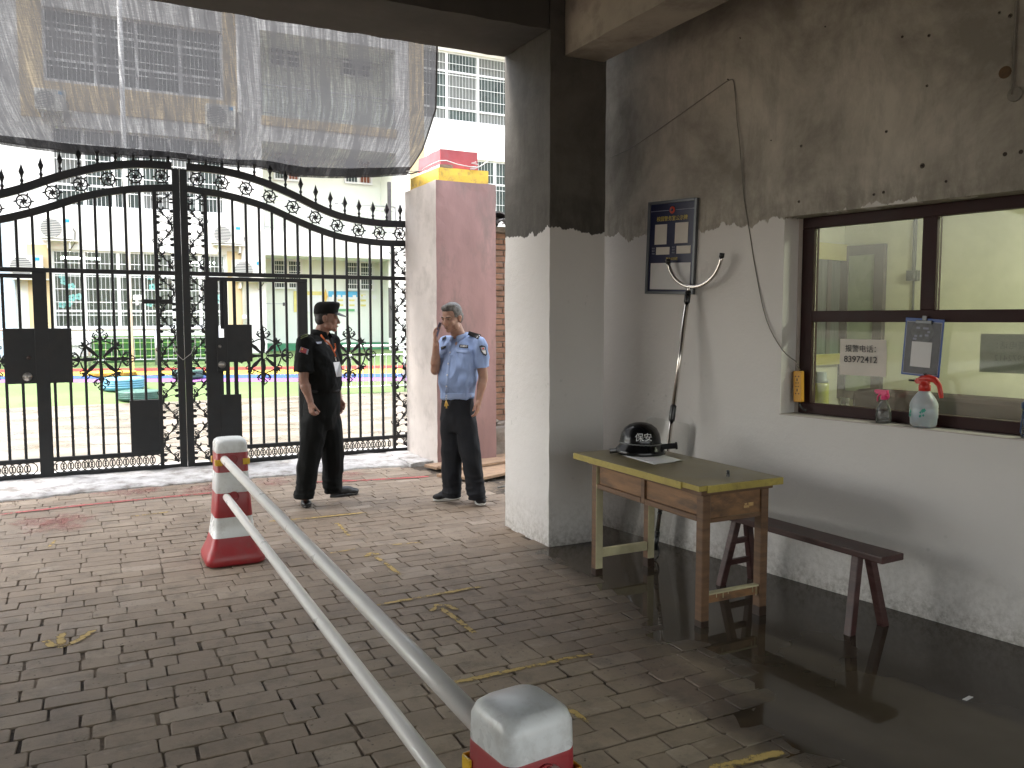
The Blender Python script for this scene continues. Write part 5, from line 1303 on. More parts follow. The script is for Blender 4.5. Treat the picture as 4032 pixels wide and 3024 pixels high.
# things on the desk
r3 = lambda x, y: (2200+x*.57274, 1550+y*.57274)
zp = TZ+.0015
pp = [onZ(*r3(*a), zp) for a in ((440,428),(655,489),(868,464),(715,422))]
mb = MB(); n = 8; vs = []
for j in range(n+1):
    for i in range(n+1):
        a = pp[0].lerp(pp[1], i/n); b = pp[3].lerp(pp[2], i/n); p = a.lerp(b, j/n); p.z += .002+.006*max(0, noise.noise(Vector((i*.35, j*.35, 1))))+(.006 if i == n and j > 5 else 0); vs.append(p)
mb.add(vs, [(j*(n+1)+i, j*(n+1)+i+1, (j+1)*(n+1)+i+1, (j+1)*(n+1)+i) for j in range(n) for i in range(n)], smooth=True)
me_ = mb.build('paper_sheet', MT['paper_white'], fixn=False); sol = me_.modifiers.new('s', 'SOLIDIFY'); sol.thickness = .0006
tag(me_, 'creased white paper sheet lying under the black helmet', 'paper')
hb_ = onZ(*r3(560, 438), zp); vd = Vector((hb_.x, hb_.y, 0)).normalized(); HC = hb_ + vd*.138; HC.z = TZ+.006
hel = thing('helmet', HC, 'glossy black security helmet with white characters and braided band, on the desk', 'helmet')
rt = Vector((vd.y, -vd.x, 0)); M4 = Matrix(((rt.x, vd.x, 0, HC.x),(rt.y, vd.y, 0, HC.y),(0,0,1,HC.z),(0,0,0,1)))
n = 48; prof = [(.146,0),(.148,.006),(.140,.028),(.126,.055),(.121,.062),(.1195,.09),(.112,.125),(.095,.158),(.066,.182),(.034,.193),(.001,.196)]
mb = MB().lathe(prof, n)
for i, v in enumerate(mb.v):
    a = math.atan2(v.y, v.x); k = 1.05 if True else 1
    v.x *= 1.06; v.y *= .98
    if v.z < .05: v.z += .012*max(0, -math.cos(a))*(1-v.z/.05); v.x *= 1+.03*max(0, -math.cos(a))
mb.lathe([(.14,.001),(.12,.03),(.112,.06),(.10,.12),(.001,.17)], n); o = mb.xf(M4).build('shell', MT['black_gloss'], hel)
pts = [M4 @ Vector((.1215*1.07*math.cos(a), .1215*.99*math.sin(a), .066-.004*math.cos(a*1)+.0025*(k % 2))) for k in range(72) for a in [2*math.pi*k/72]]
MB().tube(pts, .0042, 6, closed=True).build('braided_band', MT['band_grey'], hel)
txt = text_mesh('保安', .052, MT['white_ink'], Matrix.Identity(4), .0006, bold=.0, fine=True)
for v in txt.vertices:     # wrap onto the shell
    x, y, z = v.co; th = x/.122; zz_ = .112+y; rr = .1195 if zz_ < .09 else .1195-.0078*((zz_-.09)/.035)**1.6; rr += .006+z*2
    v.co = M4 @ Vector((rr*1.06*math.sin(th+.16), -rr*.98*math.cos(th+.16), zz_)) - HC
place('lettering', txt, hel, HC)
bl = onZ(*r3(350, 395), TZ+.02); br_ = onZ(*r3(815, 357), TZ+.06); br_ = CAM + (br_-CAM)*1.0
bt = thing('baton', (bl+br_)/2, 'black rubber baton lying behind the helmet on the desk', 'baton')
d_ = (br_-bl); MB().tube([bl, bl+d_*.74], .0155, 14).build('shaft', MT['black_plastic'], bt); MB().tube([bl+d_*.74, bl+d_*.76, bl+d_*.97, bl+d_*.975, bl+d_*1.0], [.021,.018,.0175,.024,.022], 14).build('handle', MT['black_knit'], bt)
p = onZ(*r3(1163, 570), zp); lg = thing('lighter', p, 'tiny black and clear lighter standing on the right of the desk', 'lighter')
MB().lathe([(.0085,0),(.0095,.003),(.0095,.018),(.008,.02)], 12, c=p).build('tank', MT['clear_bottle'], lg); MB().lathe([(.006,.0),(.006,.012),(.0085,.020),(.0085,.028),(.005,.031)], 12, c=p+Vector((0,0,.004))).build('head', MT['black_plastic'], lg)

# ---------------------------------------------------------------- bench
bn = thing('bench', (3.53, 3.42, 0), 'dark red wooden plank bench along the wall behind the desk', 'bench')
a, b = Vector((3.515, 4.04, .404)), Vector((3.575, 2.80, .404))
MB().beam(a, b, .168, .036).build('seat', MT['dark_red_wood'], bn, bevel=.006)
dv = (b-a).normalized(); sv = Vector((-dv.y, dv.x, 0))
for k, (t, rungs) in enumerate(((.17, (.13, .26)), (.86, ()))):
    c = a + (b-a)*t; out = -1 if k == 0 else 1
    for sg in (-1, 1):
        topp = c + sv*sg*.045 + Vector((0,0,-.015)); bot = c + sv*sg*.135 + dv*out*(.035) ; bot.z = -.02
        MB().beam(bot, topp, .048, .042, up=dv).build('leg', MT['dark_red_wood'], bn, bevel=.004, seg=1)
    for z in rungs:
        w2 = .045+(.135-.045)*(1-z/.39)-.01; q0 = c+dv*out*.03*(1-z/.39); MB().beam(Vector((q0.x, q0.y, z))-sv*w2, Vector((q0.x, q0.y, z))+sv*w2, .026, .034).build('rung', MT['dark_red_wood'], bn, bevel=.003, seg=1)

# ---------------------------------------------------------------- capture fork and riot shield leaning on the wall
fk = thing('capture_fork', (3.334, 4.433, 0), 'stainless steel security fork leaning against the wall, U end up', 'fork')
foot = Vector((3.345, 4.46, .03)); jn = wpt(.905, -.07, 1.79); dd = jn-foot; Lf = dd.length
P_ = lambda t: foot + dd*t
MB().tube([P_(.085), P_(.52)], .0135, 14).build('lower_tube', MT['steel'], fk); MB().tube([P_(.52), P_(.97)], .0155, 14).build('upper_tube', MT['steel'], fk)
MB().tube([P_(.505), P_(.51), P_(.56), P_(.565)], [.019,.021,.021,.019], 14).build('collar', MT['black_plastic'], fk); MB().tube([P_(.955), P_(.96), P_(1.0), P_(1.003)], [.019,.021,.021,.017], 14).build('collar', MT['black_plastic'], fk)
gp = MB()
for k in range(9): gp.tube([P_(.155+.012*k), P_(.161+.012*k)], .0165, 12)
gp.build('grip_bands', MT['black_plastic'], fk); MB().tube([P_(.02), P_(.09)], .018, 12).build('end_sleeve', MT['black_plastic'], fk)
ctr = P_(.0)+Vector((0,0,.055)); hp = [ctr + Vector((rt.x*.03*math.cos(a)*1.0, rt.y*.03*math.cos(a), .055*math.sin(a)-.03)) for a in [k*math.pi/8 for k in range(16)]]
MB().tube(hp, .006, 8, closed=True).build('foot_ring', MT['black_plastic'], fk)
arc = []
fl, frr, fb = (.720, 2.045), (1.190, 2.035), (.912, 1.815)
for k in range(25):
    t = k/24; s_ = 1-t
    # quadratic through the three surveyed points
    th = math.pi*(1.06+.90*t); cu_, cz_, ru, rz = .955, 2.035, .235, .218
    arc.append(wpt(cu_+ru*math.cos(th), -.075, cz_+rz*math.sin(th)))
MB().tube(arc, .0125, 12).build('fork_arc', MT['steel'], fk)
for e, e2 in ((arc[0], arc[1]), (arc[-1], arc[-2])): MB().tube([e+(e2-e)*.4, e+(e-e2)*.8], .0165, 12).build('end_cap', MT['black_plastic'], fk)
MB().tube([P_(.99), wpt(.92, -.075, 1.828)], .012, 10).build('neck', MT['steel'], fk)
# shield
b1, b2_ = Vector((3.40, 4.98, .012)), Vector((3.575, 4.63, .012)); t1, t2 = wpt(.50, -.035, .905), wpt(.92, -.035, .885)
n, m_ = 20, 24; vs = []; hd = (b1-b2_).cross(t1-b2_).normalized()
if hd.dot(NW) < 0: hd = -hd
for j in range(m_+1):
    for i in range(n+1):
        s_, t_ = i/n, j/m_
        # rounded corners
        sx = 2*s_-1; ty = 2*t_-1; rr = .16
        ex = abs(sx)-(1-rr*1.0); ey = abs(ty)-(1-rr*.5)
        x = sx; yv = ty
        if ex > 0 and ey > 0:
            u_ = ex/rr; v_ = ey/(rr*.5); f = max(u_, v_)/math.hypot(u_, v_) if math.hypot(u_, v_) > 0 else 1
            x = math.copysign((1-rr)+ex*f, sx); yv = math.copysign((1-rr*.5)+ey*f, ty)
        a_ = b1.lerp(b2_, (x+1)/2); c_ = t1.lerp(t2, (x+1)/2); p = a_.lerp(c_, (yv+1)/2) + hd*.055*(1-x*x); vs.append(p)
sh = MB().add(vs, [(j*(n+1)+i, j*(n+1)+i+1, (j+1)*(n+1)+i+1, (j+1)*(n+1)+i) for j in range(m_) for i in range(n)], smooth=True).build('riot_shield', MT['shield'], fixn=False)
tag(sh, 'clear plastic riot shield leaning in the corner behind the desk', 'shield')
sh['label'] = 'clear plastic riot shield leaning on the wall behind the desk'

# ---------------------------------------------------------------- notice board
BL, BR, TL = (.452, 1.786), (.905, 1.769), (.473, 2.428)
bd = thing('notice_board', wpt(.68, 0, 1.78), 'dark blue police notice board with yellow title hung slightly crooked on the wall', 'notice board')
ex_ = Vector((BR[0]-BL[0], BR[1]-BL[1])); BWd = ex_.length; ex_ /= BWd; ey_ = Vector((-ex_.y, ex_.x)); BH = .648
def bpnt(fx_, fy_, off): u = BL[0]+ex_.x*BWd*fx_+ey_.x*BH*fy_; z = BL[1]+ex_.y*BWd*fx_+ey_.y*BH*fy_; return wpt(u, off, z)
Xd = (bpnt(1,0,0)-bpnt(0,0,0)).normalized(); Yd = (bpnt(0,1,0)-bpnt(0,0,0)).normalized(); Zd = Xd.cross(Yd)
if Zd.dot(NW) < 0: pass
def bbox_(mb, x0, x1, y0, y1, o0, o1):
    return mb.obox(bpnt((x0+x1)/2, (y0+y1)/2, (o0+o1)/2), Xd*(BWd*(x1-x0)/2), Yd*(BH*(y1-y0)/2), NW*((o1-o0)/2))
bbox_(MB(), .03,.97,.02,.98,-.014,-.001).build('panel', MT['navy'], bd)
mb = MB()
for a_ in ((0,.045,0,1),(.955,1,0,1),(.045,.955,0,.03),(.045,.955,.97,1)): bbox_(mb, *a_, -.026, -.0005)
mb.build('frame', MT['grey_alu'], bd, bevel=.003)
bbox_(MB(), .09,.91,.05,.335,-.0155,-.0145).build('white_panel', MT['paper_white'], bd)
for a_ in ((.155,.405,.535,.75),(.575,.835,.54,.757)): bbox_(MB(), *a_, -.0165, -.0145).build('paper_insert', MT['paper'], bd)
for a_ in ((.195,.475,.425,.505),(.62,.90,.43,.512)): bbox_(MB(), *a_, -.0165, -.0145).build('name_card', MT['paper'], bd)
mb = MB(); bbox_(mb, .05,.43,.892,.898,-.0152,-.0145); bbox_(mb, .57,.95,.892,.898,-.0152,-.0145); mb.build('silver_line', MT['grey_ink'], bd)
NF = 1 if Zd.dot(NW) > 0 else -1
def btext(s, fx_, fy_, size, mt, nm='lettering', bold=.0):
    o_ = bpnt(fx_, fy_, -.0158); place(nm, text_mesh(s, size, mt, Matrix.Translation(-BASE[bd]) @ frame4(o_, Xd, Yd), .0004, bold=bold), bd, BASE[bd])
btext('校园警务室公示牌', .50, .805, .036, MT['yellow_ink'])
btext('警务公示栏', .53, .375, .022, MT['yellow_ink'])
for c in (.135, .555):
    for k, s in enumerate(('姓名', '职务', '电话')): btext(s, c, .493-.028*k+(.006 if c > .5 else 0), .0135, MT['grey_ink'])
M5 = Matrix.Translation(bpnt(.5,.895,-.0155)) @ frame4((0,0,0), Xd, Yd)
MB().lathe([(.025,0),(.025,.002),(.001,.003)], 20).xf(M5).build('emblem', MT['red_emblem'], bd)
MB().lathe([(.012,.003),(.012,.005),(.001,.006)], 5).xf(M5).build('emblem_star', MT['navy'], bd)

# ---------------------------------------------------------------- wires on the wall
nu, nz = onWall(2868, 313)
o = MB().lathe([(.004,-.01),(.004,.02),(.009,.021),(.009,.026)], 8).xf(frame4(wpt(nu, 0, nz), D, (0,0,1)) @ Matrix.Scale(-1, 4, (0,0,1))).build('nail', MT['rust_iron']); tag(o, 'rusty nail high on the wall holding up the thin wire', 'nail')
dp = [(1585,185),(1592,260),(1597,300),(1603,380),(1606,430),(1617,500),(1632,590),(1655,690),(1690,755),(1722,783)]
pts = []
for i, (x, y) in enumerate([(1318,340),(1360,322),(1400,296),(1470,246),(1540,195),(1575,172)]+dp):
    u, z = onWall(x*1.82278, y*1.82278, -.012); pts.append(wpt(u, -.008-.006*math.sin(i), z))
for u, z, off in ((1.668,1.318,.07),(1.67,1.29,.10)): pts.append(wpt(u, off, z))
fine = []
for i in range(len(pts)-1):
    p0, p1, p2, p3 = pts[max(0,i-1)], pts[i], pts[i+1], pts[min(len(pts)-1,i+2)]
    for k in range(4): t = k/4; fine.append(.5*((2*p1)+(p2-p0)*t+(2*p0-5*p1+4*p2-p3)*t*t+(3*p1-p0-3*p2+p3)*t**3))
fine.append(pts[-1]); o = MB().tube(fine, .0034, 6).build('wall_wire', MT['wire']); tag(o, 'thin grey wire looped over the nail and hanging down to the power strip', 'wire')
# power strip
ps = thing('power_strip', wpt(1.668, .10, 1.09), 'orange yellow power strip hanging in the left corner of the window', 'power strip')
tl = R(2); c_ = wpt(1.668, .095, 1.187); ax = D*math.cos(tl)+Vector((0,0,math.sin(tl))); ay = -D*math.sin(tl)+Vector((0,0,math.cos(tl)))
MB().obox(c_, ax*.029, ay*.096, NW*.016).build('body', MT['yellow_plastic'], ps, bevel=.006)
mb = MB()
for dx, dy, w, h in ((-.011,.062,.0035,.0035),(.011,.062,.0035,.0035),(0,.042,.003,.008),(-.008,.022,.003,.003),(.008,.022,.003,.003),(-.008,.0,.003,.003),(.008,.0,.003,.003),(0,-.022,.003,.008),(-.011,-.044,.0035,.0035),(.011,-.044,.0035,.0035)):
    mb.obox(c_+ax*dx+ay*dy+NW*.0165, ax*w, ay*h, NW*.0008)
mb.build('socket_holes', MT['ink'], ps)
MB().tube([c_-ay*.09, c_-ay*.12+ax*.01, c_-ay*.14+ax*.03, c_-ay*.15+ax*.05], .006, 8).build('cable', MT['black_plastic'], ps)
MB().tube([c_-ay*.08-ax*.02+NW*.0, c_-ay*.10-ax*.03, c_-ay*.05-ax*.04, c_-ax*.035+ay*.0], .0025, 6).build('thin_wire', MT['rope'], ps)

# ---------------------------------------------------------------- window sill objects
def fpt(u, off, z): return wpt(u, off, z)
def frame_wall(u, off, z, tilt=0.):
    x = D*math.cos(tilt)+Vector((0,0,math.sin(tilt))); y = -D*math.sin(tilt)+Vector((0,0,math.cos(tilt))); return frame4(wpt(u, off, z), x, y)
ZS = ZA+.006
u1, _ = onWall(3000+720*.6632, 700+1462*.6632, .07); c = wpt(u1, .07, ZS)
sp = thing('spray_bottle', c, 'small clear spray bottle with pink trigger on the window sill', 'spray bottle', 'bottles on the window sill')
MB().lathe([(.036,0),(.041,.006),(.042,.05),(.036,.085),(.022,.115),(.014,.13),(.014,.14)], 24, c=c).build('bottle', MT['clear_bottle'], sp)
MB().lathe([(.001,.003),(.035,.004),(.037,.012),(.037,.03),(.001,.031)], 20, c=c).build('liquid', MT['steel_rail'] if 0 else M('thin_liquid', (.35,.34,.3), .2, .1, 5, 0, alpha_=0) if 0 else MT['clear_bottle'], sp)
A = -D
mb = MB().lathe([(.017,.132),(.018,.15),(.014,.155)], 16, c=c)
mb.obox(c+Vector((0,0,.175))+D*-.012, D*.034, NW*.010, Vector((0,0,.012))); mb.obox(c+Vector((0,0,.158))-D*.0, D*.012, NW*.010, Vector((0,0,.016))); mb.obox(c+Vector((0,0,.178))-D*.050, D*.006, NW*.006, Vector((0,0,.007)))
mb.tube([c+Vector((0,0,.168))-D*.02, c+Vector((0,0,.148))-D*.036, c+Vector((0,0,.12))-D*.040], [.006,.006,.004], 8); mb.tube([c+Vector((0,0,.17))+D*.02, c+Vector((0,0,.15))+D*.026, c+Vector((0,0,.135))+D*.018], [.008,.008,.005], 8)
mb.build('trigger_head', MT['pink_trigger'], sp, bevel=.003)
u1, _ = onWall(3000+960*.6632, 700+1480*.6632, .07); c = wpt(u1, .065, ZS)
sp = thing('spray_bottle', c, 'big milky spray bottle with red handle and green print on the window sill', 'spray bottle', 'bottles on the window sill')
prof = [(.045,0),(.058,.004),(.066,.015),(.068,.05),(.071,.056),(.071,.10),(.069,.105),(.071,.112),(.069,.13),(.058,.155),(.042,.178),(.026,.198),(.024,.206)]
mb = MB().lathe(prof, 40, c=c)
for v in mb.v:
    if v.z-c.z < .02: a = math.atan2(v.y-c.y, v.x-c.x); v.z += .006*(.5+.5*math.cos(a*8))
mb.build('bottle', MT['milky'], sp)
MB().lathe([(.030,.198),(.031,.228),(.024,.236),(.018,.25)], 24, c=c).build('collar', MT['red_trigger'], sp)
mb = MB(); mb.tube([c+Vector((0,0,.245))-D*.052, c+Vector((0,0,.262))-D*.02, c+Vector((0,0,.268))+D*.02, c+Vector((0,0,.26))+D*.055, c+Vector((0,0,.232))+D*.078, c+Vector((0,0,.19))+D*.088, c+Vector((0,0,.165))+D*.092], [.009,.017,.02,.017,.013,.012,.010], 12)
mb.obox(c+Vector((0,0,.25))-D*.01, D*.034, NW*.014, Vector((0,0,.015))); mb.build('handle', MT['red_trigger'], sp, bevel=.002)
mb = MB().tube([c+Vector((0,0,.25))-D*.05, c+Vector((0,0,.25))-D*.088], .0055, 8); mb.tube([c+Vector((0,0,.262)), c+Vector((0,0,.285)), c+Vector((0,0,.292))], [.006,.006,.014], 10); mb.build('nozzle', MT['black_plastic'], sp)
mb = MB(); rn = random.Random(4)
front = (NW*-1).angle(Vector((1,0,0))) 
fa = math.atan2(NW.y, NW.x)
for base_a in (.35, -.75):
    for k in range(8):
        a = fa + base_a + rn.uniform(-.18,.18); z = .085+rn.uniform(-.022,.022); r_ = .0716; p = c+Vector((r_*math.cos(a), r_*math.sin(a), z)); nn = Vector((math.cos(a), math.sin(a), 0)); tt = Vector((-nn.y, nn.x, 0)); s_ = rn.uniform(.004,.010)
        mb.add([p+tt*s_+nn*.0004, p+Vector((0,0,s_*1.3))+nn*.0004, p-tt*s_+nn*.0004, p-Vector((0,0,s_*1.3))+nn*.0004], [(0,1,2,3)])
mb.build('green_leaf_print', MT['green_print'], sp, fixn=False)
u1, _ = onWall(4030, 1700, .05); c = wpt(u1+.02, .06, ZS)
sp = thing('water_bottle', c, 'bottle with dark blue cap and strap at the right end of the window sill', 'bottle', 'bottles on the window sill')
MB().lathe([(.03,0),(.035,.005),(.035,.14),(.03,.15)], 24, c=c).build('bottle', MT['clear_bottle'], sp); MB().lathe([(.036,.145),(.037,.175),(.028,.18),(.022,.21),(.016,.235)], 20, c=c).build('cap', MT['blue_plastic'], sp)
MB().tube([c+NW*.037-D*.012+Vector((0,0,.14)), c+NW*.045-D*.018+Vector((0,0,.08)), c+NW*.045-D*.02+Vector((0,0,.03)), c+NW*.045-D*.01+Vector((0,0,.015)), c+NW*.045+D*.004+Vector((0,0,.03)), c+NW*.045-D*.006+Vector((0,0,.08)), c+NW*.038-D*.01+Vector((0,0,.14))], .003, 6).build('strap', MT['blue_plastic'], sp)

# paper with the phone number, on the outside of the glass
off = FO-.006
u0, zz0 = onWall(3000+460*.6632, 700+1168*.6632, off); u1, zz1 = onWall(3000+745*.6632, 700+962*.6632, off)
pa = thing('paper_notice', wpt((u0+u1)/2, off, zz0), 'cream paper with black phone number stuck on the lower left pane', 'notice')
mb = MB(); n = 8; vs = []
for j in range(n+1):
    for i in range(n+1): s_, t_ = i/n, j/n; vs.append(wpt(u0+(u1-u0)*s_, off-.001-.006*max(0, (s_-.8)/.2)*max(0, (t_-.7)/.3)*2-.0008*math.sin(i*1.7+j), zz0+(zz1-zz0)*t_))
o = mb.add(vs, [(j*(n+1)+i, j*(n+1)+i+1, (j+1)*(n+1)+i+1, (j+1)*(n+1)+i) for j in range(n) for i in range(n)], smooth=True).build('sheet', MT['paper'], pa, fixn=False)
cu = (u0+u1)/2-.012
for s, z, sz, b_ in (('报警电话：', zz1-.058, .045, 0.), ('83972412', zz1-.120, .053, 0.0003)):
    place('lettering', text_mesh(s, sz, MT['ink'], Matrix.Translation(-BASE[pa]) @ frame_wall(cu+(.012 if s[0] == '报' else 0), off-.0055, z), .0002, bold=b_), pa, BASE[pa])
# its twin on the inside, seen from the back
offb = FO+.010
u2, zb_ = onWall(3000+1290*.6632, 700+1152*.6632, offb); _, zt_ = onWall(3000+1295*.6632, 700+925*.6632, offb)
pb = thing('paper_notice', wpt(u2+.15, offb, zb_), 'grey back of a paper notice taped inside the lower right pane', 'notice')
mb = MB(); wbox(mb, u2, u2+.32, offb-.0005, offb+.0005, zb_, zt_); mb.build('sheet', M('paper_back', (.36,.36,.32), .8, .06, 4), pb)
for s, z, sz in (('报警电话：', zb_+.14, .043), ('83972412', zb_+.075, .045)):
    fm = frame_wall(u2+.16, offb-.0012, z) @ Matrix.Scale(-1, 4, (1,0,0)); place('show_through', text_mesh(s, sz, M('faint_ink', (.27,.27,.25), .8, .05, 5, 0) if 'faint_ink' not in bpy.data.materials else bpy.data.materials['faint_ink'], Matrix.Translation(-BASE[pb]) @ fm, .0002), pb, BASE[pb])
# clipboard
off = FO-.045; uc_, zc_ = onWall(3000+952*.6632, 700+1007*.6632, off)
cb = thing('clipboard', wpt(uc_, off, zc_-.16), 'blue clipboard with dark printed sheet and white card, hanging on the window frame', 'clipboard')
FM = frame_wall(uc_, off, zc_, R(-3.2)); FMi = FM
def cbox(nm, x0, x1, y0, y1, z0, z1, mt, bevel=0):
    return MB().box((x0,y0,z0),(x1,y1,z1)).xf(FM @ Matrix.Scale(1 if FM.to_3x3().col[2].dot(NW) > 0 else -1, 4, (0,0,1))).build(nm, MT[mt], cb, bevel=bevel)
cbox('board', -.107,.107,-.158,.158,-.004,0,'blue_clip',.002); cbox('white_border', -.098,.098,-.149,.140,.0004,.0012,'grey_ink')
cbox('printed_sheet', -.094,.094,-.145,.136,.0016,.0022,'grey_print')
mb = MB(); mb.plate(circ(-.005,.085,.062,24), .0006); mb.v = [Vector((v.x, v.z, .0028+v.y)) for v in mb.v]; mb.xf(FM @ Matrix.Scale(1 if FM.to_3x3().col[2].dot(NW) > 0 else -1, 4, (0,0,1))); mb.build('round_picture', M('grey_round', (.13,.135,.14), .5, .35, 30), cb)
cbox('white_card', -.058,.054,-.108,.030,.0034,.0042,'paper_white'); cbox('clip', -.045,.045,.128,.148,.002,.012,'grey_alu',.003); cbox('clip_tab', -.012,.012,.146,.172,.002,.006,'grey_alu',.001)
mb = MB()
for k, (x, y, w) in enumerate(((-.03,.105,.02),(.012,.104,.03),(-.04,.06,.016),(-.012,.062,.014),(.02,.066,.02),(-.045,.044,.02),(.03,.085,.014))): mb.box((x-w*.5,y-.005,.0036),(x+w*.5,y+.006,.0042))
mb.xf(FM @ Matrix.Scale(1 if FM.to_3x3().col[2].dot(NW) > 0 else -1, 4, (0,0,1))); mb.build('picture_details', MT['grey_ink'], cb)
# inside ledge with flask and glass
mb = MB(); wbox(mb, 1.66, 4.2, .262, .50, 1.0, 1.03); mb.build('inner_ledge', MT['room_wall'], room)
uf, _ = onWall(3000+350*.6632, 1500, .36); c = wpt(uf, .36, 1.03)
o = thing('flask', c, 'olive green insulated flask with grey cup lid inside the window', 'flask'); MB().lathe([(.05,0),(.052,.01),(.052,.15),(.045,.17)], 24, c=c).build('body', M('olive_flask', (.25,.26,.05), .3, .1, 4), o); MB().lathe([(.046,.168),(.046,.185),(.036,.19),(.033,.235),(.001,.238)], 24, c=c).build('lid', M('grey_lid', (.16,.19,.18), .4, .1, 4), o)
uf, _ = onWall(3000+495*.6632, 1500, .33); c = wpt(uf, .33, 1.03)
tag(MB().lathe([(.025,0),(.028,.06),(.028,.085),(.026,.085),(.024,.01),(.001,.008)], 20, c=c).build('drinking_glass', MT['clear_bottle']), 'small drinking glass inside the window right of the flask', 'glass')
# litter in the puddle
p = onZ(2700+1640*.6775, 1900+1248*.6775, 0); o = MB().obox(p+Vector((0,0,-.004)), (.028,.004,0), (-.003,.008,0), (0,0,.0015)).build('paper_scrap', MT['paper_white'], bevel=.001); tag(o, 'tiny white scrap floating on the puddle at right', 'scrap')
for px, py, s_ in ((2230+0,2028,0),): pass
# ---------------------------------------------------------------- people
def frus(mb, p, q, r1, r2, n=16, flat=1.0, side=None, caps='round'):
    """tapered limb; flat < 1 squeezes across 'side'"""
    p = Vector(p); q = Vector(q); d = (q-p).normalized(); a = side - d*side.dot(d) if side is not None else d.orthogonal(); a = a.normalized(); b = d.cross(a)
    rings = []
    if caps == 'round':
        for k in (0, 1, 2): t = k/3*math.pi/2; rings.append((p - d*r1*math.cos(t), max(.0008, r1*math.sin(t))))
    rings.append((p, r1)); rings.append((q, r2))
    if caps == 'round':
        for k in (2, 1, 0): t = k/3*math.pi/2; rings.append((q + d*r2*math.cos(t), max(.0008, r2*math.sin(t))))
    b0 = len(mb.v)
    for c, r in rings:
        for k in range(n): t = 2*math.pi*k/n; mb.v.append(c + a*math.cos(t)*r + b*math.sin(t)*r*flat)
    for i in range(len(rings)-1):
        for k in range(n): l = (k+1) % n; mb.f.append((b0+i*n+k, b0+i*n+l, b0+(i+1)*n+l, b0+(i+1)*n+k)); mb.m.append(0); mb.sm.append(True)
    mb.f.append(tuple(b0+k for k in range(n))[::-1]); mb.f.append(tuple(b0+(len(rings)-1)*n+k for k in range(n))); mb.m += [0,0]; mb.sm += [True,True]
    return mb
def chain(mb, pts, rs, **k):
    for i in range(len(pts)-1): frus(mb, pts[i], pts[i+1], rs[i], rs[i+1], **k)
def ell(mb, c, X, Y, Z, n=20, m=12):
    b0 = len(mb.v); c = Vector(c)
    for j in range(m+1):
        ph = math.pi*j/m; s_, z = max(.01, math.sin(ph)), math.cos(ph)
        for k in range(n): t = 2*math.pi*k/n; mb.v.append(c + X*(s_*math.cos(t)) + Y*(s_*math.sin(t)) + Z*z)
    for j in range(m):
        for k in range(n): l = (k+1) % n; mb.f.append((b0+j*n+l, b0+j*n+k, b0+(j+1)*n+k, b0+(j+1)*n+l)); mb.m.append(0); mb.sm.append(True)
    mb.f.append(tuple(b0+k for k in range(n))); mb.f.append(tuple(b0+m*n+k for k in range(n))[::-1]); mb.m += [0,0]; mb.sm += [True,True]
    return mb
def loft(mb, secs, n=28, e=2.3):
    """closed body from superelliptic sections (centre, half width, half depth, left, front)"""
    b0 = len(mb.v)
    for c, rx, ry, X, Y in secs:
        for k in range(n):
            t = 2*math.pi*k/n; ct, st = math.cos(t), math.sin(t)
            mb.v.append(Vector(c) + X*(rx*math.copysign(abs(ct)**(2/e), ct)) + Y*(ry*math.copysign(abs(st)**(2/e), st)))
    for i in range(len(secs)-1):
        for k in range(n): l = (k+1) % n; mb.f.append((b0+i*n+k, b0+i*n+l, b0+(i+1)*n+l, b0+(i+1)*n+k)); mb.m.append(0); mb.sm.append(True)
    mb.f.append(tuple(b0+k for k in range(n))[::-1]); mb.f.append(tuple(b0+(len(secs)-1)*n+k for k in range(n))); mb.m += [0,0]; mb.sm += [True,True]
    return mb
def fuse(mb, name, mat, parent, voxel=.006, smooth=6, folds=None, cut=None, sub=None):
    """weld the shapes into one continuous skin"""
    me = bpy.data.meshes.new(name); me.from_pydata(mb.v, [], mb.f); bm = bmesh.new(); bm.from_mesh(me); bmesh.ops.recalc_face_normals(bm, faces=bm.faces); bm.to_mesh(me); bm.free()
    o = bpy.data.objects.new(name, me); COL.objects.link(o)
    r_ = o.modifiers.new('r', 'REMESH'); r_.mode = 'VOXEL'; r_.voxel_size = voxel
    if smooth: s_ = o.modifiers.new('s', 'SMOOTH'); s_.factor = .5; s_.iterations = smooth
    dg = bpy.context.evaluated_depsgraph_get(); m2 = bpy.data.meshes.new_from_object(o.evaluated_get(dg)); bpy.data.objects.remove(o); bpy.data.meshes.remove(me)
    m2.update()
    if folds:
        nr = [v.normal.copy() for v in m2.vertices]
        for v, n_ in zip(m2.vertices, nr): v.co += n_*folds(v.co, n_)
    if cut:
        bm = bmesh.new(); bm.from_mesh(m2)
        for co, no in cut: bmesh.ops.bisect_plane(bm, geom=bm.verts[:]+bm.edges[:]+bm.faces[:], plane_co=co, plane_no=no, clear_outer=True)
        bm.to_mesh(m2); bm.free()
    m2.name = name; m2.transform(Matrix.Translation(-BASE[parent])); m2.materials.clear(); m2.materials.append(mat)
    m2.polygons.foreach_set('use_smooth', [True]*len(m2.polygons)); m2.update()
    return place(name, m2, parent, BASE[parent])
UP = Vector((0,0,1))
class Fig:
    def __init__(s, px, base, ang):
        """base: ground point; ang: facing, degrees from 'towards the camera' to the viewer's left"""
        s.base = Vector(base); v = Vector((s.base.x, s.base.y, 0)).normalized(); s.v = v; s.r = Vector((v.y, -v.x, 0)); s.pl = s.base
        a = R(ang); s.front = (-v)*math.cos(a) - s.r*math.sin(a); s.left = s.r*math.cos(a) + (-v)*math.sin(a)
        if ang > 90 or ang < -90: pass
    def W(s, px, py, off=0.):
        """point seen at px, py, 'off' metres nearer than the plane through the figure"""
        p = onP(px, py, s.pl, s.v); d = (p-CAM); L = d.dot(s.v); return CAM + d*((L-off)/L)
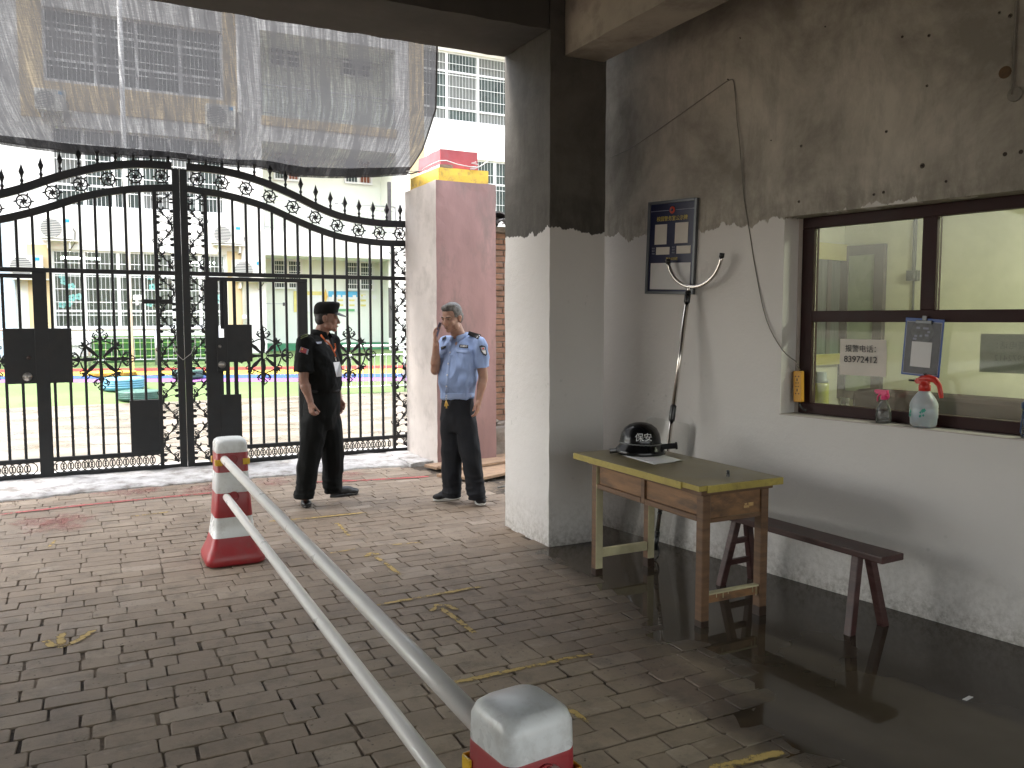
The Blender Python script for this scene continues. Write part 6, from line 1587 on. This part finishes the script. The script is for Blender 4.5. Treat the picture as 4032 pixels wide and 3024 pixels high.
def hand(mb, wrist, dirv, palm_n, thumb_side, L=.18, curl=.5, spread=.0, r=.0085):
    """palm and five separate bent fingers"""
    d = dirv.normalized(); nrm = (palm_n - d*palm_n.dot(d)).normalized(); sd = d.cross(nrm).normalized()
    if sd.dot(thumb_side) < 0: sd = -sd
    pc = wrist + d*(L*.27)
    ell(mb, pc, sd*(L*.235), d*(L*.32), nrm*(L*.085)); frus(mb, wrist-d*.02, wrist+d*.03, .0265, .03, flat=.75, side=sd)
    for i, (o_, ln) in enumerate(((.155,.40),(.055,.45),(-.05,.42),(-.145,.33))):
        b = wrist + d*(L*.50) + sd*(o_*L); l1, l2, l3 = L*ln*.45, L*ln*.32, L*ln*.26; dd = d + sd*spread*o_*3
        p = [b - d*L*.08, b]
        a = curl*.55
        for q_ in (l1, l2, l3): p.append(p[-1] + (d*math.cos(a) + nrm*math.sin(a) + sd*spread*o_*2).normalized()*q_); a += curl*.75
        chain(mb, p, [r*1.1, r*1.05, r*.98, r*.9, r*.8], n=10)
    t0 = wrist + d*(L*.10) + sd*(L*.13); t1 = t0 + (d*.7+sd*.65+nrm*.15).normalized()*L*.24; t2 = t1 + (d*.95+sd*.1+nrm*.45*curl).normalized()*L*.19; t3 = t2 + (d*.95-sd*.1+nrm*.7*curl).normalized()*L*.13
    chain(mb, [t0, t1, t2, t3], [r*1.6, r*1.25, r*1.05, r*.85], n=10)
def head(mb, c, f, u, s=1.0, neck_to=None, fat=1.0):
    """c: centre of the skull, f: face direction, u: up"""
    f = f.normalized(); u = (u - f*u.dot(f)).normalized(); l = u.cross(f); P = lambda x, y, z: c + (l*x + f*y + u*z)*s
    E = lambda p, a, b, d_: ell(mb, P(*p), l*(a*s), f*(b*s), u*(d_*s))
    E((0,-.008,.025),.076,.094,.092)      # cranium
    E((0,.022,-.035),.066*fat,.070,.085); E((0,.030,-.075),.052*fat,.056,.045)        # face, jaw
    E((0,.068,-.108),.024,.022,.018)      # chin
    for sg in (-1, 1):
        E((sg*.038*fat,.058,-.038),.026,.026,.028)   # cheek
        E((sg*.030,.078,.012),.026,.014,.010)    # brow
        E((sg*.050*fat,.02,-.072),.024,.035,.035)        # jaw corner
        ell(mb, P(sg*.078,-.012,-.018), l*(.010*s)+f*(-.004*s)*sg*0, f*(.019*s), u*(.032*s)); ell(mb, P(sg*.084,-.020,-.006), l*(.009*s), f*(.013*s), u*(.020*s))
        E((sg*.030,.078,-.004),.0135,.010,.009)  # lids
        E((sg*.013,.094,-.048),.009,.010,.008)   # nostril wings
    frus(mb, P(0,.082,.008), P(0,.106,-.042), .009*s, .0125*s, n=12)   # nose bridge to tip
    E((0,.103,-.046),.012,.012,.010)
    E((0,.088,-.071),.021,.010,.0055); E((0,.086,-.082),.019,.010,.006)    # lips
    if neck_to is not None: frus(mb, P(0,-.012,-.06), neck_to, .058*s, .062*s, n=20)
    return P, l
def person(label, base): return thing('person', base, label, 'person')
def wrinkle(sc, amp, stretch=(1,1,.45), seed=0):
    def f(co, n_):
        q = Vector((co.x*sc*stretch[0], co.y*sc*stretch[1], co.z*sc*stretch[2])) + Vector((seed, 0, 0))
        a = noise.noise(q); b = noise.noise(q*2.3+Vector((5,0,0))); return (abs(a)*-1.3 + b*.45 + .25)*amp
    return f

# ------- the man in the light blue shirt
PB = Vector((2.905, 6.66, .0)); P1 = person('man in light blue uniform shirt talking on a phone in front of the pink pillar', PB)
g = Fig(0, PB, 38); W = g.W
mb = MB()
hc = W(1779, 1248, .055); hf = (g.front*.84 + (-g.v)*-.02 - g.r*.10 - UP*.24).normalized()
a_ = R(41); hf = ((-g.v)*math.cos(a_) - g.r*math.sin(a_)).normalized()*.965 - UP*.22
neck = W(1812, 1335, 0)
Ph, hl = head(mb, hc, hf, UP, .98, neck, 1.06)
shL, shR = W(1886, 1352, .10), W(1752, 1352, -.09)
elL, wrL = W(1903, 1488, .10), W(1886, 1572, .13); elR, wrR = W(1714, 1458, .03), W(1717, 1352, .09)
loft(mb, [(W(1803,1560,0), .14,.10, g.left, g.front), (W(1806,1460,0), .145,.11, g.left, g.front), (W(1812,1380,0), .15,.10, g.left, g.front), (W(1814,1340,0), .08,.07, g.left, g.front)])
chain(mb, [shL, elL, wrL], [.052, .041, .027]); chain(mb, [shR, elR, wrR], [.050, .042, .027]); frus(mb, (elL*.7+wrL*.3), (elL*.5+wrL*.5), .041, .037); frus(mb, (elR*.75+wrR*.25), (elR*.5+wrR*.5), .044, .038)
hand(mb, wrL, (W(1878,1640,.14)-wrL), -g.left*.8+g.front*.2, g.front, .175, .45)
phc = W(1724, 1303, .07)          # phone centre
hand(mb, wrR, (W(1706,1290,.055)-wrR), (phc-wrR).normalized()*.2+g.r*.9+g.front*.1, g.r+(-g.v)*.6, .175, .85, r=.009)
# legs under the trousers
hipL, hipR = W(1835, 1640, .05), W(1778, 1640, -.03); knL, knR = W(1856, 1800, .09), W(1786, 1800, -.0); anL, anR = W(1878, 1955, .10), W(1783, 1948, .0)
loft(mb, [(W(1806,1575,0), .12,.09, g.left, g.front), (W(1806,1630,0), .12,.09, g.left, g.front), (W(1806,1660,0), .09,.07, g.left, g.front)])
for h_, k_, a2 in ((hipL, knL, anL), (hipR, knR, anR)): chain(mb, [h_, k_, a2], [.078, .052, .036])
fuse(mb, 'body', MT['skin1'], P1, .0046, 4)
# hair, brows, eyes, mouth
mb = MB(); u_ = (UP - hf*UP.dot(hf)).normalized(); f_ = hf.normalized(); s9 = .98
E9 = lambda m_, p, a, b, d_: ell(m_, Ph(*p), hl*(a*s9), f_*(b*s9), u_*(d_*s9))
E9(mb, (0,-.014,.040), .083,.098,.090); E9(mb, (0,-.045,-.005), .079,.068,.075); E9(mb, (0,.045,.088), .058,.042,.032); E9(mb, (.02,.02,.105), .05,.06,.026)
bmh = fuse(mb, 'hair', MT['hair_grey'], P1, .0055, 3, folds=lambda co, n_: .0035*noise.noise(co*70), cut=None)
bm = bmesh.new(); bm.from_mesh(bmh.data)
def hcut(bm, pts):
    for co, no in pts:
        pass
for v in bm.verts:
    wco = v.co + BASE[P1] - Ph(0,0,0); x, y, z = wco.dot(hl), wco.dot(f_), wco.dot(u_)
    face_line = .056 - .0*abs(x)      # hairline height on the forehead
    if y > .035 and z < .068: k = min(1, (y-.035)/.02)*min(1, (.068-z)/.02); v.co -= (f_*y*.35 + hl*x*.25)*k
    if z < -.01 and y > -.02: k = min(1, (-.01-z)/.03); v.co -= (hl*x*.3 + f_*(y+.02)*.6)*k
bm.to_mesh(bmh.data); bm.free()
mb = MB()
for sg in (-1, 1):
    pts = [Ph(sg*.012,.096,.011), Ph(sg*.028,.0955,.019), Ph(sg*.047,.083,.017), Ph(sg*.055,.074,.011)]; mb.tube(pts, [.003,.0045,.004,.002], 6)
tag(mb.build('eyebrows', MT['hair_black'], P1), kind='stuff')
mb = MB()
for sg in (-1, 1): mb.tube([Ph(sg*.018,.0905,-.006), Ph(sg*.029,.0915,-.0035), Ph(sg*.042,.0835,-.007)], [.0012,.0028,.0012], 6)
mb.build('eye', MT['eye'], P1)
MB().tube([Ph(-.021,.0935,-.077), Ph(-.008,.101,-.0765), Ph(.008,.101,-.0765), Ph(.022,.0935,-.079)], [.0015,.004,.0045,.0015], 6).build('mouth', MT['lip'], P1)
# shirt
mb = MB(); L_, F_ = g.left, g.front
loft(mb, [(W(1800,1571,0), .150,.112, L_, F_), (W(1800,1545,0), .158,.120, L_, F_), (W(1801,1500,.01), .176,.146, L_, F_), (W(1804,1450,.01), .179,.140, L_, F_), (W(1808,1405,0), .188,.126, L_, F_), (W(1811,1372,0), .187,.105, L_, F_), (W(1812,1349,0), .160,.085, L_, F_), (W(1812,1333,0), .085,.070, L_, F_), (W(1811,1322,0), .058,.060, L_, F_)], e=2.4)
def sleeve(mb, sh, el, t, r1, r2, drop=0):
    e_ = sh + (el-sh)*t; frus(mb, sh, e_, r1, r2, caps='', n=20); ell(mb, sh, L_*r1, F_*r1, UP*r1)
    return e_
eL = sleeve(mb, shL, elL, .72, .068, .072); eR = sleeve(mb, shR, elR, .62, .064, .072)
frus(mb, shL + (W(1812,1345,0)-shL)*.0, W(1820,1342,0), .062, .05); frus(mb, shR, W(1805,1342,0), .058, .05)
w1_ = wrinkle(8, .022, (1,1,.7), 3); w2_ = wrinkle(13, .0065, (1.2,1.2,.4), 8)
fuse(mb, 'shirt', MT['shirt_blue'], P1, .0065, 5, folds=lambda co, n_: w1_(co, n_) + w2_(co, n_))
# waistband of the shirt, placket, buttons, pockets
def onshirt(px, py, lift=.0):
    """surface point of the torso seen at that pixel (ray against the shirt mesh)"""
    sh = [c for c in P1.children if c.name.startswith('shirt')][0]; r_ = ray(px, py).normalized(); ok, loc, nn, _ = sh.ray_cast(CAM - BASE[P1], r_)
    if not ok: return W(px, py, .1), -r_
    return loc + BASE[P1] - r_*lift, nn
bpy.context.view_layer.update()
mb = MB()
for px, py in ((1772,1388),(1765,1432),(1761,1477),(1758,1521),(1758,1558)):
    p, nn = onshirt(px, py, .002); mb2 = MB().lathe([(.007,0),(.007,.003),(.004,.004),(.001,.004)], 12).xf(Matrix.Translation(p) @ nn.to_track_quat('Z','Y').to_matrix().to_4x4()); mb2.build('button', MT['silver'], P1)
def patch(name, pxs, mt, lift=.003, n=6, thick=.0012):
    """cloth patch following the shirt between four pixels (tl, tr, br, bl)"""
    vs = []; tl_, tr_, br2, bl2 = [Vector(a) for a in pxs]
    for j in range(n+1):
        for i in range(n+1): q_ = tl_.lerp(tr_, i/n).lerp(bl2.lerp(br2, i/n), j/n); vs.append(onshirt(q_.x, q_.y, lift)[0])
    o = MB().add(vs, [(j*(n+1)+i, j*(n+1)+i+1, (j+1)*(n+1)+i+1, (j+1)*(n+1)+i) for j in range(n) for i in range(n)], smooth=True).build(name, MT[mt] if isinstance(mt, str) else mt, P1, fixn=False)
    s_ = o.modifiers.new('s', 'SOLIDIFY'); s_.thickness = thick; s_.offset = 0; return o
MT['shirt_seam'] = M('shirt_flap_blue', (.29,.38,.60), .75, .07, 5, .12, 380)
patch('pocket_flap', ((1798,1377),(1850,1381),(1848,1391),(1796,1387)), 'shirt_seam', .006, thick=.006)
patch('pocket_flap', ((1727,1386),(1755,1377),(1754,1391),(1733,1400)), 'shirt_seam', .004, thick=.004)
patch('waistband', ((1734,1549),(1868,1549),(1867,1570),(1735,1570)), 'shirt_seam', .002, 10, .003)
patch('placket', ((1768,1345),(1776,1345),(1762,1548),(1752,1548)), 'shirt_seam', .0015, 10, .002)
patch('number_badge', ((1809,1356),(1844,1359),(1843,1371),(1808,1368)), 'ink', .006, 3, .003)
p, nn = onshirt(1826, 1363.5, .014); xx = (onshirt(1840,1364.5,.009)[0]-onshirt(1812,1362.5,.009)[0]).normalized(); yy = (UP-xx*UP.dot(xx)).normalized()
place('lettering', text_mesh('018817', .021, MT['white_ink'], Matrix.Translation(-BASE[P1]) @ frame4(p, xx, yy), .0004, bold=.0006), P1, BASE[P1])
patch('name_badge', ((1735,1366),(1755,1361),(1755,1369),(1737,1377)), 'ink', .005, 3, .003)
# shoulder boards
for (pts_, nm) in ((((1846,1303),(1895,1318),(1880,1335),(1842,1318)), 1), (((1741,1331),(1756,1323),(1757,1331),(1742,1340)), 0)):
    patch('shoulder_board', pts_, 'ink', .008, 4, .006)
for px, py in ((1856,1309),(1864.5,1313.5),(1873,1318.5)):
    p, nn = onshirt(px, py, .013); s_ = .0075; rr_ = g.r; uu_ = (UP*.9+g.v*.4).normalized(); MB().add([p+rr_*s_*.8, p+uu_*s_, p-rr_*s_*.8, p-uu_*s_], [(0,1,2,3)]).build('rank_pip', MT['white_ink'], P1, fixn=False)
for px in (1880, 1885): 
    a, b = onshirt(px-4, 1330, .013)[0], onshirt(px+4, 1319, .013)[0]; MB().tube([a, b], .0022, 5).build('rank_bar', MT['white_ink'], P1)
# arm badge
def apatch(nm, poly, mt, lift):
    vs = [onshirt(x, y, lift)[0] for x, y in poly]; c_ = sum(vs, Vector())/len(vs); vs.append(c_); n = len(poly)
    MB().add(vs, [(i, (i+1) % n, n) for i in range(n)]).build(nm, MT[mt], P1, fixn=False)
apatch('arm_badge', ((1887,1364),(1897,1359),(1911,1362),(1914,1375),(1918,1395),(1913,1402),(1903,1397),(1893,1384)), 'ink', .006)
apatch('badge_field', ((1892,1368),(1909,1366),(1912,1380),(1914,1396),(1904,1392),(1896,1381)), 'grey_ink', .0085); apatch('badge_shield', ((1897,1381),(1912,1379),(1914,1394),(1906,1392)), 'white_ink', .0105); apatch('badge_star', ((1902,1368),(1907,1371),(1905,1376),(1900,1376),(1899,1371)), 'red_emblem', .0115)
# collar
mb = MB(); cc = W(1813, 1330, 0)
def collar(par, cc, L_, F_, mt, h=.042, rx=.062, ry=.062, tilt=.25, open_=.45):
    vs = []; n = 30
    for j, (dz, gr) in enumerate(((.0,.002),(h,-.004),(h+.002,.002),(.004,.018))):
        for i in range(n+1):
            t = math.pi*.5 + open_/2 + (2*math.pi-open_)*i/n; fr = max(0, math.sin(t)); z = dz + (-.028*fr)*(1 if j != 3 else 1.5); k = 1+gr/rx
            vs.append(cc + L_*(rx*k*math.cos(t)) + F_*(ry*k*math.sin(t)+.010*fr*(j == 3)) + UP*z)
    fs = [(j*(n+1)+i, j*(n+1)+i+1, (j+1)*(n+1)+i+1, (j+1)*(n+1)+i) for j in range(3) for i in range(n)]
    o = MB().add(vs, fs, smooth=True).build('collar', mt, par, fixn=False); s_ = o.modifiers.new('s', 'SOLIDIFY'); s_.thickness = .003; return o
collar(P1, W(1812,1327,0), g.left, g.front, MT['shirt_seam'], .040, .068, .070)
# trousers
mb = MB(); k_ = .0
loft(mb, [(W(1802,1568,0), .146,.108, L_, F_), (W(1803,1600,0), .155,.118, L_, F_), (W(1804,1650,0), .165,.125, L_, F_), (W(1806,1700,.0), .15,.11, L_, F_)])
chain(mb, [W(1826,1605,.03), W(1834,1665,.05), W(1854,1800,.10), W(1876,1945,.11)], [.09,.098,.090,.080]); chain(mb, [W(1783,1605,-.02), W(1778,1665,-.03), W(1779,1800,.0), W(1778,1940,.01)], [.09,.098,.092,.084])
frus(mb, W(1876,1938,.11), W(1879,1968,.11), .083, .078, caps=''); frus(mb, W(1777,1932,.01), W(1778,1958,.01), .088,.084, caps='')
w3_ = wrinkle(7, .014, (1,1,.6), 13); w4_ = wrinkle(9, .016, (.6,.6,2.6), 21)
fuse(mb, 'trousers', MT['navy_cloth'], P1, .008, 4, folds=lambda co, n_: w3_(co, n_) + w4_(co, n_)*max(0, min(1, (.32-co.z)/.25)), cut=[(Vector((0,0,.052)), Vector((0,0,-1)))])
def shoe(par, heel, toe, mt, sole_mt, w=.05, hh=.085, sole=.022):
    heel = Vector(heel); toe = Vector(toe); d = (toe-heel); L = d.length; d.normalize(); s_ = Vector((-d.y, d.x, 0)); mb = MB()
    ell(mb, heel+d*.05+UP*.055, s_*(w*.72), d*.055, UP*.05); ell(mb, heel+d*(L*.5)+UP*.048, s_*(w*.82), d*(L*.36), UP*(hh*.5)); ell(mb, heel+d*(L*.76)+UP*.036, s_*(w*.95), d*(L*.26), UP*(hh*.36)); ell(mb, heel+d*.07+UP*.09, s_*.042, d*.05, UP*.05)
    fuse(mb, 'shoe', mt, par, .006, 3, cut=[(Vector((0,0,.012)), Vector((0,0,-1)))])
    vs = []; n = 26
    for z, k in ((.0,.96),(.004,1.),(sole,1.0),(sole+.003,.93)):
        for i in range(n): t = 2*math.pi*i/n; c, s2 = math.cos(t), math.sin(t); ww = w*(.80+.16*c - .10*math.cos(2*t)) ; vs.append(heel + d*(L*.5+L*.5*c*k) + s_*(ww*s2*k) + UP*(z+.004*max(0,c)**3))
    fs = [tuple(range(n))[::-1], tuple(3*n+i for i in range(n))]
    for j in range(3):
        for i in range(n): l = (i+1) % n; fs.append((j*n+i, j*n+l, (j+1)*n+l, (j+1)*n+i))
    MB().add(vs, fs, smooth=True).build('sole', sole_mt, par)
h_ = onZ(1806, 1963); t_ = onZ(1706, 1975); h_.z = t_.z = .002; d_ = (t_-h_).normalized(); shoe(P1, t_-d_*.27, t_, MT['black_knit'], MT['white_rubber'])
h_ = W(1880, 1958, .07); h_.z = .002; d_ = (-g.v*.93 - g.r*.0 + g.r*.12).normalized(); h_ = onZ(1880,1968) ; h_.z = .002; shoe(P1, h_, h_+d_*.27, MT['black_knit'], MT['white_rubber'])
# keys on the belt
mb = MB(); 
for px, py, px2, py2 in ((1757,1576,1752,1600),(1757,1578,1758,1608),(1757,1578,1763,1598)): mb.tube([W(px,py,.135), W(px2,py2,.14)], [.004,.008], 6)
mb.build('keys', MT['gold'], P1); MB().tube([W(1757,1570,.13)+g.r*.008*math.cos(a)+UP*.012*math.sin(a) for a in [k*.7 for k in range(9)]], .002, 6, closed=True).build('key_ring', MT['silver'], P1)
# phone: held, a thing of its own
ph = thing('phone', phc, 'dark mobile phone held to the cheek by the man in the blue shirt', 'phone')
pu = (W(1737,1272,.075)-W(1720,1324,.075)).normalized(); pn = (g.left*-.75 + g.front*.35).normalized(); pn = (pn-pu*pn.dot(pu)).normalized(); pw = pu.cross(pn)
MB().obox(phc, pw*.036, pu*.075, pn*.0045).build('body', MT['navy'], ph, bevel=.003); MB().obox(phc-pu*.05+pn*.005, pw*.012, pu*.012, pn*.001).build('lens', MT['silver'], ph)

# ------- the man in black with the cap
QB = Vector((1.80, 7.13, 0)); P2 = person('man in black guard uniform and cap facing right, with orange lanyard and white card', QB)
g = Fig(0, QB, -62); W = g.W; L_, F_ = g.left, g.front
mb = MB(); hc = W(1287, 1248, .03); a_ = R(-86); hf = (-g.v)*math.cos(a_) - g.r*math.sin(a_) - UP*.06
neck = W(1262, 1318, 0); Ph, hl = head(mb, hc, hf, UP, .98, neck, 1.02); f_ = hf.normalized(); u_ = (UP - f_*UP.dot(f_)).normalized()
shR, shL = W(1202, 1348, .13), W(1305, 1345, -.13); elR, wrR = W(1194, 1496, .17), W(1222, 1582, .20); elL = W(1318, 1470, -.16); wrL = W(1335, 1570, -.12)
loft(mb, [(W(1270,1550,0), .14,.11, L_, F_), (W(1262,1440,0), .15,.12, L_, F_), (W(1255,1360,0), .15,.10, L_, F_), (W(1258,1330,0), .08,.07, L_, F_)])
chain(mb, [shR, elR, wrR], [.055,.043,.028]); chain(mb, [shL, elL, wrL], [.055,.043,.028]); frus(mb, elR*.7+wrR*.3, elR*.45+wrR*.55, .046,.038)
hand(mb, wrR, (W(1231,1650,.21)-wrR), g.front*.4+g.left*.7, g.front, .175, 1.35, r=.0092)
hand(mb, wrL, (W(1340,1640,-.10)-wrL), -g.left, g.front, .175, .8)
loft(mb, [(W(1268,1560,0), .12,.09, L_, F_), (W(1265,1620,0), .12,.09, L_, F_), (W(1265,1660,0), .09,.07, L_, F_)])
kR, aR = W(1215,1790,.08), W(1198,1955,.10); kL, aL = W(1315,1780,-.04), W(1308,1925,-.08)
chain(mb, [W(1240,1650,.05), kR, aR], [.078,.052,.036]); chain(mb, [W(1298,1650,-.05), kL, aL], [.078,.052,.036])
fuse(mb, 'body', MT['skin2'], P2, .0046, 4)
E9 = lambda m_, p, a, b, d_: ell(m_, Ph(*p), hl*(a*.98), f_*(b*.98), u_*(d_*.98))
mb = MB(); E9(mb, (0,-.022,.03), .080,.090,.085); E9(mb, (0,-.045,-.02), .076,.058,.062); fuse(mb, 'hair', MT['hair_black'], P2, .006, 2)
MB().tube([Ph(-.02,.0915,-.006), Ph(-.03,.091,-.004), Ph(-.042,.083,-.007)], [.0012,.0028,.0012], 6).build('eye', MT['eye'], P2)
MB().tube([Ph(-.022,.0925,-.077), Ph(0,.100,-.077), Ph(.02,.0925,-.078)], [.0015,.0035,.0015], 6).build('mouth', MT['lip'], P2)
# cap
cpo = thing('cap', Ph(0,0,.06), 'dark field cap with stiff visor', 'cap') if False else None
mb = MB(); cs_ = []
for z, rx, ry, yo in ((.026,.085,.102,-.010),(.060,.087,.105,-.008),(.090,.087,.108,-.003),(.110,.083,.105,.002),(.124,.072,.092,.004),(.133,.048,.062,.0)): cs_.append((Ph(0,yo,z - (.0)), rx, ry, hl, (f_*.99+u_*.08)))
loft(mb, cs_, e=2.2); fuse(mb, 'cap', MT['black_cloth'], P2, .005, 3, folds=lambda co, n_: .002*noise.noise(co*30))
vs = []; n = 18
for j in range(7):
    t = j/6
    for i in range(n+1):
        a = math.pi*i/n; x = .078*math.cos(a); y = .070 + (.0 if False else 0) + math.sin(a)*(.030+.075*t) ; z = .038 - .030*t*math.sin(a) - .010*abs(math.cos(a))*t + .006*math.sin(a); vs.append(Ph(x*(1-.04*t), y, z))
o = MB().add(vs, [(j*(n+1)+i, j*(n+1)+i+1, (j+1)*(n+1)+i+1, (j+1)*(n+1)+i) for j in range(6) for i in range(n)], smooth=True).build('cap_visor', MT['cap_visor'], P2, fixn=False); s_ = o.modifiers.new('s','SOLIDIFY'); s_.thickness = .004
# jacket
mb = MB()
loft(mb, [(W(1272,1545,0), .155,.135, L_, F_), (W(1271,1510,0), .168,.152, L_, F_), (W(1266,1460,0), .178,.158, L_, F_), (W(1258,1410,0), .188,.145, L_, F_), (W(1252,1370,0), .190,.125, L_, F_), (W(1252,1345,0), .165,.10, L_, F_), (W(1258,1325,0), .09,.080, L_, F_), (W(1262,1313,0), .064,.066, L_, F_)], e=2.4)
def sleeve2(sh, el, t, r1, r2): e_ = sh+(el-sh)*t; frus(mb, sh, e_, r1, r2, caps='', n=20); ell(mb, sh, L_*r1, F_*r1, UP*r1)
sleeve2(shR, elR, .80, .078, .082); sleeve2(shL, elL, .78, .074, .078); frus(mb, shR, W(1245,1338,0), .066,.05); frus(mb, shL, W(1268,1338,0), .066,.05)
w5_ = wrinkle(7, .016, (1,1,.6), 33); w6_ = wrinkle(16, .005, (1,1,1), 38)
fuse(mb, 'jacket', MT['black_cloth'], P2, .0065, 5, folds=lambda co, n_: w5_(co, n_)+w6_(co, n_))
collar(P2, W(1264,1318,0), L_, F_, MT['black_cloth'], .045, .070, .074, open_=.9)
mb = MB()
loft(mb, [(W(1272,1528,0), .148,.134, L_, F_), (W(1269,1580,0), .158,.142, L_, F_), (W(1267,1640,0), .165,.142, L_, F_), (W(1266,1690,0), .13,.11, L_, F_)])
chain(mb, [W(1252,1600,.03), W(1240,1670,.06), W(1216,1800,.09), W(1198,1945,.11)], [.10,.115,.098,.086]); chain(mb, [W(1285,1600,-.03), W(1296,1670,-.05), W(1312,1790,-.05), W(1309,1915,-.08)], [.10,.112,.096,.082])
frus(mb, W(1197,1930,.09), W(1197,1953,.09), .090,.084, caps=''); frus(mb, W(1310,1900,-.08), W(1308,1938,-.08), .088,.080, caps='')
w7_ = wrinkle(8, .014, (1,1,.6), 43)
fuse(mb, 'trousers', MT['black_cloth'], P2, .008, 4, folds=lambda co, n_: w7_(co, n_)+w4_(co, n_)*max(0, min(1, (.32-co.z)/.25)), cut=[(Vector((0,0,.085)), Vector((0,0,-1)))])
MB().tube([W(1272,1536,0)+L_*.150*math.cos(t)+F_*.134*math.sin(t) for t in [2*math.pi*k/32 for k in range(32)]], .013, 8, closed=True).build('belt', MT['black_knit'], P2)
h_ = onZ(1196,1962); h_.z = .002; t2_ = onZ(1208,2004); t2_.z = .002; d_ = (t2_-h_).normalized(); shoe(P2, t2_-d_*.285, t2_, MT['black_leather'], MT['black_plastic'], .049)
t2_ = onZ(1411,1945); t2_.z = .002; h_ = onZ(1285,1963); h_.z = .002; d_ = (t2_-h_).normalized(); shoe(P2, t2_-d_*.285, t2_, MT['black_leather'], MT['black_plastic'], .049)
bpy.context.view_layer.update()
def onjk(px, py, lift):
    sh = [c for c in P2.children if c.name.startswith('jacket')][0]; r_ = ray(px, py).normalized(); ok, loc, nn, _ = sh.ray_cast(CAM - BASE[P2], r_)
    return (loc + BASE[P2] - r_*lift) if ok else W(px, py, .15)
def jpoly(nm, poly, mt, lift, seg=1):
    vs = [onjk(x, y, lift) for x, y in poly]; c_ = sum(vs, Vector())/len(vs); vs.append(c_); n = len(poly); MB().add(vs, [(i, (i+1) % n, n) for i in range(n)]).build(nm, MT[mt], P2, fixn=False)
# lanyard
def strap(nm, pts, w, mt, lift):
    P_ = []
    for a, b in zip(pts[:-1], pts[1:]):
        for k in range(5): q_ = Vector(a).lerp(Vector(b), k/5); P_.append(onjk(q_.x, q_.y, lift))
    P_.append(onjk(pts[-1][0], pts[-1][1], lift)); vs = []
    for i, p in enumerate(P_):
        d = (P_[min(i+1,len(P_)-1)]-P_[max(0,i-1)]).normalized(); s_ = d.cross(g.v).normalized(); vs += [p-s_*w, p+s_*w]
    o = MB().add(vs, [(2*i, 2*i+1, 2*i+3, 2*i+2) for i in range(len(P_)-1)]).build(nm, MT[mt], P2, fixn=False); s_ = o.modifiers.new('s','SOLIDIFY'); s_.thickness = .002
strap('lanyard', [(1263,1318),(1280,1342),(1300,1358),(1313,1383),(1322,1405)], .0075, 'orange_cloth', .008); strap('lanyard', [(1319,1352),(1321,1372),(1316,1385)], .006, 'orange_cloth', .010); strap('lanyard_clip', [(1320,1405),(1324,1422)], .004, 'silver', .012)
a, b, c, d2 = [onjk(x, y, .016) for x, y in ((1312,1427),(1337,1425),(1349,1481),(1325,1484))]
o = MB().add([a, b, c, d2], [(0,1,2,3)]).build('id_card', MT['paper_white'], P2, fixn=False); s_ = o.modifiers.new('s','SOLIDIFY'); s_.thickness = .003
jpoly('flag_patch', ((1184,1365),(1216,1376),(1211,1396),(1177,1386)), 'grey_ink', .006); jpoly('flag_field', ((1187,1367),(1209,1375),(1205,1392),(1180,1385)), 'red_paint', .009)
jpoly('flag_star', ((1190,1371),(1193,1375),(1190,1379),(1187,1375)), 'gold', .011)
jpoly('chest_badge', ((1244,1346),(1267,1345),(1266,1352),(1249,1354)), 'grey_ink', .007)
for y in (1326, 1333): strap('epaulette_stripe', [(1184,y),(1197,y-6),(1212,y-11)], .004, 'green_thread', .010)

# loose grit and crumbs on the bricks, more of it by the planks and the pillar foot
rn = random.Random(77); mb = MB()
def crumb(x, y, r_, z0=.001):
    c = Vector((x, y, z0+r_*.4)); vs = [c+Vector((r_*a*rn.uniform(.7,1.3), r_*b*rn.uniform(.7,1.3), r_*d*rn.uniform(.5,.9))) for a, b, d in ((1,0,0),(0,1,0),(-1,0,0),(0,-1,0),(0,0,.8),(0,0,-.8))]
    mb.add(vs, [(0,1,4),(1,2,4),(2,3,4),(3,0,4),(1,0,5),(2,1,5),(3,2,5),(0,3,5)])
for _ in range(150):
    x, y = rn.uniform(-1.5,3.3), rn.uniform(2.0,8.3)
    if sdist(Vector((x, y))) > .2 and not (2.8 < x < 3.4 and 5 < y < 5.8): crumb(x, y, rn.choice((.002,.003,.003,.005)))
for _ in range(130): crumb(rn.gauss(3.35,.35), rn.gauss(7.4,.35), rn.choice((.003,.005,.008,.012)))
for _ in range(60): crumb(rn.uniform(-1.5,3.2), rn.gauss(8.45,.08), rn.choice((.004,.006,.01)))
tag(mb.build('floor_grit', MT['rubble'], floor_), kind='stuff')
